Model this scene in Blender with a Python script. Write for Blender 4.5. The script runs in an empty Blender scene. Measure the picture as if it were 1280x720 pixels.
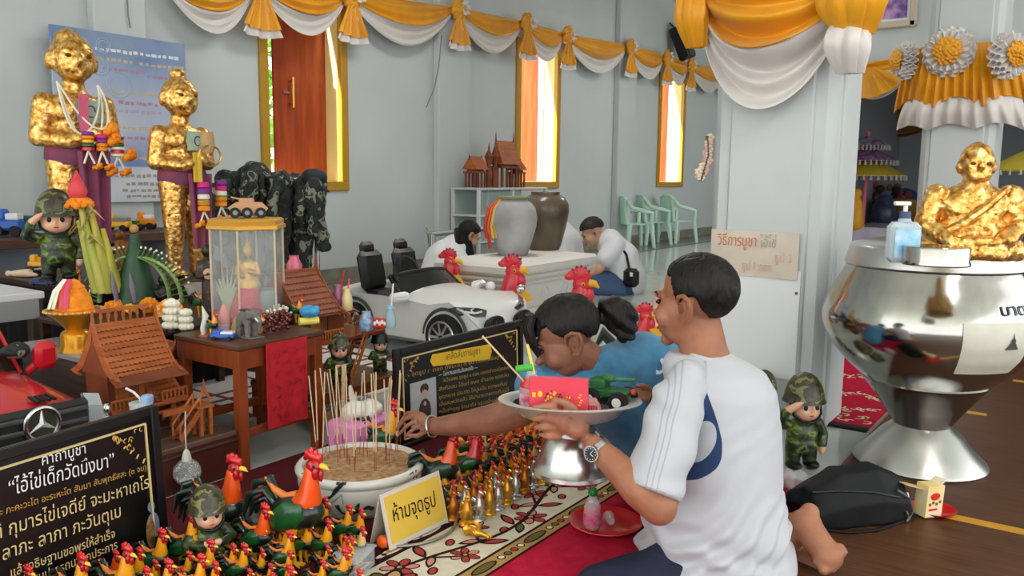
import bpy, math, random
from math import pi, sin, cos, radians as rd
from mathutils import Vector as V, Matrix, Euler, noise
import numpy as np

# ------------------------------------------------------------------ camera, sky, sun, added fill lights, exposure
S = bpy.context.scene
COL = S.collection
FPX, PITCH, YAW, ROLL, CAMH = 1050.0, rd(7.6), rd(35.0), rd(.63), 1.0
CF = V((cos(YAW)*cos(PITCH), sin(YAW)*cos(PITCH), -sin(PITCH)))
_r = V((sin(YAW), -cos(YAW), 0)); _u = _r.cross(CF)
CR = _r*cos(ROLL) + _u*sin(ROLL); CU = _u*cos(ROLL) - _r*sin(ROLL)
CP = V((0, 0, CAMH))
cam = bpy.data.objects.new('camera', bpy.data.cameras.new('camera'))
COL.objects.link(cam); S.camera = cam
cam.data.sensor_width = 36; cam.data.lens = 36*FPX/1280
cam.data.clip_start = .02; cam.data.clip_end = 200
m = Matrix((CR, CU, -CF)).transposed().to_4x4(); m.translation = CP
cam.matrix_world = m
w = bpy.data.worlds.new('sky'); S.world = w; w.use_nodes = True
bg = w.node_tree.nodes['Background']
bg.inputs[0].default_value = (.96, .98, 1, 1); bg.inputs[1].default_value = 2.3
S.view_settings.view_transform = 'Standard'; S.view_settings.look = 'None'
S.view_settings.gamma = 1; S.view_settings.use_curve_mapping = False
S.view_settings.exposure = .14
S.cycles.use_denoising = True; S.cycles.max_bounces = 8; S.cycles.transparent_max_bounces = 16
S.cycles.sample_clamp_indirect = 6

sn = bpy.data.lights.new('sun', 'SUN'); sn.energy = 24; sn.angle = rd(2); sn.color = (1, .93, .8)
so = bpy.data.objects.new('sun', sn); COL.objects.link(so); so.rotation_euler = V((.64, -.17, -.75)).to_track_quat('-Z', 'Y').to_euler()
def fill_light(x, y, z, e, sx, sy, c=(1, .97, .92)):  # unseen area light added overhead to brighten the hall
    d = bpy.data.lights.new('fill_light', 'AREA'); d.energy = e; d.shape = 'RECTANGLE'; d.size = sx; d.size_y = sy; d.color = c
    o = bpy.data.objects.new('fill_light', d); COL.objects.link(o); o.location = (x, y, z)
for x, y in ((1.2, -1.2), (5, 3.6), (10, 3.2)):
    fill_light(x, y, 3.4, 40, 1.4, .5)

# ------------------------------------------------------------------ pixel <-> place (measuring aids)
def ray(x, y): return CF + CR*((x-640)/FPX) - CU*((y-360)/FPX)
def at(x, y, z=0.0):
    d = ray(x, y); return CP + d*((z-CAMH)/d.z)
def dp(x, y, D): return CP + ray(x, y)*D
def onY(x, y, Y):
    d = ray(x, y); return CP + d*(Y/d.y)
def onX(x, y, X):
    d = ray(x, y); return CP + d*(X/d.x)
def dep(p): return (V(p)-CP).dot(CF)
def U(px, D): return px*D/FPX

# ------------------------------------------------------------------ materials
def lin(c):
    return tuple(((v/255)/12.92 if v <= 10.3 else ((v/255+.055)/1.055)**2.4) for v in c) + (1,)
MATS = {}
def _nodes(name):
    m = bpy.data.materials.new(name); m.use_nodes = True; nt = m.node_tree
    return m, nt, nt.nodes['Principled BSDF']
def _noise(nt, scale, detail=3, st=None, kind='ShaderNodeTexNoise', coord='Object'):
    tc = nt.nodes.new('ShaderNodeTexCoord'); mp = nt.nodes.new('ShaderNodeMapping')
    nt.links.new(tc.outputs[coord], mp.inputs[0])
    if st: mp.inputs['Scale'].default_value = st
    n = nt.nodes.new(kind); n.inputs['Scale'].default_value = scale
    if 'Detail' in n.inputs: n.inputs['Detail'].default_value = detail
    nt.links.new(mp.outputs[0], n.inputs['Vector']); return n
def _ramp(nt, src, stops, const=False):
    r = nt.nodes.new('ShaderNodeValToRGB'); cr = r.color_ramp
    if const: cr.interpolation = 'CONSTANT'
    while len(cr.elements) < len(stops): cr.elements.new(.5)
    for e, (p, c) in zip(cr.elements, stops): e.position = p; e.color = lin(c)
    nt.links.new(src, r.inputs[0]); return r
def mat(name, c, rough=.5, metal=0., c2=None, vs=6., st=None, bump=0., bs=60., bst=None, coat=0., trans=0., alpha=1., spec=.5, sheen=0., ior=1.45, lo=.35, hi=.65):
    if name in MATS: return MATS[name]
    m, nt, b = _nodes(name)
    b.inputs['Base Color'].default_value = lin(c); b.inputs['Roughness'].default_value = rough
    b.inputs['Metallic'].default_value = metal; b.inputs['Coat Weight'].default_value = coat; b.inputs['Coat Roughness'].default_value = .08
    b.inputs['Transmission Weight'].default_value = trans; b.inputs['Alpha'].default_value = alpha
    b.inputs['Specular IOR Level'].default_value = spec; b.inputs['Sheen Weight'].default_value = sheen; b.inputs['IOR'].default_value = ior
    if c2:
        n = _noise(nt, vs, 4, st); r = _ramp(nt, n.outputs[0], [(lo, c), (hi, c2)])
        nt.links.new(r.outputs[0], b.inputs['Base Color'])
    if bump:
        n = _noise(nt, bs, 3, bst); bp = nt.nodes.new('ShaderNodeBump'); bp.inputs['Strength'].default_value = bump; bp.inputs['Distance'].default_value = .01
        nt.links.new(n.outputs[0], bp.inputs['Height']); nt.links.new(bp.outputs[0], b.inputs['Normal'])
    MATS[name] = m; return m
def camo(name, scale, cols=((38, 42, 28), (84, 92, 44), (52, 60, 34), (24, 24, 20)), rough=.8):
    m, nt, b = _nodes(name)
    n = _noise(nt, scale, 2); n.inputs['Distortion'].default_value = .6
    r = _ramp(nt, n.outputs[0], [(0, cols[3]), (.4, cols[0]), (.5, cols[2]), (.57, cols[1]), (.66, cols[0])], True)
    nt.links.new(r.outputs[0], b.inputs['Base Color']); b.inputs['Roughness'].default_value = rough
    return m
def gold_leaf(name, scale=60, dark=(96, 58, 22)):
    m, nt, b = _nodes(name)
    n = _noise(nt, scale, 5); r = _ramp(nt, n.outputs[0], [(.27, dark), (.36, (178, 120, 50)), (.5, (220, 166, 84)), (.7, (248, 218, 150))])
    nt.links.new(r.outputs[0], b.inputs['Base Color']); b.inputs['Metallic'].default_value = .85; b.inputs['Roughness'].default_value = .3
    v = _noise(nt, scale*.8, 3); bp = nt.nodes.new('ShaderNodeBump'); bp.inputs['Strength'].default_value = .7; bp.inputs['Distance'].default_value = .01
    nt.links.new(v.outputs[0], bp.inputs['Height']); nt.links.new(bp.outputs[0], b.inputs['Normal'])
    return m

# ------------------------------------------------------------------ mesh building
class MB:
    def __init__(s): s.v = []; s.f = []; s.k = []; s.m = 0; s.T = Matrix.Identity(4)
    def add(s, vs, fs):
        b = len(s.v); T = s.T
        s.v.extend([T @ V(p) for p in vs])
        for f in fs: s.f.append([i+b for i in f]); s.k.append(s.m)
        return s
    def box(s, c, d, rot=None, bev=0.):
        hx, hy, hz = d[0]/2, d[1]/2, d[2]/2; b = min(bev, hx*.95, hy*.95, hz*.95)
        R = (rot if isinstance(rot, Matrix) else Euler(rot).to_matrix()) if rot is not None else Matrix.Identity(3)
        c = V(c)
        if b <= 0:
            vs = [c + R @ V((x*hx, y*hy, z*hz)) for x in (-1, 1) for y in (-1, 1) for z in (-1, 1)]
            return s.add(vs, [(0, 1, 3, 2), (4, 6, 7, 5), (0, 4, 5, 1), (2, 3, 7, 6), (0, 2, 6, 4), (1, 5, 7, 3)])
        vs = []; idx = {}
        for x in (-1, 1):
            for y in (-1, 1):
                for z in (-1, 1):
                    for a in range(3):
                        p = [x*(hx-(b if a != 0 else 0)), y*(hy-(b if a != 1 else 0)), z*(hz-(b if a != 2 else 0))]
                        idx[(x, y, z, a)] = len(vs); vs.append(c + R @ V(p))
        fs = []
        for q in (-1, 1):
            fs.append([idx[(q, y, z, 0)] for y, z in ((-1, -1), (1, -1), (1, 1), (-1, 1))])
            fs.append([idx[(x, q, z, 1)] for x, z in ((-1, -1), (-1, 1), (1, 1), (1, -1))])
            fs.append([idx[(x, y, q, 2)] for x, y in ((-1, -1), (1, -1), (1, 1), (-1, 1))])
            for r_ in (-1, 1):
                fs.append([idx[(q, r_, -1, 0)], idx[(q, r_, 1, 0)], idx[(q, r_, 1, 1)], idx[(q, r_, -1, 1)]])
                fs.append([idx[(q, -1, r_, 0)], idx[(q, 1, r_, 0)], idx[(q, 1, r_, 2)], idx[(q, -1, r_, 2)]])
                fs.append([idx[(-1, q, r_, 1)], idx[(1, q, r_, 1)], idx[(1, q, r_, 2)], idx[(-1, q, r_, 2)]])
                for t in (-1, 1): fs.append([idx[(q, r_, t, a)] for a in range(3)])
        return s.add(vs, fs)
    def ring(s, pts): pass
    def loft(s, rings, cap=True, close=True):
        n = len(rings[0]); vs = [p for r in rings for p in r]; fs = []
        for i in range(len(rings)-1):
            for j in range(n if close else n-1):
                k = (j+1) % n; fs.append((i*n+j, i*n+k, (i+1)*n+k, (i+1)*n+j))
        if cap and close: fs.append(list(range(n))[::-1]); fs.append([(len(rings)-1)*n+j for j in range(n)])
        return s.add(vs, fs)
    def tube(s, pts, r, n=8, cap=True, flat=1.):
        pts = [V(p) for p in pts]; N = len(pts)
        rr = r if isinstance(r, (list, tuple)) else [r]*N
        rings = []; up = None
        for i, p in enumerate(pts):
            t = (pts[min(i+1, N-1)]-pts[max(i-1, 0)]).normalized()
            if up is None:
                up = V((0, 0, 1)) if abs(t.z) < .9 else V((1, 0, 0))
            x = t.cross(up)
            if x.length < 1e-6: x = t.orthogonal()
            x.normalize(); y = x.cross(t).normalized(); up = y
            rings.append([p + x*(rr[i]*cos(2*pi*k/n)) + y*(rr[i]*flat*sin(2*pi*k/n)) for k in range(n)])
        return s.loft(rings, cap)
    def cyl(s, p0, p1, r0, r1=None, n=16): return s.tube([p0, p1], [r0, r0 if r1 is None else r1], n)
    def lathe(s, prof, n=24, c=(0, 0, 0), cap=True, a0=0., a1=2*pi, sx=1., sy=1.):
        c = V(c); full = abs(a1-a0-2*pi) < 1e-6; k = n if full else n+1
        rings = [[c+V((r*sx*cos(a0+(a1-a0)*j/n), r*sy*sin(a0+(a1-a0)*j/n), z)) for j in range(k)] for r, z in prof]
        return s.loft(rings, cap and full, full)
    def ell(s, c, r, rot=None, nu=12, nv=8):
        R = (rot if isinstance(rot, Matrix) else Euler(rot).to_matrix()) if rot is not None else Matrix.Identity(3)
        if not isinstance(r, (tuple, list)): r = (r, r, r)
        c = V(c); vs = [c+R @ V((0, 0, -r[2]))]
        for i in range(1, nv):
            a = -pi/2+pi*i/nv
            for j in range(nu):
                b = 2*pi*j/nu; vs.append(c+R @ V((r[0]*cos(a)*cos(b), r[1]*cos(a)*sin(b), r[2]*sin(a))))
        vs.append(c+R @ V((0, 0, r[2]))); fs = []
        for j in range(nu):
            k = (j+1) % nu; fs.append((0, 1+k, 1+j))
            for i in range(nv-2): fs.append((1+i*nu+j, 1+i*nu+k, 1+(i+1)*nu+k, 1+(i+1)*nu+j))
            L = 1+(nv-2)*nu; fs.append((L+j, L+k, L+nu))
        return s.add(vs, fs)
    def prism(s, poly, a, b, M=None):
        """2-D outline in local XZ pushed along Y from a to b"""
        n = len(poly); vs = [V((x, a, z)) for x, z in poly]+[V((x, b, z)) for x, z in poly]
        if M is not None: vs = [M @ v for v in vs]
        fs = [list(range(n)), [n+i for i in range(n)][::-1]]
        for i in range(n): k = (i+1) % n; fs.append((i, n+i, n+k, k))
        return s.add(vs, fs)
    def grid(s, fn, nu, nv):
        vs = [fn(i/nu, j/nv) for j in range(nv+1) for i in range(nu+1)]
        return s.add(vs, [(j*(nu+1)+i, j*(nu+1)+i+1, (j+1)*(nu+1)+i+1, (j+1)*(nu+1)+i) for j in range(nv) for i in range(nu)])
    def sheet(s, fn, nu, nv, th):
        """a grid given thickness th along its normals, closed round the rim"""
        P = [[V(fn(i/nu, j/nv)) for i in range(nu+1)] for j in range(nv+1)]; W = nu+1
        f, b = [], []
        for j in range(nv+1):
            for i in range(nu+1):
                du = P[j][min(i+1, nu)]-P[j][max(i-1, 0)]; dv = P[min(j+1, nv)][i]-P[max(j-1, 0)][i]
                nn = du.cross(dv)
                nn = nn.normalized() if nn.length > 1e-9 else V((0, 0, 0))
                f.append(P[j][i]+nn*th/2); b.append(P[j][i]-nn*th/2)
        N = len(f); q = []
        for j in range(nv):
            for i in range(nu):
                a = j*W+i; q.append((a, a+1, a+W+1, a+W)); q.append((N+a, N+a+W, N+a+W+1, N+a+1))
        rim = [i for i in range(nu)]+[j*W+nu for j in range(nv)]+[nv*W+i for i in range(nu, 0, -1)]+[j*W for j in range(nv, 0, -1)]
        for i in range(len(rim)):
            a, c = rim[i], rim[(i+1) % len(rim)]; q.append((a, N+a, N+c, c))
        return s.add(f+b, q)

def frame(o, x, y):
    x = V(x).normalized(); z = x.cross(V(y)).normalized(); y = z.cross(x)
    M = Matrix((x, y, z)).transposed().to_4x4(); M.translation = V(o); return M
def rotz(a): return Matrix.Rotation(a, 4, 'Z')
def obj(name, mb, mats, parent=None, loc=(0, 0, 0), rz=0., ang=42, kind=None, label=None):
    me = bpy.data.meshes.new(name); me.from_pydata([tuple(v) for v in mb.v], [], mb.f)
    for q in (mats if isinstance(mats, (list, tuple)) else [mats]): me.materials.append(q)
    me.polygons.foreach_set('material_index', mb.k)
    me.polygons.foreach_set('use_smooth', [True]*len(mb.f))
    me.update(); me.set_sharp_from_angle(angle=rd(ang))
    o = bpy.data.objects.new(name, me); COL.objects.link(o)
    o.location = loc; o.rotation_euler = (0, 0, rz)
    if parent is not None: o.parent = parent
    if kind: o['kind'] = kind
    if label: o['label'] = label
    return o
def tag(o, label, cat, group=None, kind=None):
    if label: o['label'] = label
    if cat: o['category'] = cat
    if group: o['group'] = group
    if kind: o['kind'] = kind
    return o
def thing(name, label, cat, loc=(0, 0, 0), rz=0., group=None, sc=1.):
    o = bpy.data.objects.new(name, None); COL.objects.link(o); o.location = loc; o.rotation_euler = (0, 0, rz); o.scale = (sc, sc, sc)
    o.empty_display_size = .05
    return tag(o, label, cat, group)
def kids(o): return [c for c in o.children]
def dup(root, loc=None, rz=None, label=None, sc=None, group=None, swap=None):
    def cp(o, par):
        c = o.copy(); COL.objects.link(c); c.parent = par
        if swap and c.type == 'MESH':
            ms = [q.material for q in c.material_slots]
            if any(q.name in swap for q in ms):
                key = (o.data.name,)+tuple(sorted(swap.items()))
                if key not in _SW:
                    me = o.data.copy()
                    for i, q in enumerate(ms):
                        if q.name in swap: me.materials[i] = MATS[swap[q.name]]
                    _SW[key] = me
                c.data = _SW[key]
        for ch in o.children: cp(ch, c)
        return c
    r = cp(root, None)
    if loc is not None: r.location = loc
    if rz is not None: r.rotation_euler = (0, 0, rz)
    if sc is not None: r.scale = (sc, sc, sc) if not isinstance(sc, (tuple, list)) else sc
    if label: r['label'] = label
    if group: r['group'] = group
    return r
_SW = {}
def blob(el, vox=.01, sm=6):
    """one continuous surface grown round capsules and ellipsoids"""
    mb = MB()
    for e in el:
        if e[0] == 'e': mb.ell(e[1], e[2], e[3] if len(e) > 3 else None, 20, 14)
        elif e[0] == 'c':
            n = 5; p, q = V(e[1]), V(e[2])
            mb.tube([p, q], [e[3], e[4]], 14); mb.ell(p, e[3], None, 14, 10); mb.ell(q, e[4], None, 14, 10)
        elif e[0] == 't':
            for i in range(len(e[1])-1):
                mb.tube([e[1][i], e[1][i+1]], [e[2][i], e[2][i+1]], 14)
            for p, r in zip(e[1], e[2]): mb.ell(p, r, None, 14, 10)
        elif e[0] == 'm': mb.add(e[1], e[2])
    me = bpy.data.meshes.new('tmp'); me.from_pydata([tuple(v) for v in mb.v], [], mb.f); me.update()
    o = bpy.data.objects.new('tmp', me); COL.objects.link(o)
    a = o.modifiers.new('r', 'REMESH'); a.mode = 'VOXEL'; a.voxel_size = vox
    if sm: b = o.modifiers.new('s', 'SMOOTH'); b.iterations = sm; b.factor = .5
    dg = bpy.context.evaluated_depsgraph_get(); ev = o.evaluated_get(dg)
    r = ev.to_mesh()
    vs = [v.co.copy() for v in r.vertices]; fs = [list(p.vertices) for p in r.polygons]
    ev.to_mesh_clear(); bpy.data.objects.remove(o); bpy.data.meshes.remove(me)
    return vs, fs
def fold(vs, fs, fn):
    """push every vertex along its normal by fn(point, normal)"""
    me = bpy.data.meshes.new('tmp'); me.from_pydata([tuple(v) for v in vs], [], fs); me.update()
    out = [v.co+v.normal*fn(v.co, v.normal) for v in me.vertices]
    bpy.data.meshes.remove(me); return out, fs

# lettering: every sign glyph as a mesh, laid out one by one
_GL = {}
def _tx(body):
    c = bpy.data.curves.new('t', 'FONT'); c.body = body; c.resolution_u = 3
    o = bpy.data.objects.new('t', c); COL.objects.link(o)
    dg = bpy.context.evaluated_depsgraph_get(); ev = o.evaluated_get(dg); me = ev.to_mesh()
    vs = [v.co.copy() for v in me.vertices]; fs = [list(p.vertices) for p in me.polygons]
    ev.to_mesh_clear(); bpy.data.objects.remove(o); bpy.data.curves.remove(c); return vs, fs
def glyph(ch):
    if ch not in _GL:
        if '|' not in _GL: _GL['|'] = (None, None, max(v.x for v in _tx('|')[0]))
        ad = max(v.x for v in _tx(ch+'|')[0])-_GL['|'][2]
        _GL[ch] = (*(_tx(ch) if ch != ' ' else ([], [])), ad)
    return _GL[ch]
def text(mb, body, M, size, width=None, align='L'):
    """writes on local XY of M; width squeezes the line to that length"""
    tot = sum(glyph(ch)[2] for ch in body)*size
    kx = width/tot if width else 1.; x = 0. if align == 'L' else -tot*kx/2
    for ch in body:
        vs, fs, ad = glyph(ch)
        if vs: mb.add([M @ V(((x+v.x*size*kx), v.y*size, 0)) for v in vs], fs)
        x += ad*size*kx
    return mb
ORD = ['first', 'second', 'third', 'fourth', 'fifth', 'sixth', 'seventh', 'eighth', 'ninth', 'tenth', 'eleventh', 'twelfth', 'thirteenth', 'fourteenth', 'fifteenth', 'sixteenth', 'seventeenth', 'eighteenth', 'nineteenth', 'twentieth', 'twenty-first', 'twenty-second', 'twenty-third', 'twenty-fourth']
RC, RR, RL, RA = rd(-55), rd(35), rd(-145), rd(125)      # turned to the camera, to picture right, left, away
RNG = random.Random(7)
# ------------------------------------------------------------------ the hall
M_wall = mat('wall_paint', (196, 201, 201), .6, c2=(189, 194, 194), vs=1.2)
M_white = mat('white_paint', (225, 227, 228), .5)
M_floor = mat('floor_tile', (186, 192, 187), .12, c2=(170, 177, 171), vs=3., coat=.3)
M_base = mat('baseboard_stone', (140, 137, 122), .3, c2=(112, 110, 98), vs=9.)
M_yel = mat('yellow_frame', (178, 134, 34), .45)
M_yel_in = mat('window_reveal_paint', (226, 205, 140), .5)
M_red_wood = mat('shutter_wood', (168, 74, 34), .4, c2=(142, 56, 24), vs=5., st=(6, 6, .5))
M_steel = mat('steel', (205, 205, 203), .22, 1.)
M_brass = mat('brass', (200, 160, 80), .3, 1.)
M_black = mat('black_plastic', (20, 20, 21), .45)
YW = 5.75
mb = MB(); mb.box((8, 0, -.05), (34, 24, .1)); obj('floor', mb, M_floor, kind='structure')
mb = MB(); mb.box((8, .45, 3.75), (30, 10.9, .1)); obj('ceiling', mb, M_white, kind='structure')
wins = [(326, 434, 2.45), (643.5, 697.5, 2.45), (820.5, 853, 2.45)]
WX = []
mb = MB(); x = -3.0; t = .18
zb = .85; zt = 2.6
for a, b, z in wins:
    xa, xb = onY(a, 200, YW).x, onY(b, 200, YW).x; WX.append((xa, xb))
    mb.box(((x+xa)/2, YW+t/2, 1.85), (xa-x, t, 3.7))
    mb.box(((xa+xb)/2, YW+t/2, zb/2), (xb-xa, t, zb)); mb.box(((xa+xb)/2, YW+t/2, (zt+3.7)/2), (xb-xa, t, 3.7-zt))
    x = xb
mb.box(((x+17)/2, YW+t/2, 1.85), (17-x, t, 3.7)); obj('wall_back', mb, M_wall, kind='structure')
def pil(n, a, b, dpt=.09):
    xa, xb = onY(a, 200, YW).x, onY(b, 200, YW).x
    q = MB(); q.box(((xa+xb)/2, YW-dpt/2, 1.85), (xb-xa, dpt, 3.7), bev=.01)
    obj('trim_%d' % n, q, M_wall, kind='structure')
pil(1, 541, 579); pil(2, 765, 786); pil(3, 118, 182)
mb = MB(); mb.box((7, YW-.015, .07), (20, .03, .14), bev=.006); obj('baseboard_back', mb, M_base, kind='structure')
mb = MB(); mb.box((7, YW-.35, .004), (20, .64, .008)); obj('trim_4', mb, mat('floor_border', (120, 116, 100), .2, c2=(96, 94, 84), vs=7), kind='structure')
M_glow = M_white
for i, (xa, xb) in enumerate(WX):
    q = MB(); fw = .085; xm = (xa+xb)/2; W = xb-xa
    for xx in (xa+fw/2, xb-fw/2): q.box((xx, YW-.005, (zb+zt)/2), (fw, .05, zt-zb-2*fw), bev=.006)
    q.box((xm, YW-.005, zb+fw/2), (W, .05, fw), bev=.006); q.box((xm, YW-.005, zt-fw/2), (W, .05, fw), bev=.006)
    wo = obj('window_%d' % (i+1), q, M_yel, kind='structure')
    q = MB()
    for xx in (xa+fw-.012, xb-fw+.012): q.box((xx, YW+.1, (zb+zt)/2), (.024, .16, zt-zb-2*fw+.04))
    q.box((xm, YW+.1, zb+fw-.012), (W-2*fw, .16, .024)); obj('window_reveal', q, M_yel_in, wo)
    def leaf(hx, ang, ww, sgn, hnd):
        """wooden shutter hinged at hx, opened outwards"""
        e = bpy.data.objects.new('shutter', None); COL.objects.link(e); e.parent = wo
        e.location = (hx, YW+.2, 0); e.rotation_euler = (0, 0, ang)
        q = MB(); z0, z1 = zb+fw, zt-fw
        q.box((sgn*ww/2, 0, (z0+z1)/2), (ww, .035, z1-z0), bev=.004)
        obj('shutter_panel', q, M_red_wood, e)
        if hnd:
            q = MB(); hx_ = sgn*hnd; zc = (z0+z1)/2-.02
            q.tube([(hx_, -.075, zc-.13), (hx_, -.077, zc+.13)], .013, 10)
            for dz in (-.1, .1): q.cyl((hx_, -.015, zc+dz), (hx_, -.075, zc+dz), .009, n=8)
            obj('shutter_handle', q, M_brass, e)
            q = MB(); q.box((hx_-.04, -.03, zc), (.07, .02, .02)); obj('shutter_bolt', q, M_steel, e)
    if i == 0:
        leaf(xb-fw+.09, rd(-3), W*.66, -1, W*.50); leaf(xa+fw+.16, rd(80), W*.45, 1, 0)
    else:
        leaf(xb-fw-.10, rd(-68), W*.5, -1, W*.40)
# swags along the wall
M_gold_cloth = mat('gold_satin', (230, 160, 22), .42, sheen=.1, c2=(212, 140, 12), vs=3)
M_white_cloth = mat('white_satin', (214, 207, 202), .4, sheen=.3)
def swag_sheet(A, B, drop, v0, v1, out, amp=.014, k=3.0, nu=26, nv=18, th=.004, perp=V((0, -1, 0)), ph=0., be=.9):
    A, B = V(A), V(B)
    def fn(u, v):
        w_ = v0+(v1-v0)*v; p = A.lerp(B, u); s_ = 1-(2*u-1)**2
        bell = .35*s_+.65*sin(pi*u)**be
        y = out*sin(pi*u)*sin(pi*min(1, w_+.15))+amp*s_*(sin(2*pi*k*w_+ph+u*1.3)+.7*sin(2*pi*k*.63*w_+2.6*u+ph))+.02+.04*w_*s_
        return p + V((0, 0, -drop*w_*bell-.05*w_)) + perp*y
    m_ = MB(); m_.sheet(fn, nu, nv, th); return m_
def rosette(parent, P, r, perp=V((0, -1, 0)), tails=True, side=V((1, 0, 0)), n=9, white=True):
    P = V(P); up = V((0, 0, 1))
    q = MB()
    for ring, (rr, pr, kk) in enumerate(((.62, .34, 9), (.3, .3, 6), (0, .3, 1))):
        for j in range(kk):
            a = 2*pi*j/kk+ring*.4
            q.ell(P+side*(cos(a)*rr*r)+up*(sin(a)*rr*r)+perp*(.03+.012*ring), (pr*r, pr*r*.7, pr*r), (RNG.random(), RNG.random(), RNG.random()), 8, 6)
    obj('rosette', q, M_gold_cloth, parent)
    if white:
        q = MB()
        def fn(u, v):
            a = 2*pi*u; rr = r*(.25+.28*v)*(1+.12*sin(a*7)); return P+side*(cos(a)*rr+r*.45)+up*(sin(a)*rr+r*.1)+perp*(.07+.02*sin(a*7)*v)
        q.sheet(fn, 42, 3, .003); obj('ribbon_loop', q, M_white_cloth, parent)
    if tails:
        q = MB()
        def fn(u, v):
            wd = r*(.35+1.05*v); x = (u-.5)*2; return P+side*(x*wd)+up*(-r*.5-2.1*r*v-.15*r*cos(x*2)*v)+perp*(.045+.018*sin(u*22)*(.3+v))
        q.sheet(fn, 40, 8, .003); obj('gold_tail', q, M_gold_cloth, parent)
        q = MB()
        def fn2(u, v):
            wd = r*(.5+1.0*v); x = (u-.5)*2; return P+side*(x*wd)+up*(-r*1.3-1.75*r*v-.15*r*cos(x*2)*v)+perp*(.03+.018*sin(u*20+1)*(.3+v))
        q.sheet(fn2, 40, 8, .003); obj('white_tail', q, M_white_cloth, parent)
tie = [(205, -12), (318, -14), (432, 0), (566, 16), (652, 33), (703, 48), (782, 62), (828, 75), (858, 84), (905, 92)]
names = ['left of the first window', 'over the first window', 'from first window to wire pilaster', 'from wire pilaster to second window', 'over the second window', 'from second window to far pilaster', 'from far pilaster to third window', 'over the third window', 'running behind the great pillar']
T = [onY(x, y, YW-.10) for x, y in tie]
for i in range(len(T)-1):
    A, B = T[i], T[i+1]; L = (B-A).length
    e = thing('swag_valance', 'gold and white satin swag on the wall '+names[i], 'swag', (A.x, A.y-.0, 1.7), 0, 'satin swags along the back wall')
    inv = Matrix.Translation(-V((A.x, A.y, 1.7)))
    for nm, v0, v1, mm, out in (('white_drape', .40, 1., M_white_cloth, .05), ('gold_drape', .02, .58, M_gold_cloth, .09)):
        q = swag_sheet(A+V((0, 0, .06)), B+V((0, 0, .06)), .30+.05*L, v0, v1, out, amp=.018, k=5.0, ph=i)
        q.v = [inv @ v for v in q.v]; obj(nm, q, mm, e)
    P = B-V((A.x, A.y, 1.7))
    rosette(e, P+V((0, -.05, .03)), .13)
# ------------------------------------------------------------------ right side: pillars, alcove, mat, alms bowl
pc = at(1021, 540); PX, PY = pc.x, pc.y
PY1 = onX(887, 260, PX).y; PW = PY1-PY; PX1 = PX+.40
mb = MB(); mb.box(((PX+PX1)/2, (PY+PY1)/2, 1.85), (PX1-PX, PW, 3.7), bev=.035)
mb.box((PX-.004, (PY+PY1)/2, 1.85), (.02, PW-.16, 3.7), bev=.006)
mb.box(((PX+PX1)/2, PY-.004, 1.85), (PX1-PX-.16, .02, 3.7), bev=.006)
obj('pillar', mb, M_wall, kind='structure')
fx = PX-.0165
def onP(x, y, e=0.): return onX(x, y, fx-e)
# board and paper notice on the pillar
t = thing('notice_board', 'plain white board on the great pillar below the faded paper notice', 'board', (fx, (PY+PY1)/2, .3))
a, b = onP(893, 350), onP(1001, 352)
mb = MB(); mb.box((-.004, (a.y+b.y)/2-(PY+PY1)/2, .12), (.006, a.y-b.y, a.z-.3-.12+.28)); obj('board_sheet', mb, M_white, t)
mb = MB()
for sgn in (0, 1):
    mb.cyl((-.008, (b.y if sgn else a.y)-(PY+PY1)/2+(.012 if sgn else -.012), a.z-.325), (-.012, (b.y if sgn else a.y)-(PY+PY1)/2+(.012 if sgn else -.012), a.z-.325), .006, n=8)
obj('nail', mb, mat('rust', (110, 80, 50), .8), t)
a, b, c = onP(891, 286), onP(1001, 289), onP(1001, 350)
t = thing('paper_notice', 'old cream paper notice with faded orange writing on the great pillar', 'notice', (fx-.008, (a.y+b.y)/2, c.z))
mb = MB(); h = a.z-c.z; wd = a.y-b.y
mb.sheet(lambda u, v: V((-.004-.002*sin(u*9), (.5-u)*wd, v*h)), 12, 6, .0015)
obj('paper', mb, mat('old_paper', (214, 200, 184), .8, c2=(200, 188, 172), vs=8), t)
Mp = frame((-.0085, wd*.42, h*.66), (0, -1, 0), (0, 0, 1))
mb = MB(); text(mb, 'วิธีการบูชา', Mp, h*.34, wd*.46); obj('lettering', mb, mat('orange_ink', (206, 116, 70), .8), t, label='orange handwriting')
mb = MB(); text(mb, 'ไอ้ไข่', Mp @ Matrix.Translation((wd*.49, 0, 0)), h*.34, wd*.19); obj('lettering', mb, mat('grey_ink', (168, 164, 152), .8), t, label='faded grey handwriting')
mb = MB(); text(mb, 'ธูป 3', Mp @ Matrix.Translation((wd*.66, -h*.3, 0)), h*.26, wd*.2); text(mb, 'ธูป 1 ดอก', Mp @ Matrix.Translation((wd*.3, -h*.52, 0)), h*.26, wd*.34)
obj('lettering', mb, mat('faint_ink', (218, 172, 146), .8), t, label='very faint orange handwriting')
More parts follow.
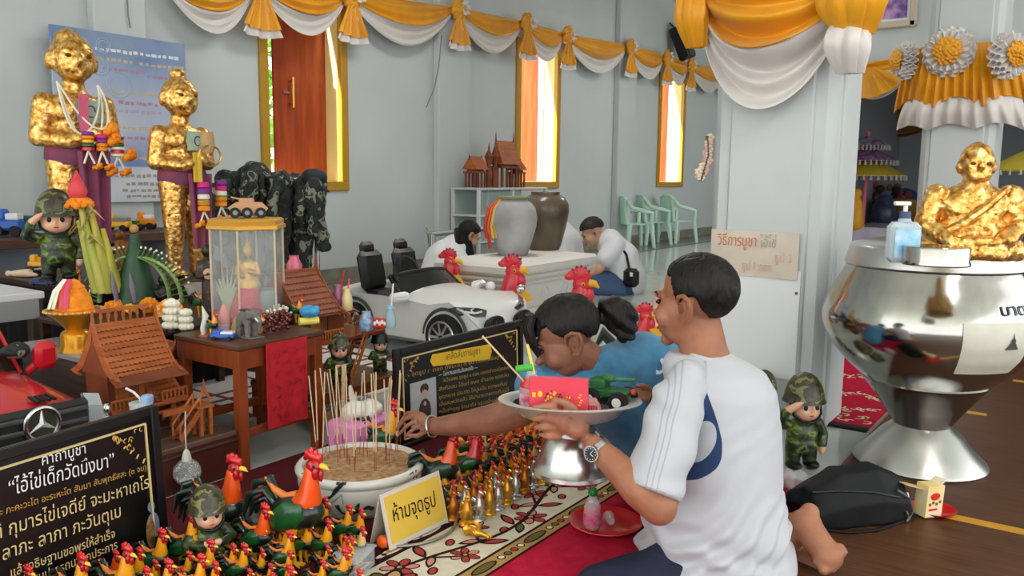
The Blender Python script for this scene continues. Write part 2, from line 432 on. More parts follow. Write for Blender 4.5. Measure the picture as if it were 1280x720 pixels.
# swag tied round the pillar head
A, B = onP(884, -28), onP(1056, -36)
t = thing('pillar_swag', 'large gold and white satin swag hung on the great pillar', 'swag', (PX-.02, PY, 1.5))
inv = Matrix.Translation(-V((PX-.02, PY, 1.5))); PV = V((-1, 0, 0))
for nm, v0, v1, mm, out, dr in (('white_drape', .35, 1., M_white_cloth, .08, .50), ('gold_drape', .0, .6, M_gold_cloth, .13, .50)):
    q = swag_sheet(A+V((0, .02, .03)), B+V((0, -.02, .03)), dr, v0, v1, out, amp=.05, k=5.0, nu=60, nv=54, perp=PV, ph=.5, be=.3)
    q.v = [inv @ v for v in q.v]; obj(nm, q, mm, t)
def puff(cx, y0, y1, wpx, mm, nm, X, flare=1.0, fr=5, seed=0.):
    """gathered hanging end of satin between picture heights y0..y1"""
    q = MB(); a = onX(cx, y0, X); b = onX(cx, y1, X); wd = U(wpx, dep(a))/cos(rd(35))
    def fn(u, v):
        th = 2*pi*u; r = wd*(.22+flare*.3*sin(pi*min(.93, v*.9+.05)))*(1+.16*sin(th*fr+seed+v*3)+.07*sin(th*(2*fr+1)+5*v))
        return inv @ V((X-.06-.06*sin(pi*v)+r*.55*cos(th), a.y+(b.y-a.y)*v+r*sin(th), a.z+(b.z-a.z)*v))
    q.sheet(fn, 50, 14, .003); obj(nm, q, mm, t)
puff(878, -22, 62, 36, M_gold_cloth, 'gold_tail', PX, .7, 6)
puff(1068, 20, 94, 44, M_white_cloth, 'white_tail', PX-.02, .8, 5, 1.)
puff(1074, -38, 46, 62, M_gold_cloth, 'gold_puff', PX-.05, .9, 7)

# second column, with its rosettes
D2 = 4.5; c2 = dp(1192, 300, D2); CX = c2.x
cy0, cy1 = onX(1237, 250, CX).y, onX(1145, 250, CX).y
mb = MB(); mb.box((CX+.2, (cy0+cy1)/2, 1.85), (.4, cy1-cy0, 3.7), bev=.03); mb.box((CX-.004, (cy0+cy1)/2, 1.85), (.02, (cy1-cy0)*.72, 3.7), bev=.005)
obj('column', mb, M_wall, kind='structure')
t = thing('column_swag', 'gold and white gathered skirt with three rosettes on the second column', 'swag', (CX, (cy0+cy1)/2, 1.4))
inv = Matrix.Translation(-V((CX, (cy0+cy1)/2, 1.4))); hw = (cy1-cy0)/2
ztop, zg, zw = dp(1190, 62, D2).z-1.4, dp(1190, 138, D2).z-1.4, dp(1190, 164, D2).z-1.4
def skirt(z0, z1, amp, k, off, flare, ph=0.):
    def fn(u, v):
        y = (1-2*u)*(hw+.09+flare*v*.1); e = max(0, abs(y)-hw)
        zz = z0+(z1-z0)*v*(1-.18*abs(sin(u*pi*3.0+ph)))
        return V((-off-.045*sin(pi*v)-amp*(.3+v)*sin(u*k+ph)+e*1.3, y, zz))
    q = MB(); q.sheet(fn, 90, 10, .003); return q
obj('white_skirt', skirt(zg+.08, zw, .014, 60, .05, .6, .4), M_white_cloth, t)
obj('gold_skirt', skirt(ztop, zg, .014, 95, .085, .8), M_gold_cloth, t)
for px, py, r, tilt in ((1138, 76, .10, -.9), (1187, 66, .125, 0), (1257, 70, .115, .8)):
    e = bpy.data.objects.new('rosette', None); COL.objects.link(e); e.parent = t
    P = onX(px, py, CX-.12); e.location = inv @ P; e.rotation_euler = (0, 0, tilt)
    if px == 1138: e.location = inv @ (onX(px, py, CX-.07))
    if px == 1257: e.location = inv @ (onX(px, py, CX-.14))
    q = MB()
    for ring in range(3):
        def fn(u, v, ring=ring):
            a = 2*pi*u; rr = r*(.34+.66*v-.1*ring)*(1+.03*sin(a*13+ring)*v)
            return V((-.02-.02*ring-.016*sin(a*17+ring*2)*v, cos(a)*rr, sin(a)*rr))
        q.sheet(fn, 110, 3, .003)
    obj('ruffle', q, M_white_cloth, e)
    q = MB()
    for j in range(46):
        a = j*2.4; rr = r*.5*math.sqrt(j/46); q.ell((-.10+.04*(rr/r), cos(a)*rr, sin(a)*rr), (r*.07, r*.13, r*.13), (RNG.random()*3, RNG.random(), RNG.random()), 7, 5)
    obj('rosette_heart', q, M_gold_cloth, e)

# header beam, alcove behind it
HX = 6.2
zb2 = onX(1105, 104, HX).z
ya, yb = onX(1290, 60, HX).y-2.5, onX(1010, 60, HX).y
mb = MB(); mb.box((HX+.1, (ya+yb)/2, (zb2+3.7)/2), (.2, yb-ya, 3.7-zb2)); obj('wall_header', mb, M_wall, kind='structure')
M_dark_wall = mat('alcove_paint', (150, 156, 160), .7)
BX = 9.2
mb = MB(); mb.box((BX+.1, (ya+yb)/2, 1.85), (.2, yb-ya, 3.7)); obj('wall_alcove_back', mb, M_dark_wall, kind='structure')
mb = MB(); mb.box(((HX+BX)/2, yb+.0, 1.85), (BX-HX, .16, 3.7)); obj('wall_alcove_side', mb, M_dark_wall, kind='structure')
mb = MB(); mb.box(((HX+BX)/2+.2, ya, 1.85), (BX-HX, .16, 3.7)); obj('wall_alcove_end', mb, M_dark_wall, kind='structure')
mb = MB(); mb.box((17.1, 0, 1.85), (.2, 12, 3.7)); obj('wall_far', mb, M_wall, kind='structure')
P0, P1 = onX(1078, 148, BX-.02), onX(1078, 178, BX-.02)
q = MB(); q.box((BX-.02, P0.y-.03, (P0.z+P1.z)/2+.1), (.05, .22, 1.0), bev=.01)
wo = obj('window_4', q, mat('dark_frame', (92, 66, 40), .5), kind='structure')
q = MB(); q.box((BX-.06, P0.y+.02, (P0.z+P1.z)/2), (.02, .035, P0.z-P1.z)); mg = mat('glowing_pane', (255, 250, 240), .3)
mg.node_tree.nodes['Principled BSDF'].inputs['Emission Color'].default_value = (1, .97, .9, 1); mg.node_tree.nodes['Principled BSDF'].inputs['Emission Strength'].default_value = 3  # pane emits its own light, standing in for daylight from outside
obj('pane', q, mg, wo)
# swag along header beam and inside the alcove
A, B = onX(1052, 92, HX-.005), onX(1150, 86, HX-.005)
t = thing('header_swag', 'gold and white pleated swag hung along the beam behind the great pillar', 'swag', A)
for nm, v0, v1, mm in (('white_drape', .3, 1., M_white_cloth), ('gold_drape', .0, .55, M_gold_cloth)):
    q = swag_sheet((0, 0, .04), B-A+V((0, 0, .08)), .20, v0, v1, .08, amp=.015, k=5, perp=PV, nu=30); obj(nm, q, mm, t)
q = MB(); P = onX(1084, 80, HX-.14)-A
def fn(u, v):
    a = -pi*.15-pi*.75*u; r = .05+.2*v; return P+V((-.02*sin(u*30)*v, -cos(a)*r, sin(a)*r*.9))
q.sheet(fn, 44, 5, .003); obj('gold_fan', q, M_gold_cloth, t)
A, B = onX(1050, 126, BX-.1), onX(1190, 138, BX-.1)
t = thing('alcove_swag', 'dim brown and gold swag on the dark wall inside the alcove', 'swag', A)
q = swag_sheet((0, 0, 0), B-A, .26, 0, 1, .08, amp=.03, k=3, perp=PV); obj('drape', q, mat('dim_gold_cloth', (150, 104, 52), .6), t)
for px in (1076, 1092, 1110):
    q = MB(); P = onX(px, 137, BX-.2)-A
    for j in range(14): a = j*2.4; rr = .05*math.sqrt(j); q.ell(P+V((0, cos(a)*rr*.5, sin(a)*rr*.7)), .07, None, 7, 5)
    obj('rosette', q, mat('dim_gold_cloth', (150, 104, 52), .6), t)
# framed picture high on the header wall
P = onX(1112, 2, HX-.03)
t = thing('framed_picture', 'framed purple portrait high on the wall beside the second column', 'picture', (HX, P.y, P.z-.05))
wd = .34; hh = .40
mb = MB()
for s_ in (-1, 1):
    mb.box((-.02, s_*(wd/2-.02), hh/2-.12), (.035, .045, hh), bev=.008); mb.box((-.02, 0, hh/2-.12+s_*(hh/2-.02)), (.035, wd, .045), bev=.008)
obj('frame', mb, mat('picture_frame', (196, 184, 164), .5), t)
mb = MB(); mb.box((-.012, 0, hh/2-.12), (.012, wd-.07, hh-.07)); obj('mount', mb, M_white, t)
mb = MB(); mb.box((-.02, 0, hh/2-.115), (.006, wd-.12, hh-.11)); obj('print', mb, mat('purple_print', (84, 44, 128), .4, c2=(190, 150, 200), vs=14), t)

# ---- floor coverings
MY = .68
tm = thing('floor_mat', 'dark brown wood-grain floor mat under the alms bowl and black bag', 'mat', (2, 0, 0))
M_matw = mat('mat_wood', (66, 38, 20), .42, c2=(98, 60, 34), vs=14, st=(6, .35, 1), lo=.3, hi=.7)
mb = MB(); mb.box((1.5, (MY-3)/2, .004), (9, MY+3, .008)); obj('mat_sheet', mb, M_matw, tm)
M_tape = mat('yellow_tape', (196, 142, 40), .5)
for x, y0, y1 in ((2.715, -.5, .34), (4.03, .335, .415), (4.83, -.4, .30)):
    mb = MB(); mb.box((x-2, (y0+y1)/2, .0088), (.045, y1-y0, .0012)); obj('tape_strip', mb, M_tape, tm)
mb = MB(); mb.box((1.5, MY-.012, .0085), (9, .02, .004)); obj('mat_edge', mb, mat('mat_edging', (92, 46, 28), .5), tm)
# patterned red rug behind the column foot
t = thing('red_rug', 'red rug with cream scroll pattern and black edge behind the great pillar', 'rug', (3.45, MY+.02, 0))
x0 = at(1070, 535).x; x1 = x0+2.2
M_red = mat('rug_red', (184, 30, 60), .95, c2=(168, 24, 50), vs=30, spec=.1)
M_cream = mat('rug_cream', (206, 190, 160), .95, spec=.1)
mb = MB(); mb.box(((x0+x1)/2-3.45, .31, .005), (x1-x0, .62, .010)); obj('rug_field', mb, M_red, t)
mb = MB(); mb.box((x0-3.45-.02, .31, .0055), (.05, .62, .011)); obj('rug_edge', mb, mat('rug_black', (30, 22, 22), .9), t)
mb = MB()
for bx in (.10, .24, .52, .9):
    for j in range(10):
        for q_ in range(3):
            a = RNG.random()*6; cx = x0-3.45+bx+RNG.uniform(-.05, .05); cy = .03+j*.06+q_*.02; r = RNG.uniform(.018, .032)
            pts = [(cx+cos(a+k*.55)*r*(1-k*.08), cy+sin(a+k*.55)*r*(1-k*.08), .0108) for k in range(8)]
            mb.tube(pts, .005, 4, True, .12)
obj('scroll_pattern', mb, M_cream, t, kind='stuff')

# ---- great steel alms bowl
fc = at(1148, 580); DB = dep(fc); k = DB/FPX
def zb_(y): return max(0, dp(1152, y, DB).z)
prof_foot = [(76, 0), (77.5, 3), (76, 6), (62, 20), (47, 38), (36, 47), (33, 50)]
M_st = mat('polished_steel', (180, 178, 172), .13, 1., c2=(168, 166, 160), vs=3, st=(8, 8, .4), bump=.03, bs=8)
M_st2 = mat('brushed_steel', (196, 196, 192), .3, 1.)
t = thing('alms_bowl', 'giant polished steel alms bowl with a lid on a flared steel stand', 'bowl', (fc.x, fc.y, .009))
zf = lambda y: (dp(1152, y, DB).z)
mb = MB(); mb.lathe([(r*k, h*k) for r, h in prof_foot], 48); obj('stand_foot', mb, M_st2, t)
mb = MB(); mb.lathe([(33*k, 49*k), (34*k, 52*k), (48*k, 72*k), (66*k, 97*k), (71*k, 103*k), (73*k, 106*k), (71.5*k, 108*k), (62*k, 102*k), (40*k, 78*k)], 48, cap=False); obj('stand_cup', mb, mat('dark_steel', (150, 146, 140), .16, 1.), t)
prof_bowl = [(30, 88), (55, 98), (74, 108), (97, 130), (114, 150), (122.5, 168), (124.5, 181), (123, 192), (117, 208), (109, 224), (102, 238), (98, 247), (96, 250)]
mb = MB(); mb.lathe([(r*k, h*k) for r, h in prof_bowl], 64, cap=False); obj('bowl_body', mb, M_st, t)
mb = MB(); mb.lathe([(99.5*k, 246*k), (101*k, 248*k), (96*k, 268*k), (93*k, 272*k), (70*k, 277*k), (.1*k, 280*k)], 56, cap=False); obj('lid', mb, M_st2, t)
def bowl_pt(px, py, off=.0025):
    """foot of a picture point on the bowl's surface"""
    d = ray(px, py); best = None; o = V((fc.x, fc.y, .009))
    for s_ in np.linspace(DB-.45, DB, 600):
        p = CP+d*float(s_)-o; r = math.hypot(p.x, p.y); h = p.z/k
        rr = np.interp(h, [q[1] for q in prof_bowl], [q[0] for q in prof_bowl])*k
        if r <= rr+off: return p
    return p
def bsurf(a, h, off=.002):
    rr = float(np.interp(h, [q[1] for q in prof_bowl], [q[0] for q in prof_bowl]))*k+off
    return V((rr*cos(a), rr*sin(a), h*k))
p0 = bowl_pt(1201, 440); p1 = bowl_pt(1276, 450)
a0 = math.atan2(p0.y, p0.x); a1 = math.atan2(p1.y, p1.x); h0, h1 = bowl_pt(1215, 468).z/k, bowl_pt(1215, 404).z/k
if a1 < a0: a1 += 0
mb = MB(); mb.sheet(lambda u, v: bsurf(a0+(a1-a0)*u, h0+(h1-h0)*v, .003), 16, 12, .001); obj('paper_label', mb, mat('label_paper', (214, 212, 200), .7, c2=(204, 202, 186), vs=12), t)
mb = MB()
ic = [(-.5, 0), (.5, 0), (.42, .14), (.3, .16), (.3, .3), (.2, .34), (.16, .55), (.06, .62), (.0, .95), (-.06, .62), (-.16, .55), (-.2, .34), (-.3, .3), (-.3, .16), (-.42, .14)]
def onlab(x, z, off): return bsurf(a0+(a1-a0)*x, h0+(h1-h0)*z, off)
n = len(ic); vs = [onlab(.68+.2*x, .52+.34*z, .0065) for x, z in ic]+[onlab(.68, .66, .0065)]
mb.add(vs, [(i, (i+1) % n, n) for i in range(n)]); obj('stupa_print', mb, mat('print_grey', (70, 72, 72), .8), t)
q = MB(); text(q, 'บาตร', Matrix.Identity(4), 1.0); mb = MB()
xm = max(v.x for v in q.v); pb = bowl_pt(1250, 390); pe = bowl_pt(1283, 384)
aa, ab = math.atan2(pb.y, pb.x), math.atan2(pe.y, pe.x); hb = pb.z/k-4
mb.add([bsurf(aa+(ab-aa)*1.25*v.x/xm, hb+v.y*17, .003) for v in q.v], q.f); obj('lettering', mb, mat('blue_ink', (50, 58, 90), .6), t)
LZ = .009+276*k
# cup on the lid
p = at(1169, 331, LZ)
t2 = thing('steel_bowl', 'small upturned steel bowl on the alms bowl lid before the monk statue', 'bowl', p)
mb = MB(); r = 27*k; mb.lathe([(r, 0), (r*1.02, .004), (r*.98, .012), (r, .042), (r*.97, .046), (0.001, .046)], 32); obj('bowl_shell', mb, M_st, t2)
# sanitizer
p = at(1127, 328, LZ); 
t2 = thing('sanitizer_bottle', 'clear hand sanitizer pump bottle with blue label on the bowl lid', 'bottle', p, RC)
M_clear = mat('clear_plastic', (225, 234, 238), .06, alpha=.3)
mb = MB(); h_ = 36*k; mb.box((0, 0, h_/2), (27*k, 16*k, h_), bev=.012); mb.lathe([(6*k, h_-.001), (5*k, h_+3*k)], 12); obj('bottle_body', mb, mat('frosted_plastic', (206, 222, 230), .2, trans=.4, ior=1.2), t2)
mb = MB(); mb.box((0, -8.3*k, h_*.48), (22*k, .001, h_*.68)); obj('label_print', mb, mat('blue_label', (120, 178, 214), .5, c2=(190, 214, 228), vs=30), t2)
mb = MB(); mb.cyl((0, 0, h_+2*k), (0, 0, h_+9*k), 5*k, 4.6*k, 14); obj('pump_collar', mb, mat('navy_plastic', (52, 70, 110), .4), t2)
mb = MB(); mb.cyl((0, 0, h_+8*k), (0, 0, h_+15*k), 2*k, n=8); mb.box((-3*k, 0, h_+16*k), (14*k, 5*k, 3.6*k), bev=.002); obj('pump_head', mb, M_white, t2)
# ------------------------------------------------------------------ shared builders
M_gold = gold_leaf('gold_leaf_statue', 55)
M_gold_s = gold_leaf('gold_leaf_small', 90, (120, 80, 34))
M_wood = mat('carved_wood', (176, 98, 48), .5, c2=(146, 74, 34), vs=9, st=(1, 1, 6))
M_wood_d = mat('carved_wood_dark', (130, 68, 36), .5, c2=(104, 50, 26), vs=9)
M_redwood = mat('red_wood', (142, 66, 30), .35, c2=(112, 48, 22), vs=6, st=(1, 6, 1))
M_darkwood = mat('dark_wood', (66, 38, 26), .45, c2=(48, 26, 18), vs=6, st=(1, 5, 5))
M_skin_doll = mat('doll_skin', (226, 172, 138), .3, coat=.4)
M_camo = camo('camo_doll', 9, ((44, 52, 30), (112, 130, 50), (62, 78, 36), (22, 24, 20)), .35)
M_camo_h = camo('camo_helmet', 7, ((70, 70, 44), (122, 120, 70), (54, 48, 34), (34, 34, 24)), .35)
M_ink = mat('black_paint', (14, 12, 12), .4)
M_lip = mat('red_paint', (190, 44, 40), .35)
M_redp = mat('glossy_red', (200, 30, 26), .3, coat=.5)
M_orange = mat('marigold', (240, 130, 14), .7, c2=(250, 158, 30), vs=40, bump=.6, bs=120)
M_pink = mat('pink_flower', (214, 40, 130), .7, bump=.4, bs=120)
M_purple = mat('purple_flower', (130, 50, 140), .7, bump=.4, bs=120)
M_green = mat('leaf_green', (76, 112, 44), .5, c2=(58, 92, 36), vs=12)
M_dgreen = mat('banana_leaf', (40, 78, 50), .45, c2=(30, 62, 40), vs=14)
M_cream_f = mat('jasmine_bud', (232, 226, 206), .6)
M_gauze = mat('purple_gauze', (142, 66, 88), .7, c2=(108, 52, 90), vs=5, alpha=.92)
M_note = mat('banknote_green', (168, 180, 160), .7, c2=(150, 168, 150), vs=22)
M_white_p = mat('white_plastic', (228, 228, 226), .3)
M_rubber = mat('rubber', (22, 22, 22), .7)
M_yelp = mat('yellow_paint', (238, 176, 30), .35, coat=.3)
M_bluep = mat('blue_plastic', (52, 98, 190), .35)
M_gray = mat('grey_paint', (130, 132, 132), .5)

def egg_body(el, vox, mats, name, parent, sm=5):
    mb = MB(); mb.add(*blob(el, vox, sm)); return obj(name, mb, mats, parent, ang=75)
def soldier(label, loc, rz, h, salute=True, hatcol=None, cat='figurine', group=None):
    t = thing('soldier_doll', label, cat, loc, rz, group, sc=h)
    if not hasattr(soldier, 'me'):
        mb = MB(); mb.add(*blob([('e', (0, 0, .36), (.165, .125, .16)), ('e', (0, 0, .26), (.17, .135, .12)), ('c', (-.085, 0, .22), (-.095, -.01, .07), .088, .07), ('c', (.085, 0, .22), (.095, -.01, .07), .088, .07), ('e', (0, -.01, .49), (.12, .10, .06))], .012, 4)); a = mb
        mb = MB(); mb.add(*blob([('e', (0, 0, .66), (.165, .155, .165)), ('e', (0, -.05, .605), (.14, .12, .10)), ('e', (0, -.165, .64), (.018, .02, .018)), ('e', (-.165, 0, .65), (.025, .035, .05)), ('e', (.165, 0, .65), (.025, .035, .05))], .012, 4)); b = mb
        mb = MB(); mb.lathe([(.215, .70), (.212, .715), (.2, .73), (.195, .78), (.17, .87), (.12, .945), (.06, .985), (.001, 1.0)], 24, cap=False); mb.lathe([(.215, .70), (.19, .705), (.185, .74)], 24, cap=False); c = mb
        mb = MB()
        for s_ in (-1, 1):
            mb.ell((s_*.062, -.147, .665), (.024, .012, .03), None, 10, 6); mb.tube([(s_*.03, -.158, .708), (s_*.065, -.156, .722), (s_*.1, -.14, .71)], .0075, 6)
        d = mb
        mb = MB(); mb.ell((0, -.158, .585), (.032, .012, .012), None, 10, 6); e = mb
        mb = MB(); mb.tube([(-.165, -.03, .70), (-.15, -.08, .58), (-.08, -.135, .525), (0, -.155, .51), (.08, -.135, .525), (.15, -.08, .58), (.165, -.03, .70)], .014, 6); f = mb
        mb = MB()
        for s_ in (-1, 1): mb.ell((s_*.098, -.035, .045), (.075, .11, .045), None, 14, 8)
        g = mb
        soldier.me = [obj(n, q, m_, t, ang=70).data for n, q, m_ in (('uniform', a, M_camo), ('head', b, M_skin_doll), ('helmet', c, M_camo_h), ('eyes', d, M_ink), ('mouth', e, M_lip), ('chin_strap', f, M_ink), ('boots', g, M_ink))]
        def arm(pts, r): q = MB(); q.add(*blob([('t', pts, r)], .012, 3)); return q
        def hand(p, q_, r): z = MB(); z.add(*blob([('c', p, q_, r, r*.8), ('c', V(q_)+V((0, 0, .0)), V(q_)+(V(q_)-V(p))*.55, r*.75, r*.4)], .01, 3)); return z
        soldier.sal = [(obj('arm', arm([(-.17, 0, .46), (-.29, -.03, .5), (-.235, -.09, .62)], [.062, .055, .05]), M_camo, t).data, obj('hand', hand((-.225, -.1, .64), (-.16, -.15, .70), .042), M_skin_doll, t).data),
                       (obj('arm', arm([(.17, 0, .46), (.235, 0, .34), (.21, -.04, .25)], [.062, .055, .05]), M_camo, t).data, obj('hand', hand((.208, -.045, .22), (.2, -.055, .18), .04), M_skin_doll, t).data)]
        soldier.fold = [(obj('arm', arm([(s_*.17, 0, .46), (s_*.25, -.03, .36), (s_*.1, -.15, .36)], [.062, .055, .05]), M_camo, t).data, obj('hand', hand((s_*.09, -.155, .365), (s_*.04, -.165, .375), .042), M_skin_doll, t).data) for s_ in (-1, 1)]
        for c_ in list(t.children): bpy.data.objects.remove(c_)
    def lk(n, me):
        o = bpy.data.objects.new(n, me); COL.objects.link(o); o.parent = t; return o
    for n, me in zip(('uniform', 'head', 'helmet', 'eyes', 'mouth', 'chin_strap', 'boots'), soldier.me): lk(n, me)
    for am, hm in (soldier.sal if salute else soldier.fold): a = lk('arm', am); x = lk('hand', hm); x.parent = a
    return t

def bargeboard(W, Hh, th, fin):
    """flame-edged gable board outline in XZ, apex finial fin above ridge"""
    pts = [(-W/2-.16*W, -.02*Hh), (-W/2-.05*W, .06*Hh)]
    for i in range(1, 7):
        f = i/7; pts.append((-W/2*(1-f)-.015*W, Hh*f**1.25+.05*Hh))
    pts += [(-.025*W, Hh*1.05), (-.012*W, Hh+fin*.55), (0, Hh+fin), (.014*W, Hh+fin*.5), (.03*W, Hh*1.05)]
    for i in range(6, 0, -1):
        f = i/7; pts.append((W/2*(1-f)+.015*W, Hh*f**1.25+.05*Hh))
    pts += [(W/2+.05*W, .06*Hh), (W/2+.16*W, -.02*Hh), (W/2+.02*W, -.09*Hh)]
    inner = [(W/2*.8, -.02*Hh), (0, Hh*.8), (-W/2*.8, -.02*Hh), (-W/2-.02*W, -.09*Hh)]
    return pts, inner
def house_roof(t, x0, W, y0, Dd, z0, Hh, fin, rows=8, skirt=True, wood=None):
    """gable roof, ridge along X; front slope of sawtooth tile rows"""
    wood = wood or M_wood
    n = max(4, int(W/.016))
    for side in (-1, 1):
        for r in range(rows if side < 0 else 1):
            q = MB()
            if side > 0:
                q.loft([[V((x0-W/2, y0, z0+Hh)), V((x0-W/2, y0+Dd/2, z0)), V((x0-W/2, y0+Dd/2-.004, z0-.006)), V((x0-W/2, y0, z0+Hh-.01))], [V((x0+W/2, y0, z0+Hh)), V((x0+W/2, y0+Dd/2, z0)), V((x0+W/2, y0+Dd/2-.004, z0-.006)), V((x0+W/2, y0, z0+Hh-.01))]]); obj('roof_back', q, M_wood_d, t); continue
            f0, f1 = r/rows, (r+1.15)/rows
            c0 = lambda f: V((0, y0-Dd/2*f, z0+Hh*(1-f)**1.12 if f < 1 else z0))
            a_, b_ = c0(f0), c0(min(1, f1)); b_ = b_+V((0, -.003, .004)); nrm = V((0, -Hh, Dd/2)).normalized()
            for i in range(n):
                xa, xb = x0-W/2+W*i/n, x0-W/2+W*(i+1)/n; xm = (xa+xb)/2
                q.add([V((xa, a_.y, a_.z)), V((xb, a_.y, a_.z)), V((xb, b_.y, b_.z)) - (b_-a_)*.28, V((xm, b_.y, b_.z)), V((xa, b_.y, b_.z))-(b_-a_)*.28, V((xm, b_.y, b_.z))-nrm*.004], [(0, 1, 2, 3, 4), (4, 3, 5), (3, 2, 5)])
            obj('tile_row', q, wood, t)
        if side < 0:
            q = MB(); q.loft([[V((x0+s_*W/2, y0, z0+Hh-.004)), V((x0+s_*W/2, y0-Dd/2+.006, z0-.002)), V((x0+s_*W/2, y0-Dd/2+.006, z0-.008)), V((x0+s_*W/2, y0, z0+Hh-.012))] for s_ in (-1, 1)]); obj('roof_front', q, M_wood_d, t)
    for s_ in (-1, 1):
        pts, inner = bargeboard(Dd, Hh, .006, fin)
        q = MB(); M_ = Matrix.Translation((x0+s_*(W/2+.004), y0, z0)) @ Matrix.Rotation(pi/2, 4, 'Z')
        k = 0
        L = pts[:10]; n2 = len(pts)
        # board as strip between outer and inner lines
        out = pts; inn = [(p[0]*.72, p[1]*.72-.03*Hh) for p in pts]
        for ya, yb in ((-.004, .004),):
            vs = [M_ @ V((p[0], ya, p[1])) for p in out]+[M_ @ V((p[0], ya, p[1])) for p in inn]+[M_ @ V((p[0], yb, p[1])) for p in out]+[M_ @ V((p[0], yb, p[1])) for p in inn]
            N = len(out); fs = []
            for i in range(N-1): fs += [(i, i+1, N+i+1, N+i), (2*N+i, 3*N+i, 3*N+i+1, 2*N+i+1), (i, 2*N+i, 2*N+i+1, i+1), (N+i, N+i+1, 3*N+i+1, 3*N+i)]
            q.add(vs, fs)
        obj('bargeboard', q, wood, t)
        q = MB(); q.prism([(-Dd*.36, 0), (Dd*.36, 0), (0, Hh*.74)], -.003, .003, M_ @ Matrix.Translation((0, -.0*s_, 0))); obj('gable_panel', q, M_wood_d, t)
    q = MB(); q.box((x0, y0, z0+Hh), (W, .012, .014), bev=.003); obj('ridge_beam', q, wood, t)
def house_rail(t, x0, x1, y, z, h=.035, along='x'):
    n = max(3, int(abs(x1-x0)/.013)); q = MB()
    P = (lambda s_: (s_, y)) if along == 'x' else (lambda s_: (y, s_))
    for zz in (z+.004, z+h):
        a, b = P((x0+x1)/2); q.box((a, b, zz), ((abs(x1-x0), .007, .006) if along == 'x' else (.007, abs(x1-x0), .006)))
    for i in range(n+1):
        a, b = P(x0+(x1-x0)*i/n); q.box((a, b, z+h/2), (.005, .005, h))
    return obj('balustrade', q, M_wood, t)
def house_stairs(t, p0, p1, w, n=7, ax='x'):
    p0, p1 = V(p0), V(p1); d = p1-p0
    side = V((0, 1, 0)) if ax == 'x' else V((1, 0, 0))
    for s_ in (-1, 1):
        q = MB(); o = side*(s_*w/2)
        q.loft([[p0+o+V((0, 0, -.012))-side*.003, p0+o+V((0, 0, .014))-side*.003, p0+o+V((0, 0, .014))+side*.003, p0+o+V((0, 0, -.012))+side*.003], [p1+o+V((0, 0, -.012))-side*.003, p1+o+V((0, 0, .014))-side*.003, p1+o+V((0, 0, .014))+side*.003, p1+o+V((0, 0, -.012))+side*.003]])
        obj('stair_string', q, M_wood, t)
        q = MB(); q.tube([p0+o+V((0, 0, .045)), p1+o+V((0, 0, .045))], .004, 6); q.tube([p0+o, p0+o+V((0, 0, .05))], .004, 6); q.tube([p1+o, p1+o+V((0, 0, .05))], .004, 6)
        obj('handrail', q, M_wood, t)
    for i in range(n):
        q = MB(); c = p0+d*((i+.5)/n); q.box(c, ((.018, w, .005) if ax == 'x' else (w, .018, .005))); obj('step', q, M_wood_d, t)

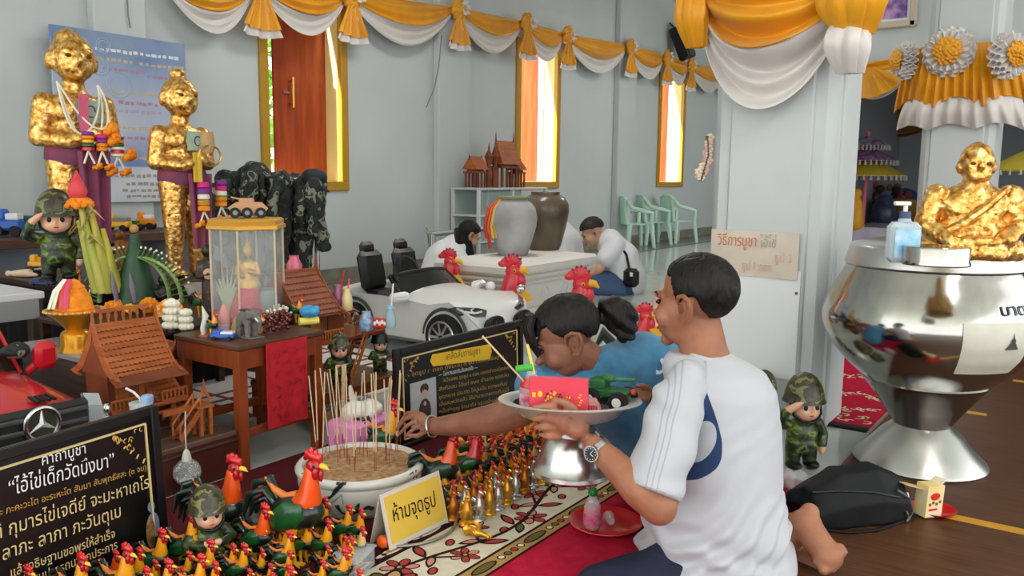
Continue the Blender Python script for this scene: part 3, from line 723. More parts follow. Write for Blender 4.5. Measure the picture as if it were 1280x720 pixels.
def toy_car(label, loc, W, L, H, col, red):
    """open ride-on toy car, nose towards -Y"""
    t = thing('toy_car', label, 'toy car', loc, 0)
    B = mat('car_red', (196, 26, 40), .25, coat=.6) if red else mat('car_white', (226, 226, 224), .3, coat=.5)
    # stations along Y: (y, half width, belt height, crown height)
    st = [(0, .70, .50, .52), (.02, .84, .60, .63), (.06, .93, .66, .70), (.16, .98, .70, .78), (.30, 1., .73, .86), (.42, 1., .76, .92), (.46, 1, .78, .90), (.50, 1, .78, .80), (.6, .98, .78, .62), (.78, .98, .78, .62), (.86, .97, .80, .84), (.94, .93, .78, .84), (1., .78, .62, .64)]
    if not red: st[0] = (0, .60, .36, .38); st[1] = (.03, .80, .48, .52); st[2] = (.08, .95, .66, .70); st[3] = (.17, 1., .80, .82)
    rings = []
    for y, hw, b, c in st:
        hw *= W/2; r = []
        for j in range(19):
            u = -1+2*j/18; a = abs(u); x = hw*u
            if a > .8: x = hw*(1 if u > 0 else -1)*(.93+.07*(1-((a-.8)/.2)))
            z = (c+(b-c)*a**2.2) if a < .88 else b*(1-(a-.88)/.12*.0)-(a-.88)/.12*.06
            r.append(V((x, y*L, z*H)))
        r.append(V((hw*.97, y*L, .22*H))); r.append(V((hw*.8, y*L, .14*H))); r.append(V((-hw*.8, y*L, .14*H))); r.append(V((-hw*.97, y*L, .22*H)))
        rings.append(r)
    q = MB(); q.loft(rings); body = obj('car_body', q, B, t, ang=38)
    wr = .17*W if red else .2*W
    for s_ in (-1, 1):
        for yy in (.2, .8):
            x = s_*W*.47
            q = MB(); q.lathe([(.001, -.05*W), (wr*.72, -.055*W), (wr, -.035*W), (wr*1.02, 0), (wr, .035*W), (wr*.72, .055*W), (.001, .05*W)], 28)
            q.v = [Matrix.Translation((x, yy*L, wr)) @ Matrix.Rotation(pi/2, 4, 'Y') @ v for v in q.v]; wo = obj('wheel', q, M_rubber, t)
            q = MB()
            for kx in range(9):
                a = 2*pi*kx/9; q.box((x+s_*.058*W, yy*L+cos(a)*wr*.34, wr+sin(a)*wr*.34), (.008, wr*.62, .014), (a, 0, 0))
            q.cyl((x+s_*.05*W, yy*L, wr), (x+s_*.064*W, yy*L, wr), wr*.18, n=12)
            ring = [(x+s_*.057*W, yy*L+cos(2*pi*i/24)*wr*.68, wr+sin(2*pi*i/24)*wr*.68) for i in range(25)]; q.tube(ring, .007, 6)
            obj('wheel_rim', q, M_steel, wo)
            q = MB(); ar = [(x-s_*.0*W, yy*L+cos(pi*i/16)*wr*1.22, wr+sin(pi*i/16)*wr*1.22) for i in range(17)]
            q.tube(ar, .010, 6); obj('wheel_arch', q, mat('arch_grey', (70, 66, 64), .6), t)
    # windscreen
    q = MB()
    def ws(u, v):
        x = (u-.5)*2; return V((x*W*(.45-.05*v), (.44+.10*v+.05*(x*x-1)*-.0+.05*x*x)*L, H*(.85+(.40 if red else .25)*v-.06*x*x)))
    q.sheet(ws, 16, 6, .006); obj('windscreen', q, mat('dark_glass', (26, 28, 28), .1, coat=.3), t)
    for s_ in (-1, 1):
        q = MB(); q.tube([ws((s_+1)/2, v/6) for v in range(7)], .012, 8); obj('windscreen_post', q, B if red else M_black, t)
    q = MB(); q.tube([ws(v/12, 1) for v in range(13)], .013, 8); obj('windscreen_rail', q, B if red else M_black, t)
    for s_ in (-1, 1):
        q = MB(); q.box((s_*W*.24, .72*L, H*.62), (W*.34, .12*L, H*.36), bev=.03); q.box((s_*W*.24, .80*L, H*1.06), (W*.33, .07*L, H*.62), (rd(-12), 0, 0), bev=.035); q.box((s_*W*.24, .835*L, H*1.40), (W*.19, .05*L, H*.2), (rd(-12), 0, 0), bev=.025)
        obj('seat', q, M_black, t)
    q = MB(); ring = [(-W*.22+cos(2*pi*i/20)*.075*2.2*W, .56*L+sin(2*pi*i/20)*.03, H*1.06+sin(2*pi*i/20)*.16*W) for i in range(21)]; q.tube(ring, .011, 8); obj('steering_wheel', q, M_black, t)
    return t, B
# ------------------------------------------------------------------ left: altar furniture
t = thing('altar_step', 'low dark wooden platform with plank top under the carved house', 'platform', (0, 0, 0))
x0, x1, y0, y1, zt_ = 1.40, 1.70, 2.30, 2.95, .15
for i in range(6):
    q = MB(); w_ = (y1-y0)/6; q.box(((x0+x1)/2, y0+w_*(i+.5), zt_-.009), (x1-x0, w_-.006, .018), bev=.003); obj('plank', q, mat('plank_brown', (98, 74, 60), .45, c2=(80, 56, 46), vs=7, st=(.6, 8, 1)), t)
q = MB(); q.box(((x0+x1)/2, y0+.012, .066), (x1-x0-.01, .018, .132)); obj('front_panel', q, mat('mahogany_panel', (78, 34, 24), .4, c2=(60, 26, 18), vs=5), t)
q = MB(); q.box(((x0+x1)/2, y0+.002, .118), (x1-x0, .012, .012), bev=.004); obj('moulding', q, M_darkwood, t)
q = MB(); q.box((x1-.012, (y0+y1)/2, .066), (.018, y1-y0-.01, .132)); obj('side_panel', q, M_darkwood, t)
t = thing('altar_bench', 'grey-brown bench with a bright metal edge behind the red toy car', 'bench', (0, 0, 0))
bx0, bx1, by0, by1, bz = 1.50, 1.80, 2.72, 3.34, .35
q = MB(); q.box(((bx0+bx1)/2, (by0+by1)/2, bz-.012), (bx1-bx0, by1-by0, .024), bev=.004); obj('bench_top', q, mat('bench_laminate', (170, 168, 172), .2), t)
q = MB(); q.box((bx0+.012, (by0+by1)/2, bz/2-.012), (.02, by1-by0-.02, bz-.024)); q.box(((bx0+bx1)/2, by0+.02, bz/2-.012), (bx1-bx0-.02, .02, bz-.024)); obj('bench_side', q, mat('bench_grain', (96, 80, 72), .4, c2=(74, 58, 52), vs=8, st=(1, .5, 9)), t)
# altar table (dark cloth) and white table
t = thing('altar_table', 'dark cloth-covered altar table carrying the two gold boy statues', 'table', (0, 0, 0))
q = MB(); q.box((2.3, 3.93, .485), (.9, .95, .03), bev=.004); obj('table_top', q, M_darkwood, t)
q = MB()
def sk(u, v):
    P = [(1.86, 4.4), (1.86, 3.46), (2.74, 3.46)]; L = u*1.82
    x, y = (P[0][0], P[0][1]-L) if L < .94 else (P[1][0]+L-.94, P[1][1]); d_ = .012*sin(L*60)*v
    return V((x+(d_ if L < .94 else 0), y+(0 if L < .94 else d_), .47-.47*v))
q.sheet(sk, 120, 6, .004); obj('table_skirt', q, mat('dark_cloth', (34, 26, 26), .9), t)
t = thing('offering_table', 'small dark low table of flower offerings behind the carved house', 'table', (0, 0, 0))
q = MB(); q.box((2.03, 3.1, .415), (.84, .66, .02), bev=.004); obj('table_top', q, M_darkwood, t)
for x in (1.63, 2.43):
    for y in (2.80, 3.41): q = MB(); q.box((x, y, .2), (.03, .03, .41)); obj('leg', q, M_darkwood, t)
t = thing('white_table', 'white laminate table behind the red toy car', 'table', (0, 0, 0))
q = MB(); q.box((1.18, 4.3, .485), (1.1, 1.4, .03), bev=.004); obj('table_top', q, mat('white_laminate', (224, 222, 226), .35), t)
q = MB(); q.box((1.715, 4.3, .43), (.025, 1.36, .08)); q.box((1.18, 3.615, .43), (1.05, .025, .08)); obj('apron', q, mat('apron_grey', (150, 152, 152), .5), t)
for x in (.68, 1.70):
    for y in (3.63, 4.96):
        q = MB(); q.box((x, y, .235), (.05, .05, .47), bev=.004); obj('leg', q, mat('leg_brown', (70, 52, 44), .5), t)
q = MB(); q.box((1.18, 4.0, .16), (1.0, .7, .02)); obj('lower_shelf', q, M_darkwood, t)
# shelf along the back wall
t = thing('wall_shelf', 'long brown-edged shelf along the back wall under the blue poster', 'shelf', (0, 0, 0))
sx0, sx1, sz = 2.0, 4.75, .60
q = MB(); q.box(((sx0+sx1)/2, 5.42, sz-.03), (sx1-sx0, .42, .06), bev=.006); obj('shelf_board', q, mat('shelf_brown', (92, 60, 48), .5, c2=(70, 44, 36), vs=6, st=(.5, 5, 5)), t)
for x in (2.1, 3.4, 4.6):
    q = MB(); q.box((x, 5.45, .27), (.05, .3, .54)); obj('support', q, M_gray, t)
q = MB(); q.box(((sx0+sx1)/2, 5.56, .27), (sx1-sx0, .02, .54)); obj('back_panel', q, mat('panel_blue_grey', (150, 156, 168), .6), t)
# poster on the wall
PYY = YW-.105
a, b, c = onY(60, 30, PYY), onY(229, 46, PYY), onY(190, 252, PYY)
t = thing('blue_poster', 'large blue and white wall poster with faint gold and red lines of writing', 'poster', (a.x, PYY, c.z))
wd, hh = b.x-a.x, a.z-c.z
m_, nt, bb = _nodes('poster_print')
n = _noise(nt, 2.4, 5); r = _ramp(nt, n.outputs[0], [(.3, (104, 128, 172)), (.48, (140, 156, 188)), (.56, (186, 192, 206)), (.7, (206, 208, 214))])
tc = nt.nodes.new('ShaderNodeTexCoord'); sp = nt.nodes.new('ShaderNodeSeparateXYZ'); nt.links.new(tc.outputs['Object'], sp.inputs[0])
r2 = _ramp(nt, sp.outputs[2], [(.0, (206, 212, 218)), (.21*hh, (206, 212, 218)), (.22*hh, (96, 122, 176)), (.45*hh, (196, 200, 212)), (.62*hh, (190, 194, 208)), (.8*hh, (136, 154, 188)), (.97*hh, (84, 116, 164))])
mx = nt.nodes.new('ShaderNodeMix'); mx.data_type = 'RGBA'; mx.inputs[0].default_value = .3
nt.links.new(r2.outputs[0], mx.inputs[6]); nt.links.new(r.outputs[0], mx.inputs[7]); nt.links.new(mx.outputs[2], bb.inputs['Base Color']); bb.inputs['Roughness'].default_value = .35
q = MB(); q.box((wd/2, -.008, hh/2), (wd, .016, hh), bev=.003); obj('poster_sheet', q, m_, t)
rows = [(.90, .30, .92, 'w'), (.845, .30, .58, 'g'), (.84, .62, .95, 'g'), (.79, .35, .65, 'r'), (.77, .68, .94, 'r'), (.66, .3, .85, 'g'), (.60, .45, .75, 'r'), (.55, .42, .78, 'p'), (.45, .35, .86, 'g'), (.39, .45, .72, 'r'), (.35, .42, .72, 'p'), (.27, .4, .85, 'g'), (.16, .36, .8, 'd'), (.11, .48, .8, 'd'), (.07, .45, .82, 'd'), (.035, .48, .8, 'd')]
for key, col in (('w', (222, 222, 230)), ('g', (190, 176, 148)), ('r', (172, 134, 152)), ('p', (176, 160, 188)), ('d', (160, 146, 140))):
    q = MB(); R2 = random.Random(3)
    for z, xa, xb, kk in rows:
        if kk != key: continue
        x = xa*wd
        while x < xb*wd:
            L = R2.uniform(.012, .04); q.box((x+L/2, -.0168, z*hh+R2.uniform(-.003, .003)), (L, .001, R2.uniform(.012, .026))); x += L+R2.uniform(.004, .02)
    obj('writing', q, mat('poster_ink_'+{'w': 'white', 'g': 'gold', 'r': 'red', 'p': 'pale', 'd': 'dark'}[key], col, .6), t, kind='stuff')
q = MB()
for cx, cz, r in ((.18, .88, .09), (.33, .80, .06), (.46, .70, .09), (.36, .92, .05)):
    ring = [(wd*cx+cos(2*pi*i/28)*r*wd, -.0165, hh*cz+sin(2*pi*i/28)*r*wd) for i in range(29)]
    q.tube(ring, .004, 4); ring = [(wd*cx+cos(2*pi*i/28)*r*wd*.7, -.0165, hh*cz+sin(2*pi*i/28)*r*wd*.7) for i in range(29)]; q.tube(ring, .003, 4)
obj('circle_pattern', q, mat('poster_circle', (160, 184, 206), .5), t, kind='stuff')
# wire down the pilaster
for pts, nm, lb in (([(552, 44), (549, 80), (543, 110), (533, 134)], 'wire', 'thin loose wire hanging from the swag over the pilaster'), ([(159, 0), (160, 18), (163, 35)], 'wire', 'short thin wire hanging above the blue poster')):
    P = [onY(x, y, YW-.105) for x, y in pts]
    q = MB(); q.tube([p-P[0] for p in P], .005, 6); tag(obj(nm, q, mat('wire_grey', (120, 122, 122), .5), loc=P[0]), lb, 'wire')

# ------------------------------------------------------------------ red table
tn = at(303, 592); tx, ty = tn.x, tn.y; TZ = dp(302, 428, dep(tn)).z; tw, td = .36, .34
t = thing('red_table', 'small red-brown wooden table carrying the glass case and trinkets', 'table', (tx, ty, 0))
q = MB(); q.box((tw/2, td/2, TZ-.009), (tw+.02, td+.02, .018), bev=.004); obj('table_top', q, mat('table_top_wood', (96, 60, 40), .4, c2=(78, 46, 30), vs=6), t)
q = MB()
q.box((tw/2, .008, TZ-.05), (tw-.02, .016, .066)); q.box((.008, td/2, TZ-.05), (.016, td-.02, .066)); q.box((tw-.008, td/2, TZ-.05), (.016, td-.02, .066)); q.box((tw/2, td-.008, TZ-.05), (tw-.02, .016, .066)); obj('apron', q, M_redwood, t)
for x in (.0155, tw-.0155):
    for y in (.0155, td-.0155):
        q = MB(); q.box((x, y, (TZ-.018)/2), (.036, .036, TZ-.018), bev=.003); obj('leg', q, M_redwood, t)
for nm, c, s_ in (('stretcher', (tw/2, .018, .13), (tw-.07, .02, .03)), ('stretcher', (tw/2, td-.018, .13), (tw-.07, .02, .03)), ('stretcher', (.018, td/2, .1), (.02, td-.07, .03)), ('stretcher', (tw-.018, td/2, .1), (.02, td-.07, .03))):
    q = MB(); q.box(c, s_, bev=.003); obj(nm, q, M_redwood, t)
q = MB(); q.sheet(lambda u, v: V((.03+(tw-.06)*u, .03+(td-.06)*v, TZ-.085-.035*sin(pi*u)*sin(pi*v))), 12, 12, .004); obj('sling_cloth', q, M_ink, t)
# red printed cloth on the table front
ca, cb, cc = onY(331, 430, ty-.014), onY(381, 420, ty-.014), onY(333, 537, ty-.014)
t = thing('red_cloth', 'bright red printed cloth hanging from the front of the small table', 'cloth', (ca.x, ty-.014, cc.z))
wd, hh = cb.x-ca.x, ca.z-cc.z
q = MB(); q.sheet(lambda u, v: V((u*wd*(1+.03*v), -.004*sin(u*7)*(1-v)-.004-.02*(1-v)*0, v*hh)), 16, 16, .0015); obj('cloth_sheet', q, mat('red_fabric', (186, 22, 36), .7, c2=(168, 16, 30), vs=20, bump=.1, bs=200), t)
q = MB(); R2 = random.Random(5)
for j in range(7):
    for i in range(3):
        x, z = wd*(.2+.3*i), hh*(.12+.125*j)
        for k in range(3):
            a = R2.uniform(0, 6.3); q.box((x+R2.uniform(-.1, .1)*wd, -.0105-.002, z+R2.uniform(-.03, .03)*hh), (R2.uniform(.08, .16)*wd, .0006, .0025), (0, a, 0))
for sgn in (.05, .95):
    q.box((wd*sgn, -.0125, hh*.5), (.002, .0006, hh*.9))
obj('printed_marks', q, mat('dark_red_ink', (150, 16, 28), .8), t, kind='stuff')

# glass case on the table
gc = at(312, 400, TZ); Dg = dep(gc); R6 = U(43, Dg)/.97; hg = U(112, Dg)
t = thing('glass_case', 'six-sided glass display case with a gold-edged lid on the red table', 'case', gc, rd(8))
hexa = [(cos(pi/3*i+pi/6)*R6, sin(pi/3*i+pi/6)*R6) for i in range(6)]
for i in range(6):
    a, b = V((*hexa[i], 0)), V((*hexa[(i+1) % 6], 0)); q = MB(); mdl = (a+b)/2; an = math.atan2(b.y-a.y, b.x-a.x)
    q.box((mdl.x, mdl.y, hg/2+.008), ((b-a).length-.004, .003, hg), (0, 0, an)); obj('glass_pane', q, mat('case_glass', (228, 234, 232), .04, alpha=.13), t)
    q = MB(); q.box((a.x, a.y, hg/2+.008), (.007, .007, hg), (0, 0, an), bev=.001); obj('corner_post', q, mat('post_cream', (196, 178, 150), .4), t)
q = MB(); q.lathe([(R6*1.05, 0), (R6*1.05, .012), (.001, .012)], 6, a0=pi/6, a1=2*pi+pi/6); obj('case_base', q, M_wood_d, t, ang=20)
q = MB(); q.lathe([(R6*1.02, hg+.006), (R6*1.10, hg+.010), (R6*1.10, hg+.022), (R6*1.04, hg+.026), (R6*1.06, hg+.040), (R6*.98, hg+.048), (.001, hg+.048)], 6, a0=pi/6, a1=2*pi+pi/6); obj('case_lid', q, mat('lid_gold', (214, 160, 62), .35, .4), t, ang=20)
CASETOP = gc+V((0, 0, hg+.048))
# ------------------------------------------------------------------ gold boy statues
def boy_statue(label, p, rz, h, knot):
    t = thing('gold_boy_statue', label, 'statue', p, rz, None, h)
    E_ = [('e', (0, 0, .868), (.083, .09, .092)), ('e', (0, -.024, .828), (.072, .07, .056)), ('c', (0, 0, .78), (0, .005, .72), .04, .05),
          ('e', (0, -.095, .852), (.014, .022, .02)), ('e', (0, -.076, .815), (.03, .014, .012)), ('e', (0, -.07, .793), (.024, .02, .016)), ('e', (-.086, .005, .85), (.015, .024, .038)), ('e', (.086, .005, .85), (.015, .024, .038)),
          ('e', (-.035, -.068, .885), (.028, .016, .012)), ('e', (.035, -.068, .885), (.028, .016, .012)),
          ('e', (0, 0, .655), (.118, .075, .085)), ('e', (0, -.004, .56), (.104, .074, .09)), ('e', (0, 0, .475), (.108, .078, .07)),
          ('t', [(-.055, 0, .45), (-.06, -.012, .25), (-.058, 0, .03)], [.067, .05, .036]), ('t', [(.055, 0, .45), (.06, -.012, .25), (.058, 0, .03)], [.067, .05, .036]),
          ('e', (-.06, -.04, .018), (.034, .07, .02)), ('e', (.06, -.04, .018), (.034, .07, .02)),
          ('t', [(-.112, 0, .685), (-.14, .0, .55), (-.05, -.105, .535)], [.044, .036, .028]), ('t', [(.112, 0, .685), (.14, .0, .55), (.05, -.105, .56)], [.044, .036, .028]),
          ('e', (-.03, -.115, .545), (.034, .024, .03)), ('e', (.035, -.115, .57), (.034, .024, .03))]
    if knot: E_ += [('e', (0, .01, .955), (.034, .034, .028)), ('e', (0, .01, .975), (.04, .04, .022))]
    else: E_ += [('e', (-.012, .0, .945), (.05, .055, .03)), ('e', (-.01, .01, .965), (.03, .03, .02))]
    mb = MB(); mb.add(*blob(E_, .0085, 3)); obj('gold_body', mb, M_gold, t, ang=80)
    mb = MB()
    for s_ in (-1, 1): mb.ell((s_*.033, -.079, .868), (.017, .006, .008), None, 10, 6)
    obj('eyes', mb, mat('dark_gold', (96, 58, 22), .5, .5), t)
    mb = MB(); mb.lathe([(.112, .445), (.122, .47), (.12, .50), (.114, .525), (.106, .53)], 28, cap=False, sy=.74); obj('waist_sash', mb, M_gauze, t)
    mb = MB(); mb.sheet(lambda u, v: V(((u-.5)*(.12-.03*v)+.03, -.098-.012*sin(u*14)-.006*v, .50-.36*v)), 20, 12, .004); obj('sash_end', mb, M_gauze, t)
    mb = MB(); mb.sheet(lambda u, v: V(((u-.5)*.11+.005*sin(v*9)+.03, -.088-.006*sin(u*pi)-.0*v, .61+.09*v)), 8, 6, .002); obj('banknote', mb, M_note, t)
    mb = MB(); mb.tube([(.03+.016*cos(a), -.093-.002, .655+.022*sin(a)) for a in np.linspace(0, 5.2, 14)], .003, 5); obj('note_print', mb, mat('note_ink', (52, 78, 74), .7), t)
    return t
def bead_loop(t, pts, r, m_, n=40, nm='garland_strand'):
    mb = MB(); P = [V(p) for p in pts]
    L = [(P[i+1]-P[i]).length for i in range(len(P)-1)]; T_ = sum(L)
    for k_ in range(n):
        s_ = T_*k_/n; i = 0
        while i < len(L)-1 and s_ > L[i]: s_ -= L[i]; i += 1
        mb.ell(P[i].lerp(P[i+1], s_/L[i]), r, None, 6, 4)
    return obj(nm, mb, m_, t)
def tassel(t, p, h, r, cols, flower=True):
    x, y, z = p; e = bpy.data.objects.new('garland_tassel', None); COL.objects.link(e); e.parent = t
    dz = h/len(cols)
    for i, c in enumerate(cols):
        mb = MB(); z1 = z-dz*i; mb.lathe([(r*.8, z1-dz), (r*1.08, z1-dz*.85), (r*1.08, z1-dz*.2), (r*.8, z1)], 12, (x, y, 0)); obj('flower_band', mb, c, e)
    mb = MB()
    for k_ in (-1, 1): mb.tube([(x, y, z-h), (x+k_*r*.9, y-.005, z-h-.05)], .0045, 5)
    obj('thread', mb, M_cream_f, e)
    if flower:
        for k_ in (-1, 1):
            mb = MB()
            for j in range(10): a = j*2.4; mb.ell((x+k_*r*1.1+cos(a)*r*.55, y-.006+sin(a)*.012, z-h-.062+sin(a*1.7)*r*.3), (r*.55, r*.45, r*.35), (a, a*2, 0), 7, 5)
            obj('marigold', mb, M_orange, e)
pB = at(233, 345, .5); hB = U(253, dep(pB)); pB.z = .502
sB = boy_statue('gold-leafed boy statue with topknot and purple sash, lower of the two', pB, rd(-2), hB, True)
tassel(sB, (.03, -.125, .46), .14, .026, [M_pink, M_purple, M_cream_f, mat('dry_gold_flower', (196, 142, 44), .7), M_orange])
tassel(sB, (.15, -.09, .47), .13, .026, [M_purple, M_pink, M_cream_f, mat('dry_gold_flower', (196, 142, 44), .7), M_orange])
mb = MB(); mb.tube([(.07+.06*cos(a), -.13, .585+.05*sin(a)) for a in np.linspace(0, 2*pi, 22)], .005, 6); obj('gold_hoop', mb, M_brass, sB)
mb = MB(); mb.lathe([(.030, .0), (.036, .02), (.036, .07), (.03, .1)], 14, (.075, -.10, .6)); obj('wicker_cup', mb, mat('wicker', (186, 150, 104), .7, bump=.4, bs=150), sB)
mb = MB(); mb.sheet(lambda u, v: V((.0+(u-.5)*.045, -.13-.003*sin(u*9), .60-.14*v)), 6, 6, .005); obj('yellow_ribbon', mb, mat('yellow_ribbon', (214, 176, 50), .6), sB)
pA = at(105, 343, .5); hA = U(303, dep(pA)); pA.z = .502
sA = boy_statue('taller gold-leafed boy statue hung with flower garlands before the blue poster', pA, rd(-10), hA, False)
for k_, (dx, dz) in enumerate(((-.02, 0), (.01, -.04), (.05, .02))):
    bead_loop(sA, [(.075*cos(q_)+dx*sin(q_), -.05-.08*sin(q_)**.6, .765-(.20-dz)*sin(q_)) for q_ in np.linspace(pi, 0, 16)], .0048, M_cream_f, 80)
tassel(sA, (.0, -.13, .575), .075, .022, [M_purple, M_orange, M_yelp, M_green, M_redp], False)
tassel(sA, (.05, -.135, .565), .065, .02, [M_pink, M_purple, M_orange, M_orange])
tassel(sA, (.115, -.12, .56), .08, .024, [M_purple, M_orange, M_green, M_cream_f, M_redp, M_cream_f])
mb = MB(); mb.sheet(lambda u, v: V(((u-.5)*.035-.005, -.125+.01*sin(v*3), .72-.2*v)), 6, 8, .01); obj('pink_ribbon', mb, mat('pink_braid', (206, 96, 126), .7, bump=.5, bs=140), sA)
for x, z in ((.085, .585), (.095, .545), (.155, .485)):
    mb = MB()
    for j in range(12): a = j*2.4; mb.ell((x+cos(a)*.014, -.14+sin(a)*.008, z+sin(a*1.7)*.014), .016, None, 7, 5)
    obj('marigold', mb, M_orange, sA)

# ------------------------------------------------------------------ dolls and offerings on the altar
p = at(80, 351, .5); soldier('saluting soldier doll in camouflage on the white table corner', p+V((0, .04, 0)), RC+rd(28), U(114, dep(p)+.04))
def stand_on(px, py, z): return at(px, py, z)
def pile(t, nm, c, r, n, m_, sr, fl=1.):
    mb = MB(); R2 = random.Random(len(nm)+n)
    for j in range(n):
        a = j*2.4; f = (j+.5)/n; ph = math.acos(1-f*1.0); mb.ell((c[0]+r*sin(ph)*cos(a), c[1]+r*sin(ph)*sin(a), c[2]+r*fl*cos(ph)), (sr, sr, sr*.7), (R2.random()*3, R2.random()*3, 0), 7, 5)
    return obj(nm, mb, m_, t)
# sugar-cane and lotus offering
p = at(122, 366, .5); p = p+V((0, .0, 0)); D_ = dep(p); k = D_/FPX
t = thing('lotus_offering', 'yellow-green banana stalk offering topped by a red lotus and marigolds', 'offering', p, RC)
for i, (x0, x1, z1) in enumerate(((8, -16, 112), (16, -4, 104), (-2, -20, 90), (22, 8, 80), (4, -12, 118))):
    mb = MB(); mb.tube([(x0*k, i*.008, 0), ((x0*.6+x1*.4)*k, i*.008-.01, z1*.45*k), (x1*k, i*.006, z1*k)], [.024, .02, .010], 10); obj('stalk', mb, mat('stalk_yellow', (190, 174, 62), .5, c2=(150, 148, 52), vs=8, st=(3, 3, .6)) if i % 2 else mat('stalk_green', (150, 160, 60), .5, c2=(186, 176, 80), vs=8, st=(3, 3, .6)), t)
for i in range(9):
    a = i*.9; z = (60+i*5)*k; mb = MB(); mb.tube([(-6*k, -.02, z), ((-6+12*cos(a))*k, -.03, z+8*k), ((-6+24*cos(a))*k, -.03, z-4*k)], [.003, .012, .001], 6, flat=.3); obj('dry_leaf', mb, mat('dry_leaf', (186, 170, 96), .7), t)
mb = MB(); mb.lathe([(.004, 112*k), (9*k, 118*k), (11.5*k, 126*k), (8*k, 136*k), (.001, 152*k)], 14, (-18*k, 0, 0))
obj('lotus_bud', mb, mat('lotus_red', (206, 40, 52), .5, c2=(226, 80, 84), vs=9), t)
pile(t, 'marigold_ring', (-16*k, 0, 108*k), 13*k, 26, M_orange, 5*k, .6)
# bai sri: banana-leaf cone with fins
p = at(172, 378, .45); D_ = dep(p); k = D_/FPX
t = thing('banana_leaf_cone', 'dark green banana-leaf cone offering with fringed leaf fins', 'offering', p, RC)
mb = MB(); mb.lathe([(27*k, 0), (24*k, 14*k), (17*k, 40*k), (9*k, 68*k), (5*k, 86*k), (.001, 88*k)], 18); obj('leaf_cone', mb, M_dgreen, t)
mb = MB(); mb.ell((0, 0, 92*k), 5.5*k, None, 10, 8); obj('top_knob', mb, mat('pale_bud', (190, 140, 74), .6), t)
for i, (sx, sc_) in enumerate(((-1, 1.), (1, 1.), (-1, .72), (1, 1.25))):
    base = 6 if i < 2 else 14
    path = [V((sx*(base+38*sc_*sin(f*1.6))*k, -.02-.01*i, (58*min(1, sc_)-56*f**1.7*min(1, sc_))*k)) for f in np.linspace(0, 1, 14)][::-1]
    mb = MB(); mb.tube(path, [4.5*k]*13+[1*k], 8, flat=.45); obj('leaf_fin', mb, mat('fin_green', (126, 158, 88), .5, c2=(160, 182, 118), vs=30), t)
    mb = MB(); mc = MB()
    for j, q_ in enumerate(path):
        d_ = V((sx*(1.1-j*.05), 0, .3+j*.05)).normalized(); mb.tube([q_, q_+d_*12*k], [1.7*k, .5*k], 5); mc.ell(q_+d_*13*k, 1.6*k, None, 6, 4)
    obj('fin_spikes', mb, M_green, t, kind='stuff'); obj('jasmine_tips', mc, M_cream_f, t, kind='stuff')
for x in (-14, 8):
    mb = MB(); mb.tube([(x*k, -24*k, 4*k), (x*k-2*k, -26*k, 24*k), (x*k-6*k, -22*k, 42*k)], [5*k, 6*k, .5*k], 8, flat=.3); obj('mauve_leaf', mb, mat('mauve_leaf', (150, 136, 160), .6), t)
pile(t, 'marigold_cluster', (-20*k, -24*k, -6*k), 9*k, 16, M_orange, 4*k)
# black round figurine, marigold balls, jasmine towers along the altar front
p = at(206, 378, .45); D_ = dep(p); k = D_/FPX
t = thing('black_figurine', 'small black seated figurine beside the banana-leaf cone', 'figurine', p, RC)
mb = MB(); mb.add(*blob([('e', (0, 0, 11*k), (11*k, 9*k, 12*k)), ('e', (0, 0, 28*k), (7*k, 7*k, 8*k)), ('c', (-9*k, -5*k, 14*k), (-1*k, -9*k, 8*k), 4*k, 3*k), ('c', (9*k, -5*k, 14*k), (1*k, -9*k, 8*k), 4*k, 3*k)], 1.2*k, 3)); obj('figure', mb, mat('black_glaze', (30, 26, 24), .35), t)
for i, (px, py, r, lb) in enumerate(((187, 386, 10, 'orange marigold ball beside the black figurine'), (149, 372, 9, 'orange marigold ball left of the banana-leaf cone'))):
    p = at(px, py, .44); k = dep(p)/FPX; t = thing('marigold_ball', lb, 'flower', p)
    pile(t, 'petals', (0, 0, 2*k), r*k, 40, M_orange, 3.4*k); mb = MB(); mb.ell((0, 0, 3*k), r*k*.95, None, 12, 8); obj('flower_core', mb, M_orange, t)
p = at(213, 398, .44); k = dep(p)/FPX
t = thing('marigold_wreath', 'orange marigold wreath leaning behind the white jasmine tower', 'wreath', p, RC)
for j in range(16):
    a = pi*j/15; mb = MB(); pile(t, 'marigold', (cos(a)*13*k, 0, 3*k+sin(a)*16*k), 4*k, 8, M_orange if j % 3 else mat('marigold_pale', (240, 186, 110), .7), 3*k)
for px, py, n, lb in ((216, 410, 4, 'white jasmine flower tower before the marigold wreath'), (233, 412, 3, 'white jasmine flower tower on a black foot')):
    p = at(px, py, .43); k = dep(p)/FPX; t = thing('jasmine_tower', lb, 'flower', p, RC)
    for j in range(n):
        mb = MB(); rr = (13-j*1.5)*k if n == 4 else (8-j)*k
        for q_ in range(9): a = 2*pi*q_/9; mb.ell((cos(a)*rr*.7, sin(a)*rr*.7, (4+j*9)*k), 4.2*k, None, 7, 5)
        mb.ell((0, 0, (5+j*9)*k), rr*.7, None, 8, 6); obj('jasmine_tier', mb, M_cream_f, t)
    mb = MB(); mb.lathe([(8*k, -4*k), (6*k, 0)], 12); obj('tower_foot', mb, M_ink, t)
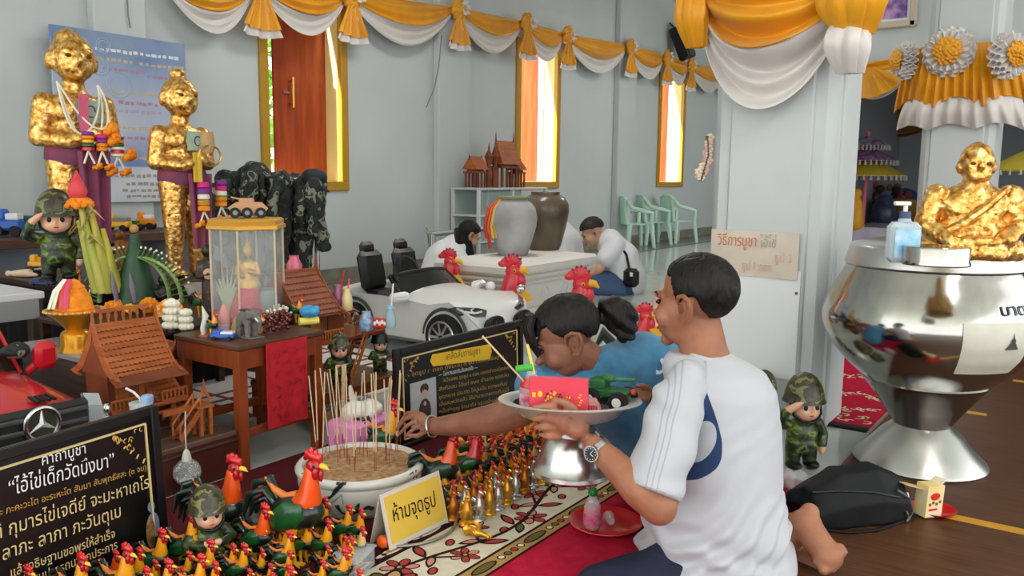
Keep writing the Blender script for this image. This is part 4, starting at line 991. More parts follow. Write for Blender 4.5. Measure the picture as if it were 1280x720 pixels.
# mask figure: dark soldier statuette and dark robed statuette behind the case
p = at(263, 395, .45); k = dep(p)/FPX
t = thing('dark_statuette', 'tall dark statuette holding its hands, between gold boy and glass case', 'statuette', p, RC+rd(15))
mb = MB(); mb.add(*blob([('c', (0, 0, 4*k), (0, 0, 60*k), 11*k, 8*k), ('e', (0, 0, 62*k), (12*k, 8*k, 12*k)), ('e', (0, 0, 82*k), (8*k, 8*k, 9*k)), ('c', (-11*k, 0, 66*k), (-12*k, -5*k, 50*k), 4*k, 3.5*k), ('c', (11*k, 0, 66*k), (12*k, -5*k, 50*k), 4*k, 3.5*k), ('c', (-12*k, -5*k, 50*k), (0, -11*k, 54*k), 3.5*k, 3*k), ('c', (12*k, -5*k, 50*k), (0, -11*k, 54*k), 3.5*k, 3*k)], 1.6*k, 3)); obj('figure', mb, mat('dark_bronze', (44, 34, 28), .4, .3, c2=(110, 80, 50), vs=60, lo=.5, hi=.75), t)
mb = MB(); mb.ell((0, -10*k, 54*k), (6*k, 3*k, 7*k), None, 10, 8); obj('held_tablet', mb, mat('tan_tablet', (196, 164, 128), .6), t)
# brown statuette behind
p = at(152, 336, .5); k = dep(p)/FPX
t = thing('brown_statuette', 'small brown standing statuette behind the banana-leaf cone', 'statuette', p, RC)
mb = MB(); mb.add(*blob([('c', (0, 0, 2*k), (0, 0, 26*k), 8*k, 6*k), ('e', (0, 0, 28*k), (9*k, 6*k, 8*k)), ('e', (0, 0, 42*k), (5.5*k, 5.5*k, 6*k)), ('c', (-8*k, 0, 32*k), (-9*k, -4*k, 18*k), 3*k, 2.5*k), ('c', (8*k, 0, 32*k), (9*k, -4*k, 18*k), 3*k, 2.5*k)], 1.4*k, 3)); obj('figure', mb, mat('brown_glaze', (150, 92, 36), .35, .3), t)
p = at(140, 338, .5); k = dep(p)/FPX
t = thing('zebra_toy', 'black and white striped toy behind the lotus offering', 'toy', p, RC)
for j in range(7):
    mb = MB(); mb.lathe([(4*k, j*5*k), (5*k, j*5*k+2.5*k), (4*k, j*5*k+5*k)], 10); obj('stripe_ring', mb, M_white_p if j % 2 else M_ink, t)
# folded clear wrap, small rooster etc. come with the trinkets below
# orange garland pile on a gold pedestal tray
p = at(96, 438, .35); k = dep(p)/FPX
t = thing('pedestal_tray', 'shiny gold pedestal tray on the bench', 'tray', p)
mb = MB(); mb.lathe([(21*k, 0), (20*k, 3*k), (18*k, 8*k), (18*k, 20*k), (16*k, 24*k), (11*k, 27*k), (14*k, 32*k), (24*k, 42*k), (32*k, 48*k), (34*k, 50*k), (30*k, 50*k), (12*k, 44*k), (.001, 43*k)], 36, cap=False); obj('tray_body', mb, mat('gold_lacquer', (206, 142, 30), .3, .6), t)
mb = MB()
for j in range(30): a = 2*pi*j/30; mb.ell((cos(a)*33*k, sin(a)*33*k, 51*k), (3*k, 3*k, 2*k), None, 6, 4)
obj('petal_rim', mb, mat('gold_rim', (214, 180, 110), .4, .4), t)
t = thing('garland_mound', 'mound of orange garlands with red and white ribbons on the gold tray', 'garland', p+V((0, 0, 44*k)))
mb = MB(); mb.lathe([(19*k, 0), (22*k, 10*k), (20*k, 22*k), (12*k, 36*k), (7*k, 44*k), (.001, 46*k)], 20); obj('garland_core', mb, M_orange, t)
for j in range(8):
    mb = MB(); r = (22-j*1.6)*k; mb.tube([(cos(a)*r, sin(a)*r, (5+j*4.4)*k) for a in np.linspace(0, 2*pi, 22)], 2.8*k, 6); obj('garland_coil', mb, M_orange, t)
fd = V((-cos(rd(35)), -sin(rd(35)), 0)); sd = V((sin(rd(35)), -cos(rd(35)), 0))
for j, (dx, m_) in enumerate(((-4, M_redp), (2, mat('pink_ribbon', (214, 70, 110), .5)), (-13, M_cream_f), (-18, M_cream_f))):
    mb = MB(); mb.tube([fd*(9*k)+sd*(dx*.3*k)+V((0, 0, 46*k)), fd*(20*k)+sd*(dx*.7*k)+V((0, 0, 33*k)), fd*(25*k)+sd*(dx*k)+V((0, 0, 12*k))], [3.4*k, 3.6*k, 3*k], 6, flat=.5); obj('ribbon', mb, m_, t)
# orange bird-of-paradise leaf bits behind
p = at(103, 372, .42); k = dep(p)/FPX
t = thing('leaf_offering', 'small folded-leaf offering with orange petals beside the soldier doll', 'offering', p, RC)
for j in range(7):
    a = -1.1+j*.37; mb = MB(); mb.tube([(0, 0, 0), (sin(a)*14*k, -.005*j, cos(a)*18*k), (sin(a)*26*k, -.005*j, cos(a)*30*k)], [3*k, 4*k, .5*k], 7, flat=.35); obj('folded_leaf', mb, M_orange if j in (2, 3) else mat('fin_green', (126, 158, 88), .5), t)
pile(t, 'marigold_cluster', (8*k, 0, 10*k), 9*k, 16, M_orange, 4*k)

for i, (px, py, r, lb) in enumerate(((148, 384, 8, 'orange marigold clump before the left fin of the leaf cone'), (162, 388, 6, 'small yellow marigold clump under the leaf cone'))):
    p = at(px, py, .44); k = dep(p)/FPX; t = thing('marigold_clump', lb, 'flower', p); pile(t, 'petals', (0, 0, 0), r*k, 34, M_orange if not i else M_yelp, 3.2*k)
p = at(246, 384, .44); k = dep(p)/FPX
t = thing('clear_wrap', 'crumpled clear cellophane cone between the leaf cone and the glass case', 'wrapping', p, RC)
mb = MB(); mb.lathe([(.002, 0), (10*k, 16*k), (15*k, 30*k)], 14, cap=False); obj('film', mb, mat('cellophane', (214, 206, 198), .15, alpha=.45), t)
# ------------------------------------------------------------------ inside and on top of the glass case
p = gc+V((0, 0, .013)); k = Dg/FPX
t = thing('gold_figurine', 'gold crowned dancer figurine standing inside the glass case', 'figurine', p, RC)
mb = MB(); mb.add(*blob([('c', (0, 0, 34*k), (0, 0, 52*k), 10*k, 8*k), ('e', (0, 0, 62*k), (10*k, 7*k, 11*k)), ('e', (0, 0, 82*k), (6*k, 6*k, 7.5*k)), ('c', (0, 0, 88*k), (0, 0, 99*k), 4*k, 1.2*k), ('t', [(-10*k, 0, 68*k), (-14*k, -2*k, 54*k), (-4*k, -9*k, 52*k)], [3.4*k, 3*k, 2.4*k]), ('t', [(10*k, 0, 68*k), (14*k, -2*k, 54*k), (4*k, -9*k, 58*k)], [3.4*k, 3*k, 2.4*k]), ('e', (-7*k, 0, 42*k), (8*k, 8*k, 12*k)), ('e', (7*k, 0, 40*k), (8*k, 8*k, 10*k))], 1.3*k, 3)); obj('figure', mb, mat('pale_gold', (216, 176, 96), .4, .6, c2=(190, 140, 60), vs=80), t)
mb = MB(); mb.lathe([(22*k, 0), (24*k, 6*k), (20*k, 20*k), (14*k, 34*k), (8*k, 38*k), (.001, 38*k)], 16); obj('rose_base', mb, mat('rose_cloth', (196, 50, 70), .8, bump=.7, bs=90), t)
t = thing('grey_urn', 'small grey-green urn inside the glass case', 'urn', p+sd*(24*k), 0)
mb = MB(); mb.lathe([(8*k, 0), (12*k, 10*k), (12*k, 26*k), (8*k, 34*k), (9*k, 36*k)], 16); obj('urn_body', mb, mat('celadon_grey', (120, 132, 132), .4), t)
t = thing('fan_plant', 'pale fan-shaped plastic plant inside the glass case', 'plant', p-sd*(26*k), RC)
for j in range(9):
    a = -1.2+j*.3; mb = MB(); mb.tube([(0, 0, 0), (sin(a)*10*k, 0, 25*k+cos(a)*10*k), (sin(a)*24*k, 0, 34*k+cos(a)*26*k)], [1.5*k, 2*k, .6*k], 5); obj('frond', mb, mat('pale_frond', (168, 176, 140), .7), t)
t = thing('toy_tank', 'tan toy armoured car on top of the glass case', 'toy', CASETOP+V((.01, 0, .0)), RC+rd(20))
mb = MB(); mb.loft([[V((x, y, z)) for x, z in ((-20*k, 6*k), (-24*k, 12*k), (-14*k, 19*k), (16*k, 19*k), (23*k, 12*k), (19*k, 6*k))] for y in (-9*k, 9*k)]); obj('hull', mb, mat('tan_plastic', (190, 144, 104), .5), t)
mb = MB(); mb.box((-2*k, 0, 21*k), (18*k, 12*k, 6*k), bev=.004); mb.tube([(-6*k, 0, 22*k), (-20*k, 0, 25*k)], 1.2*k, 6); obj('turret', mb, mat('tan_plastic', (190, 144, 104), .5), t)
for x in (-16*k, -2*k, 14*k):
    for y in (-10*k, 10*k):
        mb = MB(); mb.cyl((x, y-2.5*k, 6.5*k), (x, y+2.5*k, 6.5*k), 6.5*k, n=16); w_ = obj('wheel', mb, M_rubber, t); mb = MB(); mb.cyl((x, y-2.7*k, 6.5*k), (x, y+2.7*k, 6.5*k), 3*k, n=12); obj('hub', mb, M_gray, w_)

# ------------------------------------------------------------------ carved houses
p = at(160, 545, .15); p.z = .15; k = dep(p)/FPX
t = thing('carved_house', 'carved wooden spirit house with steep tiled roof on the low platform', 'house', p+V((.05, .06, 0)))
Wh, Dh = .21, .20
for x in (-.10, .10):
    for y in (-.08, .08):
        mb = MB(); mb.box((x, y, .045), (.016, .016, .09)); obj('post', mb, M_wood, t)
mb = MB(); mb.box((.01, 0, .094), (.27, .22, .012), bev=.002); obj('deck', mb, M_wood, t)
mb = MB(); mb.box((0, .03, .155), (.19, .13, .11)); obj('wall', mb, M_wood_d, t)
for x in (-.05, .03):
    mb = MB(); mb.box((x, -.037, .15), (.045, .006, .07)); obj('shutter', mb, M_wood, t)
house_roof(t, 0, Wh, .01, .22, .205, .155, .05, 9)
mb = MB(); mb.sheet(lambda u, v: V((-.125+.25*u, -.10-.045*v, .207-.022*v)), 10, 2, .004); obj('eave', mb, M_wood_d, t)
house_rail(t, -.125, .0, -.105, .1); house_rail(t, .05, .14, -.105, .1)
# openwork ridge board above
for j in range(7):
    mb = MB(); x = -.075+j*.025; mb.lathe([(.004, .345), (.008, .355), (.003, .375), (.007, .385), (.001, .41)], 6, (x, .02, 0)); obj('ridge_spindle', mb, M_wood, t)
mb = MB(); mb.box((0, .02, .405), (.18, .008, .012)); obj('ridge_rail', mb, M_wood, t)
# small pavilions right of it
def pavilion(label, p, rz, s_, pol=.09):
    t = thing('small_pavilion', label, 'house', p, rz)
    for x in (-.045, .045):
        for y in (-.035, .035):
            mb = MB(); mb.box((x*s_, y*s_, pol/2), (.011*s_, .011*s_, pol)); obj('post', mb, M_wood, t)
    mb = MB(); mb.box((0, 0, pol+.005), (.125*s_, .11*s_, .01), bev=.002); obj('deck', mb, M_wood, t)
    mb = MB(); mb.box((0, .01*s_, pol+.03*s_), (.08*s_, .06*s_, .045*s_)); obj('wall', mb, M_wood_d, t)
    house_roof(t, 0, .10*s_, 0, .11*s_, pol+.052*s_, .062*s_, .025*s_, 5)
    return t
p = at(207, 535, .15); pavilion('small carved pavilion with tiled roof right of the spirit house', p+V((.01, .05, 0)), rd(8), 1.0, .055)
p = at(232, 520, .15); pavilion('tiny carved pavilion high on posts beside the red table leg', p+V((.04, .14, 0)), rd(90), .62, .17)
p = at(252, 545, .15)
t = thing('stair_gate', 'carved wooden gate with a slanted stair at the platform end', 'gate', p+V((-.03, .02, 0)))
house_stairs(t, (-.045, 0, .005), (.03, 0, .085), .04)
for x in (.03, .065):
    for y in (-.02, .02): mb = MB(); mb.box((x, y, .05), (.011, .011, .1)); obj('post', mb, M_wood, t)
mb = MB(); mb.box((.045, 0, .097), (.06, .06, .008)); mb.box((-.03, .015, .092), (.10, .01, .018)); obj('deck', mb, M_wood, t)
mb = MB(); pts, _i = bargeboard(.05, .05, .005, .022); mb.prism(pts[:-1]+[(0.018, .0), (0, .03), (-.018, .0)], -.003, .003, Matrix.Translation((.045, -.02, .115))); obj('gable_arch', mb, M_wood, t)
# second house on its own low stand
b1, b2 = at(388, 492, .16), at(505, 468, .16)
sy = (b1.y+b2.y)/2
t = thing('house_stand', 'low red-brown wooden stand under the second carved house', 'stand', (b1.x, sy, 0))
mb = MB(); L = b2.x-b1.x+.02; mb.box((L/2, .2, .148), (L, .4, .024), bev=.004); obj('stand_top', mb, mat('stand_brown', (120, 70, 46), .45, c2=(96, 54, 36), vs=6), t)
mb = MB(); mb.box((L/2, .006, .128), (L, .012, .03)); obj('apron', mb, M_redwood, t)
for x in (.02, L-.02):
    for y in (.02, .38): mb = MB(); mb.box((x, y, .068), (.03, .03, .136)); obj('leg', mb, M_redwood, t)
hp = at(400, 480, .16); ho = V((hp.x+.03, sy+.22, .16))
t = thing('carved_house', 'larger carved wooden house with red-brown tiled roof and stairs behind the glass case', 'house', ho)
for x in (-.12, .02, .10, .27):
    for y in (-.13, .10):
        mb = MB(); mb.box((x, y, .085), (.018, .018, .17)); obj('post', mb, M_redwood, t)
mb = MB(); mb.box((.075, -.02, .176), (.43, .28, .014), bev=.002); obj('deck', mb, M_redwood, t)
mb = MB(); mb.box((-.03, .03, .235), (.17, .17, .11)); obj('wall', mb, M_wood_d, t)
mb = MB(); mb.box((-.01, -.058, .235), (.05, .006, .09)); obj('door_leaf', mb, M_wood, t)
Mrt = mat('roof_terracotta', (150, 84, 52), .6, c2=(124, 64, 38), vs=12)
house_roof(t, -.035, .20, .02, .30, .285, .165, .06, 8, wood=Mrt)
house_roof(t, .165, .10, .03, .16, .262, .07, .075, 5, wood=Mrt)
mb = MB(); mb.box((.165, .05, .225), (.09, .08, .09)); obj('side_room', mb, M_wood_d, t)
house_rail(t, -.13, .05, -.155, .183, .04); house_rail(t, .16, .285, -.155, .183, .045); house_rail(t, -.155, .02, .285, .183, .045, 'y')
house_stairs(t, (.02, -.20, .01), (.14, -.165, .17), .06, 7)
for x, hh in ((.245, .12), (.285, .10)):
    mb = MB(); mb.prism([(-.02, 0), (.02, 0), (.012, .03), (0, hh), (-.012, .03)], -.004, .004, Matrix.Translation((x, .06, .19))); obj('spire', mb, M_wood, t)
HOUSE2 = ho
# ------------------------------------------------------------------ toy cars
cn = onY(45, 527, 2.42); Wc = .62
c0 = V((cn.x, 2.42, 0)); Hc = .40
t, B = toy_car('red ride-on toy car with three-pointed star on its grille, behind the black sign', c0, Wc, 1.1, Hc, None, True)
mb = MB(); mb.box((0, -.006, .265), (.40, .03, .15), bev=.02); gr = obj('grille', mb, mat('grille_black', (34, 34, 36), .4), t)
for i in range(4):
    mb = MB(); mb.box((0, -.026, .212+.034*i), (.37, .012, .014), bev=.004); obj('grille_bar', mb, mat('grille_bar_grey', (82, 82, 84), .3, .4), gr)
zE = cn.z; mb = MB(); R_ = .046; mb.tube([(cos(a)*R_, -.038, zE+sin(a)*R_) for a in np.linspace(0, 2*pi, 30)], .0065, 8); em = obj('star_emblem', mb, M_steel, t)
mb = MB(); mb.cyl((0, -.03, zE), (0, -.034, zE), R_, n=28); obj('emblem_disc', mb, mat('emblem_dark', (50, 50, 34), .4), em); t.scale = (.74, 1, 1); em.scale = (1.35, 1, 1)
mb = MB()
for j in range(3):
    a = pi/2+j*2*pi/3; d_ = V((cos(a), 0, sin(a))); s_ = V((-sin(a), 0, cos(a))); c_ = V((0, -.036, zE))
    mb.add([c_+d_*R_, c_+s_*.009, c_-s_*.009, c_+V((0, -.008, 0))], [(0, 1, 3), (0, 3, 2), (1, 2, 3)])
obj('star', mb, mat('star_silver', (206, 206, 204), .35, .6), em)
mb = MB(); mb.lathe([(.024, 0), (.022, .004), (.001, .005)], 20); mb.v = [Matrix.Translation((0, .035, .288)) @ Matrix.Rotation(rd(50), 4, 'X') @ v for v in mb.v]; obj('bonnet_badge', mb, mat('badge_gold', (176, 132, 86), .4, .3), t)
for s_ in (-1, 1):
    mb = MB(); mb.add([V((s_*.245, .012, .20)), V((s_*.305, .07, .24)), V((s_*.308, .12, .31)), V((s_*.285, .07, .325)), V((s_*.262, .02, .30)), V((s_*.285, .02, .25))], [(0, 1, 5), (1, 2, 5), (2, 3, 5), (3, 4, 5), (4, 0, 5)])
    mb2 = MB(); mb2.add([v+V((s_*.006, -.012, 0)) for v in mb.v]+[v+V((-s_*.03, .03, 0)) for v in mb.v], [f for f in mb.f]+[[6+i for i in reversed(f)] for f in mb.f]+[(i, (i+1) % 5, 6+(i+1) % 5, 6+i) for i in range(5)])
    hl = obj('headlight', mb2, mat('lens_grey', (158, 164, 166), .12, coat=.6), t, ang=15)
    for zz in (.25, .285): mb = MB(); mb.ell((s_*.284, .008, zz), (.016, .014, .018), None, 10, 7); obj('lamp', mb, M_steel, hl)
    mb = MB()
    for j in range(4): mb.box((s_*.13+(j-1.5)*.022, .16, .318), (.014, .055, .006), (rd(7), 0, 0))
    obj('bonnet_vent', mb, M_black, t)
    mb = MB(); mb.box((s_*.345, .46, .385), (.10, .06, .095), bev=.022); mir = obj('wing_mirror', mb, B, t)
    mb = MB(); mb.tube([(s_*.29, .5, .33), (s_*.32, .47, .36)], .014, 8); obj('mirror_stalk', mb, B, mir)
# white toy car
n1 = onY(648, 410, 2.62); wl = at(520, 432)
Ww = .62; cxw = onY(628, 395, 2.75).x
t, B = toy_car('white ride-on toy sports car with black seats behind the second black sign', V((cxw-.05, 2.66, 0)), Ww, 1.15, .40, None, False)
for s_ in (-1, 1):
    mb = MB(); pts = [(s_*.135+cos(a)*.078, .0+abs(cos(a))*.01, .195+sin(a)*.038) for a in np.linspace(0, 2*pi, 24)]; mb.tube(pts, .012, 6); mb.ell((s_*.135, .012, .195), (.072, .012, .034), None, 16, 6)
    g_ = obj('grille', mb, M_black, t)
    mb = MB()
    for j in range(8): mb.box((s_*.135+(j-3.5)*.017, -.004, .195), (.004, .01, .055))
    obj('grille_bars', mb, mat('grille_bar_grey', (82, 82, 84), .3, .4), g_)
    P_ = [V((s_*.15, .055, .262)), V((s_*.21, .075, .28)), V((s_*.285, .16, .285)), V((s_*.298, .20, .275)), V((s_*.285, .13, .25)), V((s_*.22, .07, .235)), V((s_*.165, .045, .245))]
    c_ = sum(P_, V())/7; mb = MB(); up_ = V((s_*.012, -.012, .012)); Pv = [p_+up_ for p_ in P_]; mb.add(Pv+[c_+up_*1.4]+[p_-up_*2 for p_ in P_], [(i, (i+1) % 7, 7) for i in range(7)]+[(i, 8+i, 8+(i+1) % 7, (i+1) % 7) for i in range(7)])
    hl = obj('headlight', mb, mat('lens_dark', (70, 74, 78), .15, coat=.6), t, ang=15)
    mb = MB(); mb.tube([Pv[6].lerp(c_, .3)+up_, Pv[5].lerp(c_, .35)+up_, Pv[4].lerp(c_, .4)+up_], .006, 6); mb.tube([Pv[1].lerp(c_, .5)+up_, c_+up_*1.6, Pv[5].lerp(c_, .5)+up_], .005, 6); obj('light_strip', mb, M_white_p, hl)
    mb = MB(); mb.box((s_*.36, .50, .325), (.12, .06, .05), (0, 0, s_*.2), bev=.015); mir = obj('wing_mirror', mb, B, t); mb = MB(); mb.tube([(s_*.28, .5, .30), (s_*.34, .5, .315)], .012, 8); obj('mirror_stalk', mb, B, mir)

# ------------------------------------------------------------------ black signs
def corner_flourish(mb, M_, sx, sz, s_):
    R2 = random.Random(2)
    for j in range(16):
        a = R2.random(); b = R2.random()*(1-a)*.9; x, z = sx*(s_*a), sz*(s_*b)
        r = s_*R2.uniform(.05, .1); an = R2.uniform(0, 6.3)
        pts = [M_ @ V((x+cos(an+q*.6)*r*(1-q*.09), z+sin(an+q*.6)*r*(1-q*.09), .0)) for q in range(7)]; mb.tube(pts, s_*.016, 4)
    for j in range(5):
        a = j/5; mb.tube([M_ @ V((sx*s_*a, sz*s_*(1-a)*.9, 0)), M_ @ V((sx*s_*(a+.08), sz*s_*(1-a)*1.02, 0))], s_*.03, 4)
M_gold_ink = mat('gold_ink', (198, 160, 76), .5, .2)
M_gold_pale = mat('gold_ink_pale', (214, 190, 134), .5)
M_sign = mat('sign_black', (10, 9, 10), .3, coat=.15)
def sign(label, P, rz, W, H_, z0, tilt, name='sign_board'):
    """framed black board, foot at P, leaning back by tilt; returns thing and face matrix (x right, y up)"""
    t = thing('black_sign', label, 'sign', P, rz)
    Rx = Matrix.Translation((0, 0, z0)) @ Matrix.Rotation(-tilt, 4, 'X')
    mb = MB(); mb.T = Rx; mb.box((W/2, .008, H_/2), (W, .016, H_), bev=.004); obj(name, mb, M_sign, t)
    mb = MB(); mb.T = Rx
    for x in (.012, W-.012): mb.box((x, -.003, H_/2), (.024, .012, H_), bev=.003)
    for z in (.012, H_-.012): mb.box((W/2, -.003, z), (W-.048, .012, .024), bev=.003)
    obj('frame', mb, mat('sign_frame_black', (20, 19, 20), .35), t)
    mb = MB(); mb.T = Rx
    for x in (.04, W-.04): mb.box((x, -.0015, H_/2), (.005, .004, H_-.08))
    for z in (.04, H_-.04): mb.box((W/2, -.0015, z), (W-.08, .004, .005))
    obj('gold_line', mb, M_gold_pale, t)
    for sx in (.2, .8):
        mb = MB(); mb.T = Rx; mb.tube([(W*sx, .016, H_*.6), (W*sx, .016+H_*.35*.6, .0)], .008, 6); obj('prop_leg', mb, M_darkwood, t)
    F_ = Rx @ Matrix(((1, 0, 0, 0), (0, 0, -1, -.0015), (0, 1, 0, 0), (0, 0, 0, 1)))
    return t, F_
# first sign, bottom left
br = at(212, 702); Dbr = dep(br); trp = dp(206, 499, Dbr)
az = YAW-math.atan((1153-640)/FPX)+rd(0)                       # its lower edge runs this way
H1 = trp.z; W1 = .66
org = V((br.x, br.y, 0))-V((cos(az), sin(az), 0))*W1
t, F1 = sign('black sign board with large white and gold lettering at the front left corner', org, az, W1, H1, 0, rd(3))
def face_uv(px, py, rz, org, F_):
    """picture point -> sign face coordinates"""
    Mw = Matrix.Translation(org) @ Matrix.Rotation(rz, 4, 'Z') @ F_
    o, n_ = Mw.translation, (Mw.to_3x3() @ V((0, 0, 1)))
    d_ = ray(px, py); s_ = (o-CP).dot(n_)/d_.dot(n_); q_ = Mw.inverted() @ (CP+d_*s_); return q_
uv = lambda x, y: face_uv(x, y, az, org, F1)
def line(mb, body, F_, pL, pR, size_px_h, size=None):
    """a line of writing from face point pL to pR"""
    d_ = (pR-pL); an = math.atan2(d_.y, d_.x); M_ = F_ @ Matrix.Translation((pL.x, pL.y, .0012)) @ Matrix.Rotation(an, 4, 'Z')
    text(mb, body, M_, size, d_.length)
kf = (uv(60, 580)-uv(60, 600)).length/20
MWHT = mat('white_letter', (232, 230, 226), .5)
mb = MB(); line(mb, 'คาถาบูชา', F1, uv(51, 582), uv(108, 566), 0, 19*kf); line(mb, '“ไอ้ไข่เด็กวัดบึงบา”', F1, uv(10, 620), uv(143, 582), 0, 26*kf); obj('lettering', mb, MWHT, t, label='white lettering')
mb = MB(); line(mb, 'ตัสสะ ภะคะวะโต อะระหะโต สัมมา สัมพุทธัสสะ (๓ จบ)', F1, uv(-22, 651), uv(183, 587), 0, 11.5*kf); obj('lettering', mb, M_gold_ink, t, label='small gold lettering')
mb = MB(); line(mb, 'ติ กุมารไข่เจดีย์ จะมะหาเถโร', F1, uv(-10, 676), uv(187, 609), 0, 24*kf); line(mb, 'ลาภะ ลาภา ภะวันตุเม', F1, uv(2, 701), uv(152, 645), 0, 24*kf)
line(mb, 'แล้วอธิษฐานขอพรให้สำเร็จ', F1, uv(12, 722), uv(144, 671), 0, 16*kf); line(mb, 'สมปรารถนาทุกประการ', F1, uv(40, 730), uv(147, 685), 0, 16*kf); obj('lettering', mb, M_gold_pale, t, label='large pale gold lettering')
mb = MB()
for cx, cz, sx, sz in ((W1-.05, H1-.05, -1, -1), (.05, H1-.05, 1, -1)):
    corner_flourish(mb, F1 @ Matrix.Translation((cx, cz, .001)), sx, sz, .085)
obj('corner_flourish', mb, M_gold_ink, t)
c_ = uv(190, 650); mb = MB(); M_ = F1 @ Matrix.Translation((c_.x, c_.y, .0015))
def flat_ell(mb, M_, cx, cy, rx, ry, dz=0.): mb.add([M_ @ V((cx+cos(2*pi*i/18)*rx, cy+sin(2*pi*i/18)*ry, dz)) for i in range(18)], [list(range(18))])
flat_ell(mb, M_, .002, -.03, .022, .05); flat_ell(mb, M_, .0, .035, .011, .014); obj('portrait_print', mb, mat('print_blue_grey', (110, 124, 142), .6), t)
mb = MB(); flat_ell(mb, M_, -.008, -.03, .014, .04, .0006); obj('portrait_print', mb, mat('print_tan', (176, 134, 82), .6, c2=(90, 60, 40), vs=40), t)

# second sign, behind the incense pot
Y2 = 2.02; tl, tr = onY(496, 430, Y2), onY(655, 403, Y2); W2 = tr.x-tl.x; H2 = (tl.z+tr.z)/2-.005
org2 = V((tl.x, Y2, 0)); t, F2 = sign('black sign board with yellow heading panel and boy photograph behind the incense pot', org2, 0, W2, H2, .0, rd(2))
uv2 = lambda x, y: face_uv(x, y, 0, org2, F2)
a, b, c, d = uv2(540, 443), uv2(612, 430), uv2(612, 449), uv2(541, 458)
mb = MB(); z_ = .0012; mb.add([F2 @ V((*p_, z_)) for p_ in ((a.x, a.y), (b.x, b.y), (b.x+.014, (b.y+c.y)/2), (c.x, c.y), (d.x, d.y), (a.x-.014, (a.y+d.y)/2))], [(0, 5, 4, 3, 2, 1)]); obj('heading_panel', mb, mat('panel_yellow', (228, 182, 40), .4), t)
kf = (uv2(570, 440)-uv2(570, 460)).length/20
mb = MB(); pl, pr_ = uv2(556, 450), uv2(600, 442)
M_ = F2 @ Matrix.Translation((0, 0, .0008)); line(mb, 'เคล็ดลับการบูชา', M_, pl, pr_, 0, 12*kf); obj('lettering', mb, mat('letter_brown', (96, 70, 40), .6), t, label='dark lettering on the yellow panel')
mb = MB()
for body, xl, yl, xr, yr in (('จุดธูป ๙ ดอก ตั้งนะโม ๓ จบ ตั้งจิตอธิษฐาน', 514, 470, 630, 447), ('ไหว้ขอพร จุดธูป ๑ ดอก บอกกล่าวขอโชคลาภ', 553, 478, 636, 461), ('สิ่งที่ชอบ ได้แก่ ขนม น้ำแดง ของเล่น', 548, 489, 636, 470), ('ชุดทหาร ประทัด ไก่ปูนปั้น ถวายแก้บน', 548, 499, 634, 481), ('เมื่อสมหวังแล้ว ให้นำมาถวายตามที่บนไว้', 548, 508, 636, 489), ('หมั่นทำบุญ รักษาศีล กรวดน้ำแผ่เมตตา', 548, 517, 634, 499)):
    line(mb, body, F2, uv2(xl, yl), uv2(xr, yr), 0, 6.6*kf)
obj('lettering', mb, M_gold_ink, t, label='small gold lettering')
mb = MB(); line(mb, '— ไม่ควรขอเกินวันละครั้ง —', F2, uv2(548, 471), uv2(597, 461), 0, 7*kf); obj('lettering', mb, MWHT, t, label='white lettering')
mb = MB()
for cx, sx in ((.05, 1), (W2-.05, -1)): corner_flourish(mb, F2 @ Matrix.Translation((cx, H2-.05, .001)), sx, -1, .075)
obj('corner_flourish', mb, M_gold_ink, t)
a, b, c = uv2(512, 480), uv2(544, 474), uv2(512, 540)
mb = MB(); mb.T = F2; mb.box(((a.x+b.x)/2, (a.y+c.y)/2, .002), (b.x-a.x, a.y-c.y, .003)); ph = obj('photograph', mb, mat('photo_grey', (178, 180, 182), .5, c2=(160, 164, 168), vs=8), t)
pw, phh = b.x-a.x, a.y-c.y; cx, cy = (a.x+b.x)/2, c.y
M_ = F2 @ Matrix.Translation((cx+.004, cy, .0042))
mb = MB(); flat_ell(mb, M_, 0, phh*.33, pw*.24, phh*.28); flat_ell(mb, M_, 0, phh*.82, pw*.17, phh*.11); obj('boy_print', mb, mat('photo_dark', (46, 32, 32), .6, c2=(80, 60, 56), vs=60), ph)
mb = MB(); M_2 = M_ @ Matrix.Translation((0, 0, .0006)); flat_ell(mb, M_2, 0, phh*.72, pw*.11, phh*.08); flat_ell(mb, M_2, 0, phh*.50, pw*.05, phh*.05); obj('face_print', mb, mat('photo_skin', (196, 160, 140), .6), ph)

# ------------------------------------------------------------------ incense pot
p = at(450, 655); pcx = at(451, 628); DP = dep(pcx); k = DP/FPX
t = thing('incense_pot', 'white ceramic incense pot painted with a blue-green tree landscape', 'pot', pcx)
rimz = dp(451, 573, DP).z
R_ = 79*k
prof = [(.72, 0), (.74, .02), (.80, .12), (.88, .30), (.94, .48), (.965, .64), (.96, .76), (.93, .80), (.98, .82), (1.0, .87), (1.0, .93), (.97, .985), (.93, 1.0), (.89, .985), (.875, .93), (.87, .80)]
mb = MB(); mb.lathe([(r*R_, z*rimz) for r, z in prof], 56, cap=False); obj('pot_body', mb, mat('white_porcelain', (218, 216, 208), .15, coat=.4), t)
mb = MB(); mb.lathe([(.001, .012), (.7*R_, .012)], 40); 
def snd(u, v): r = R_*.885*v; a = 2*pi*u; return V((r*cos(a), r*sin(a), rimz*.90+.006*noise.noise(V((r*cos(a)*18, r*sin(a)*18, 0)))))
mb = MB(); mb.grid(snd, 48, 14); obj('sand', mb, mat('incense_sand', (196, 156, 112), .9, c2=(150, 110, 76), vs=60, bump=.8, bs=160), t, kind='stuff')
def pot_pt(px, py, off=.002):
    d_ = ray(px, py); o = pcx
    for s_ in np.linspace(DP-.3, DP+.05, 500):
        q_ = CP+d_*float(s_)-o; r = math.hypot(q_.x, q_.y)
        if 0 <= q_.z <= rimz and r <= float(np.interp(q_.z/rimz, [z for r_, z in prof[:9]], [r_ for r_, z in prof[:9]]))*R_+off: return q_
    return q_
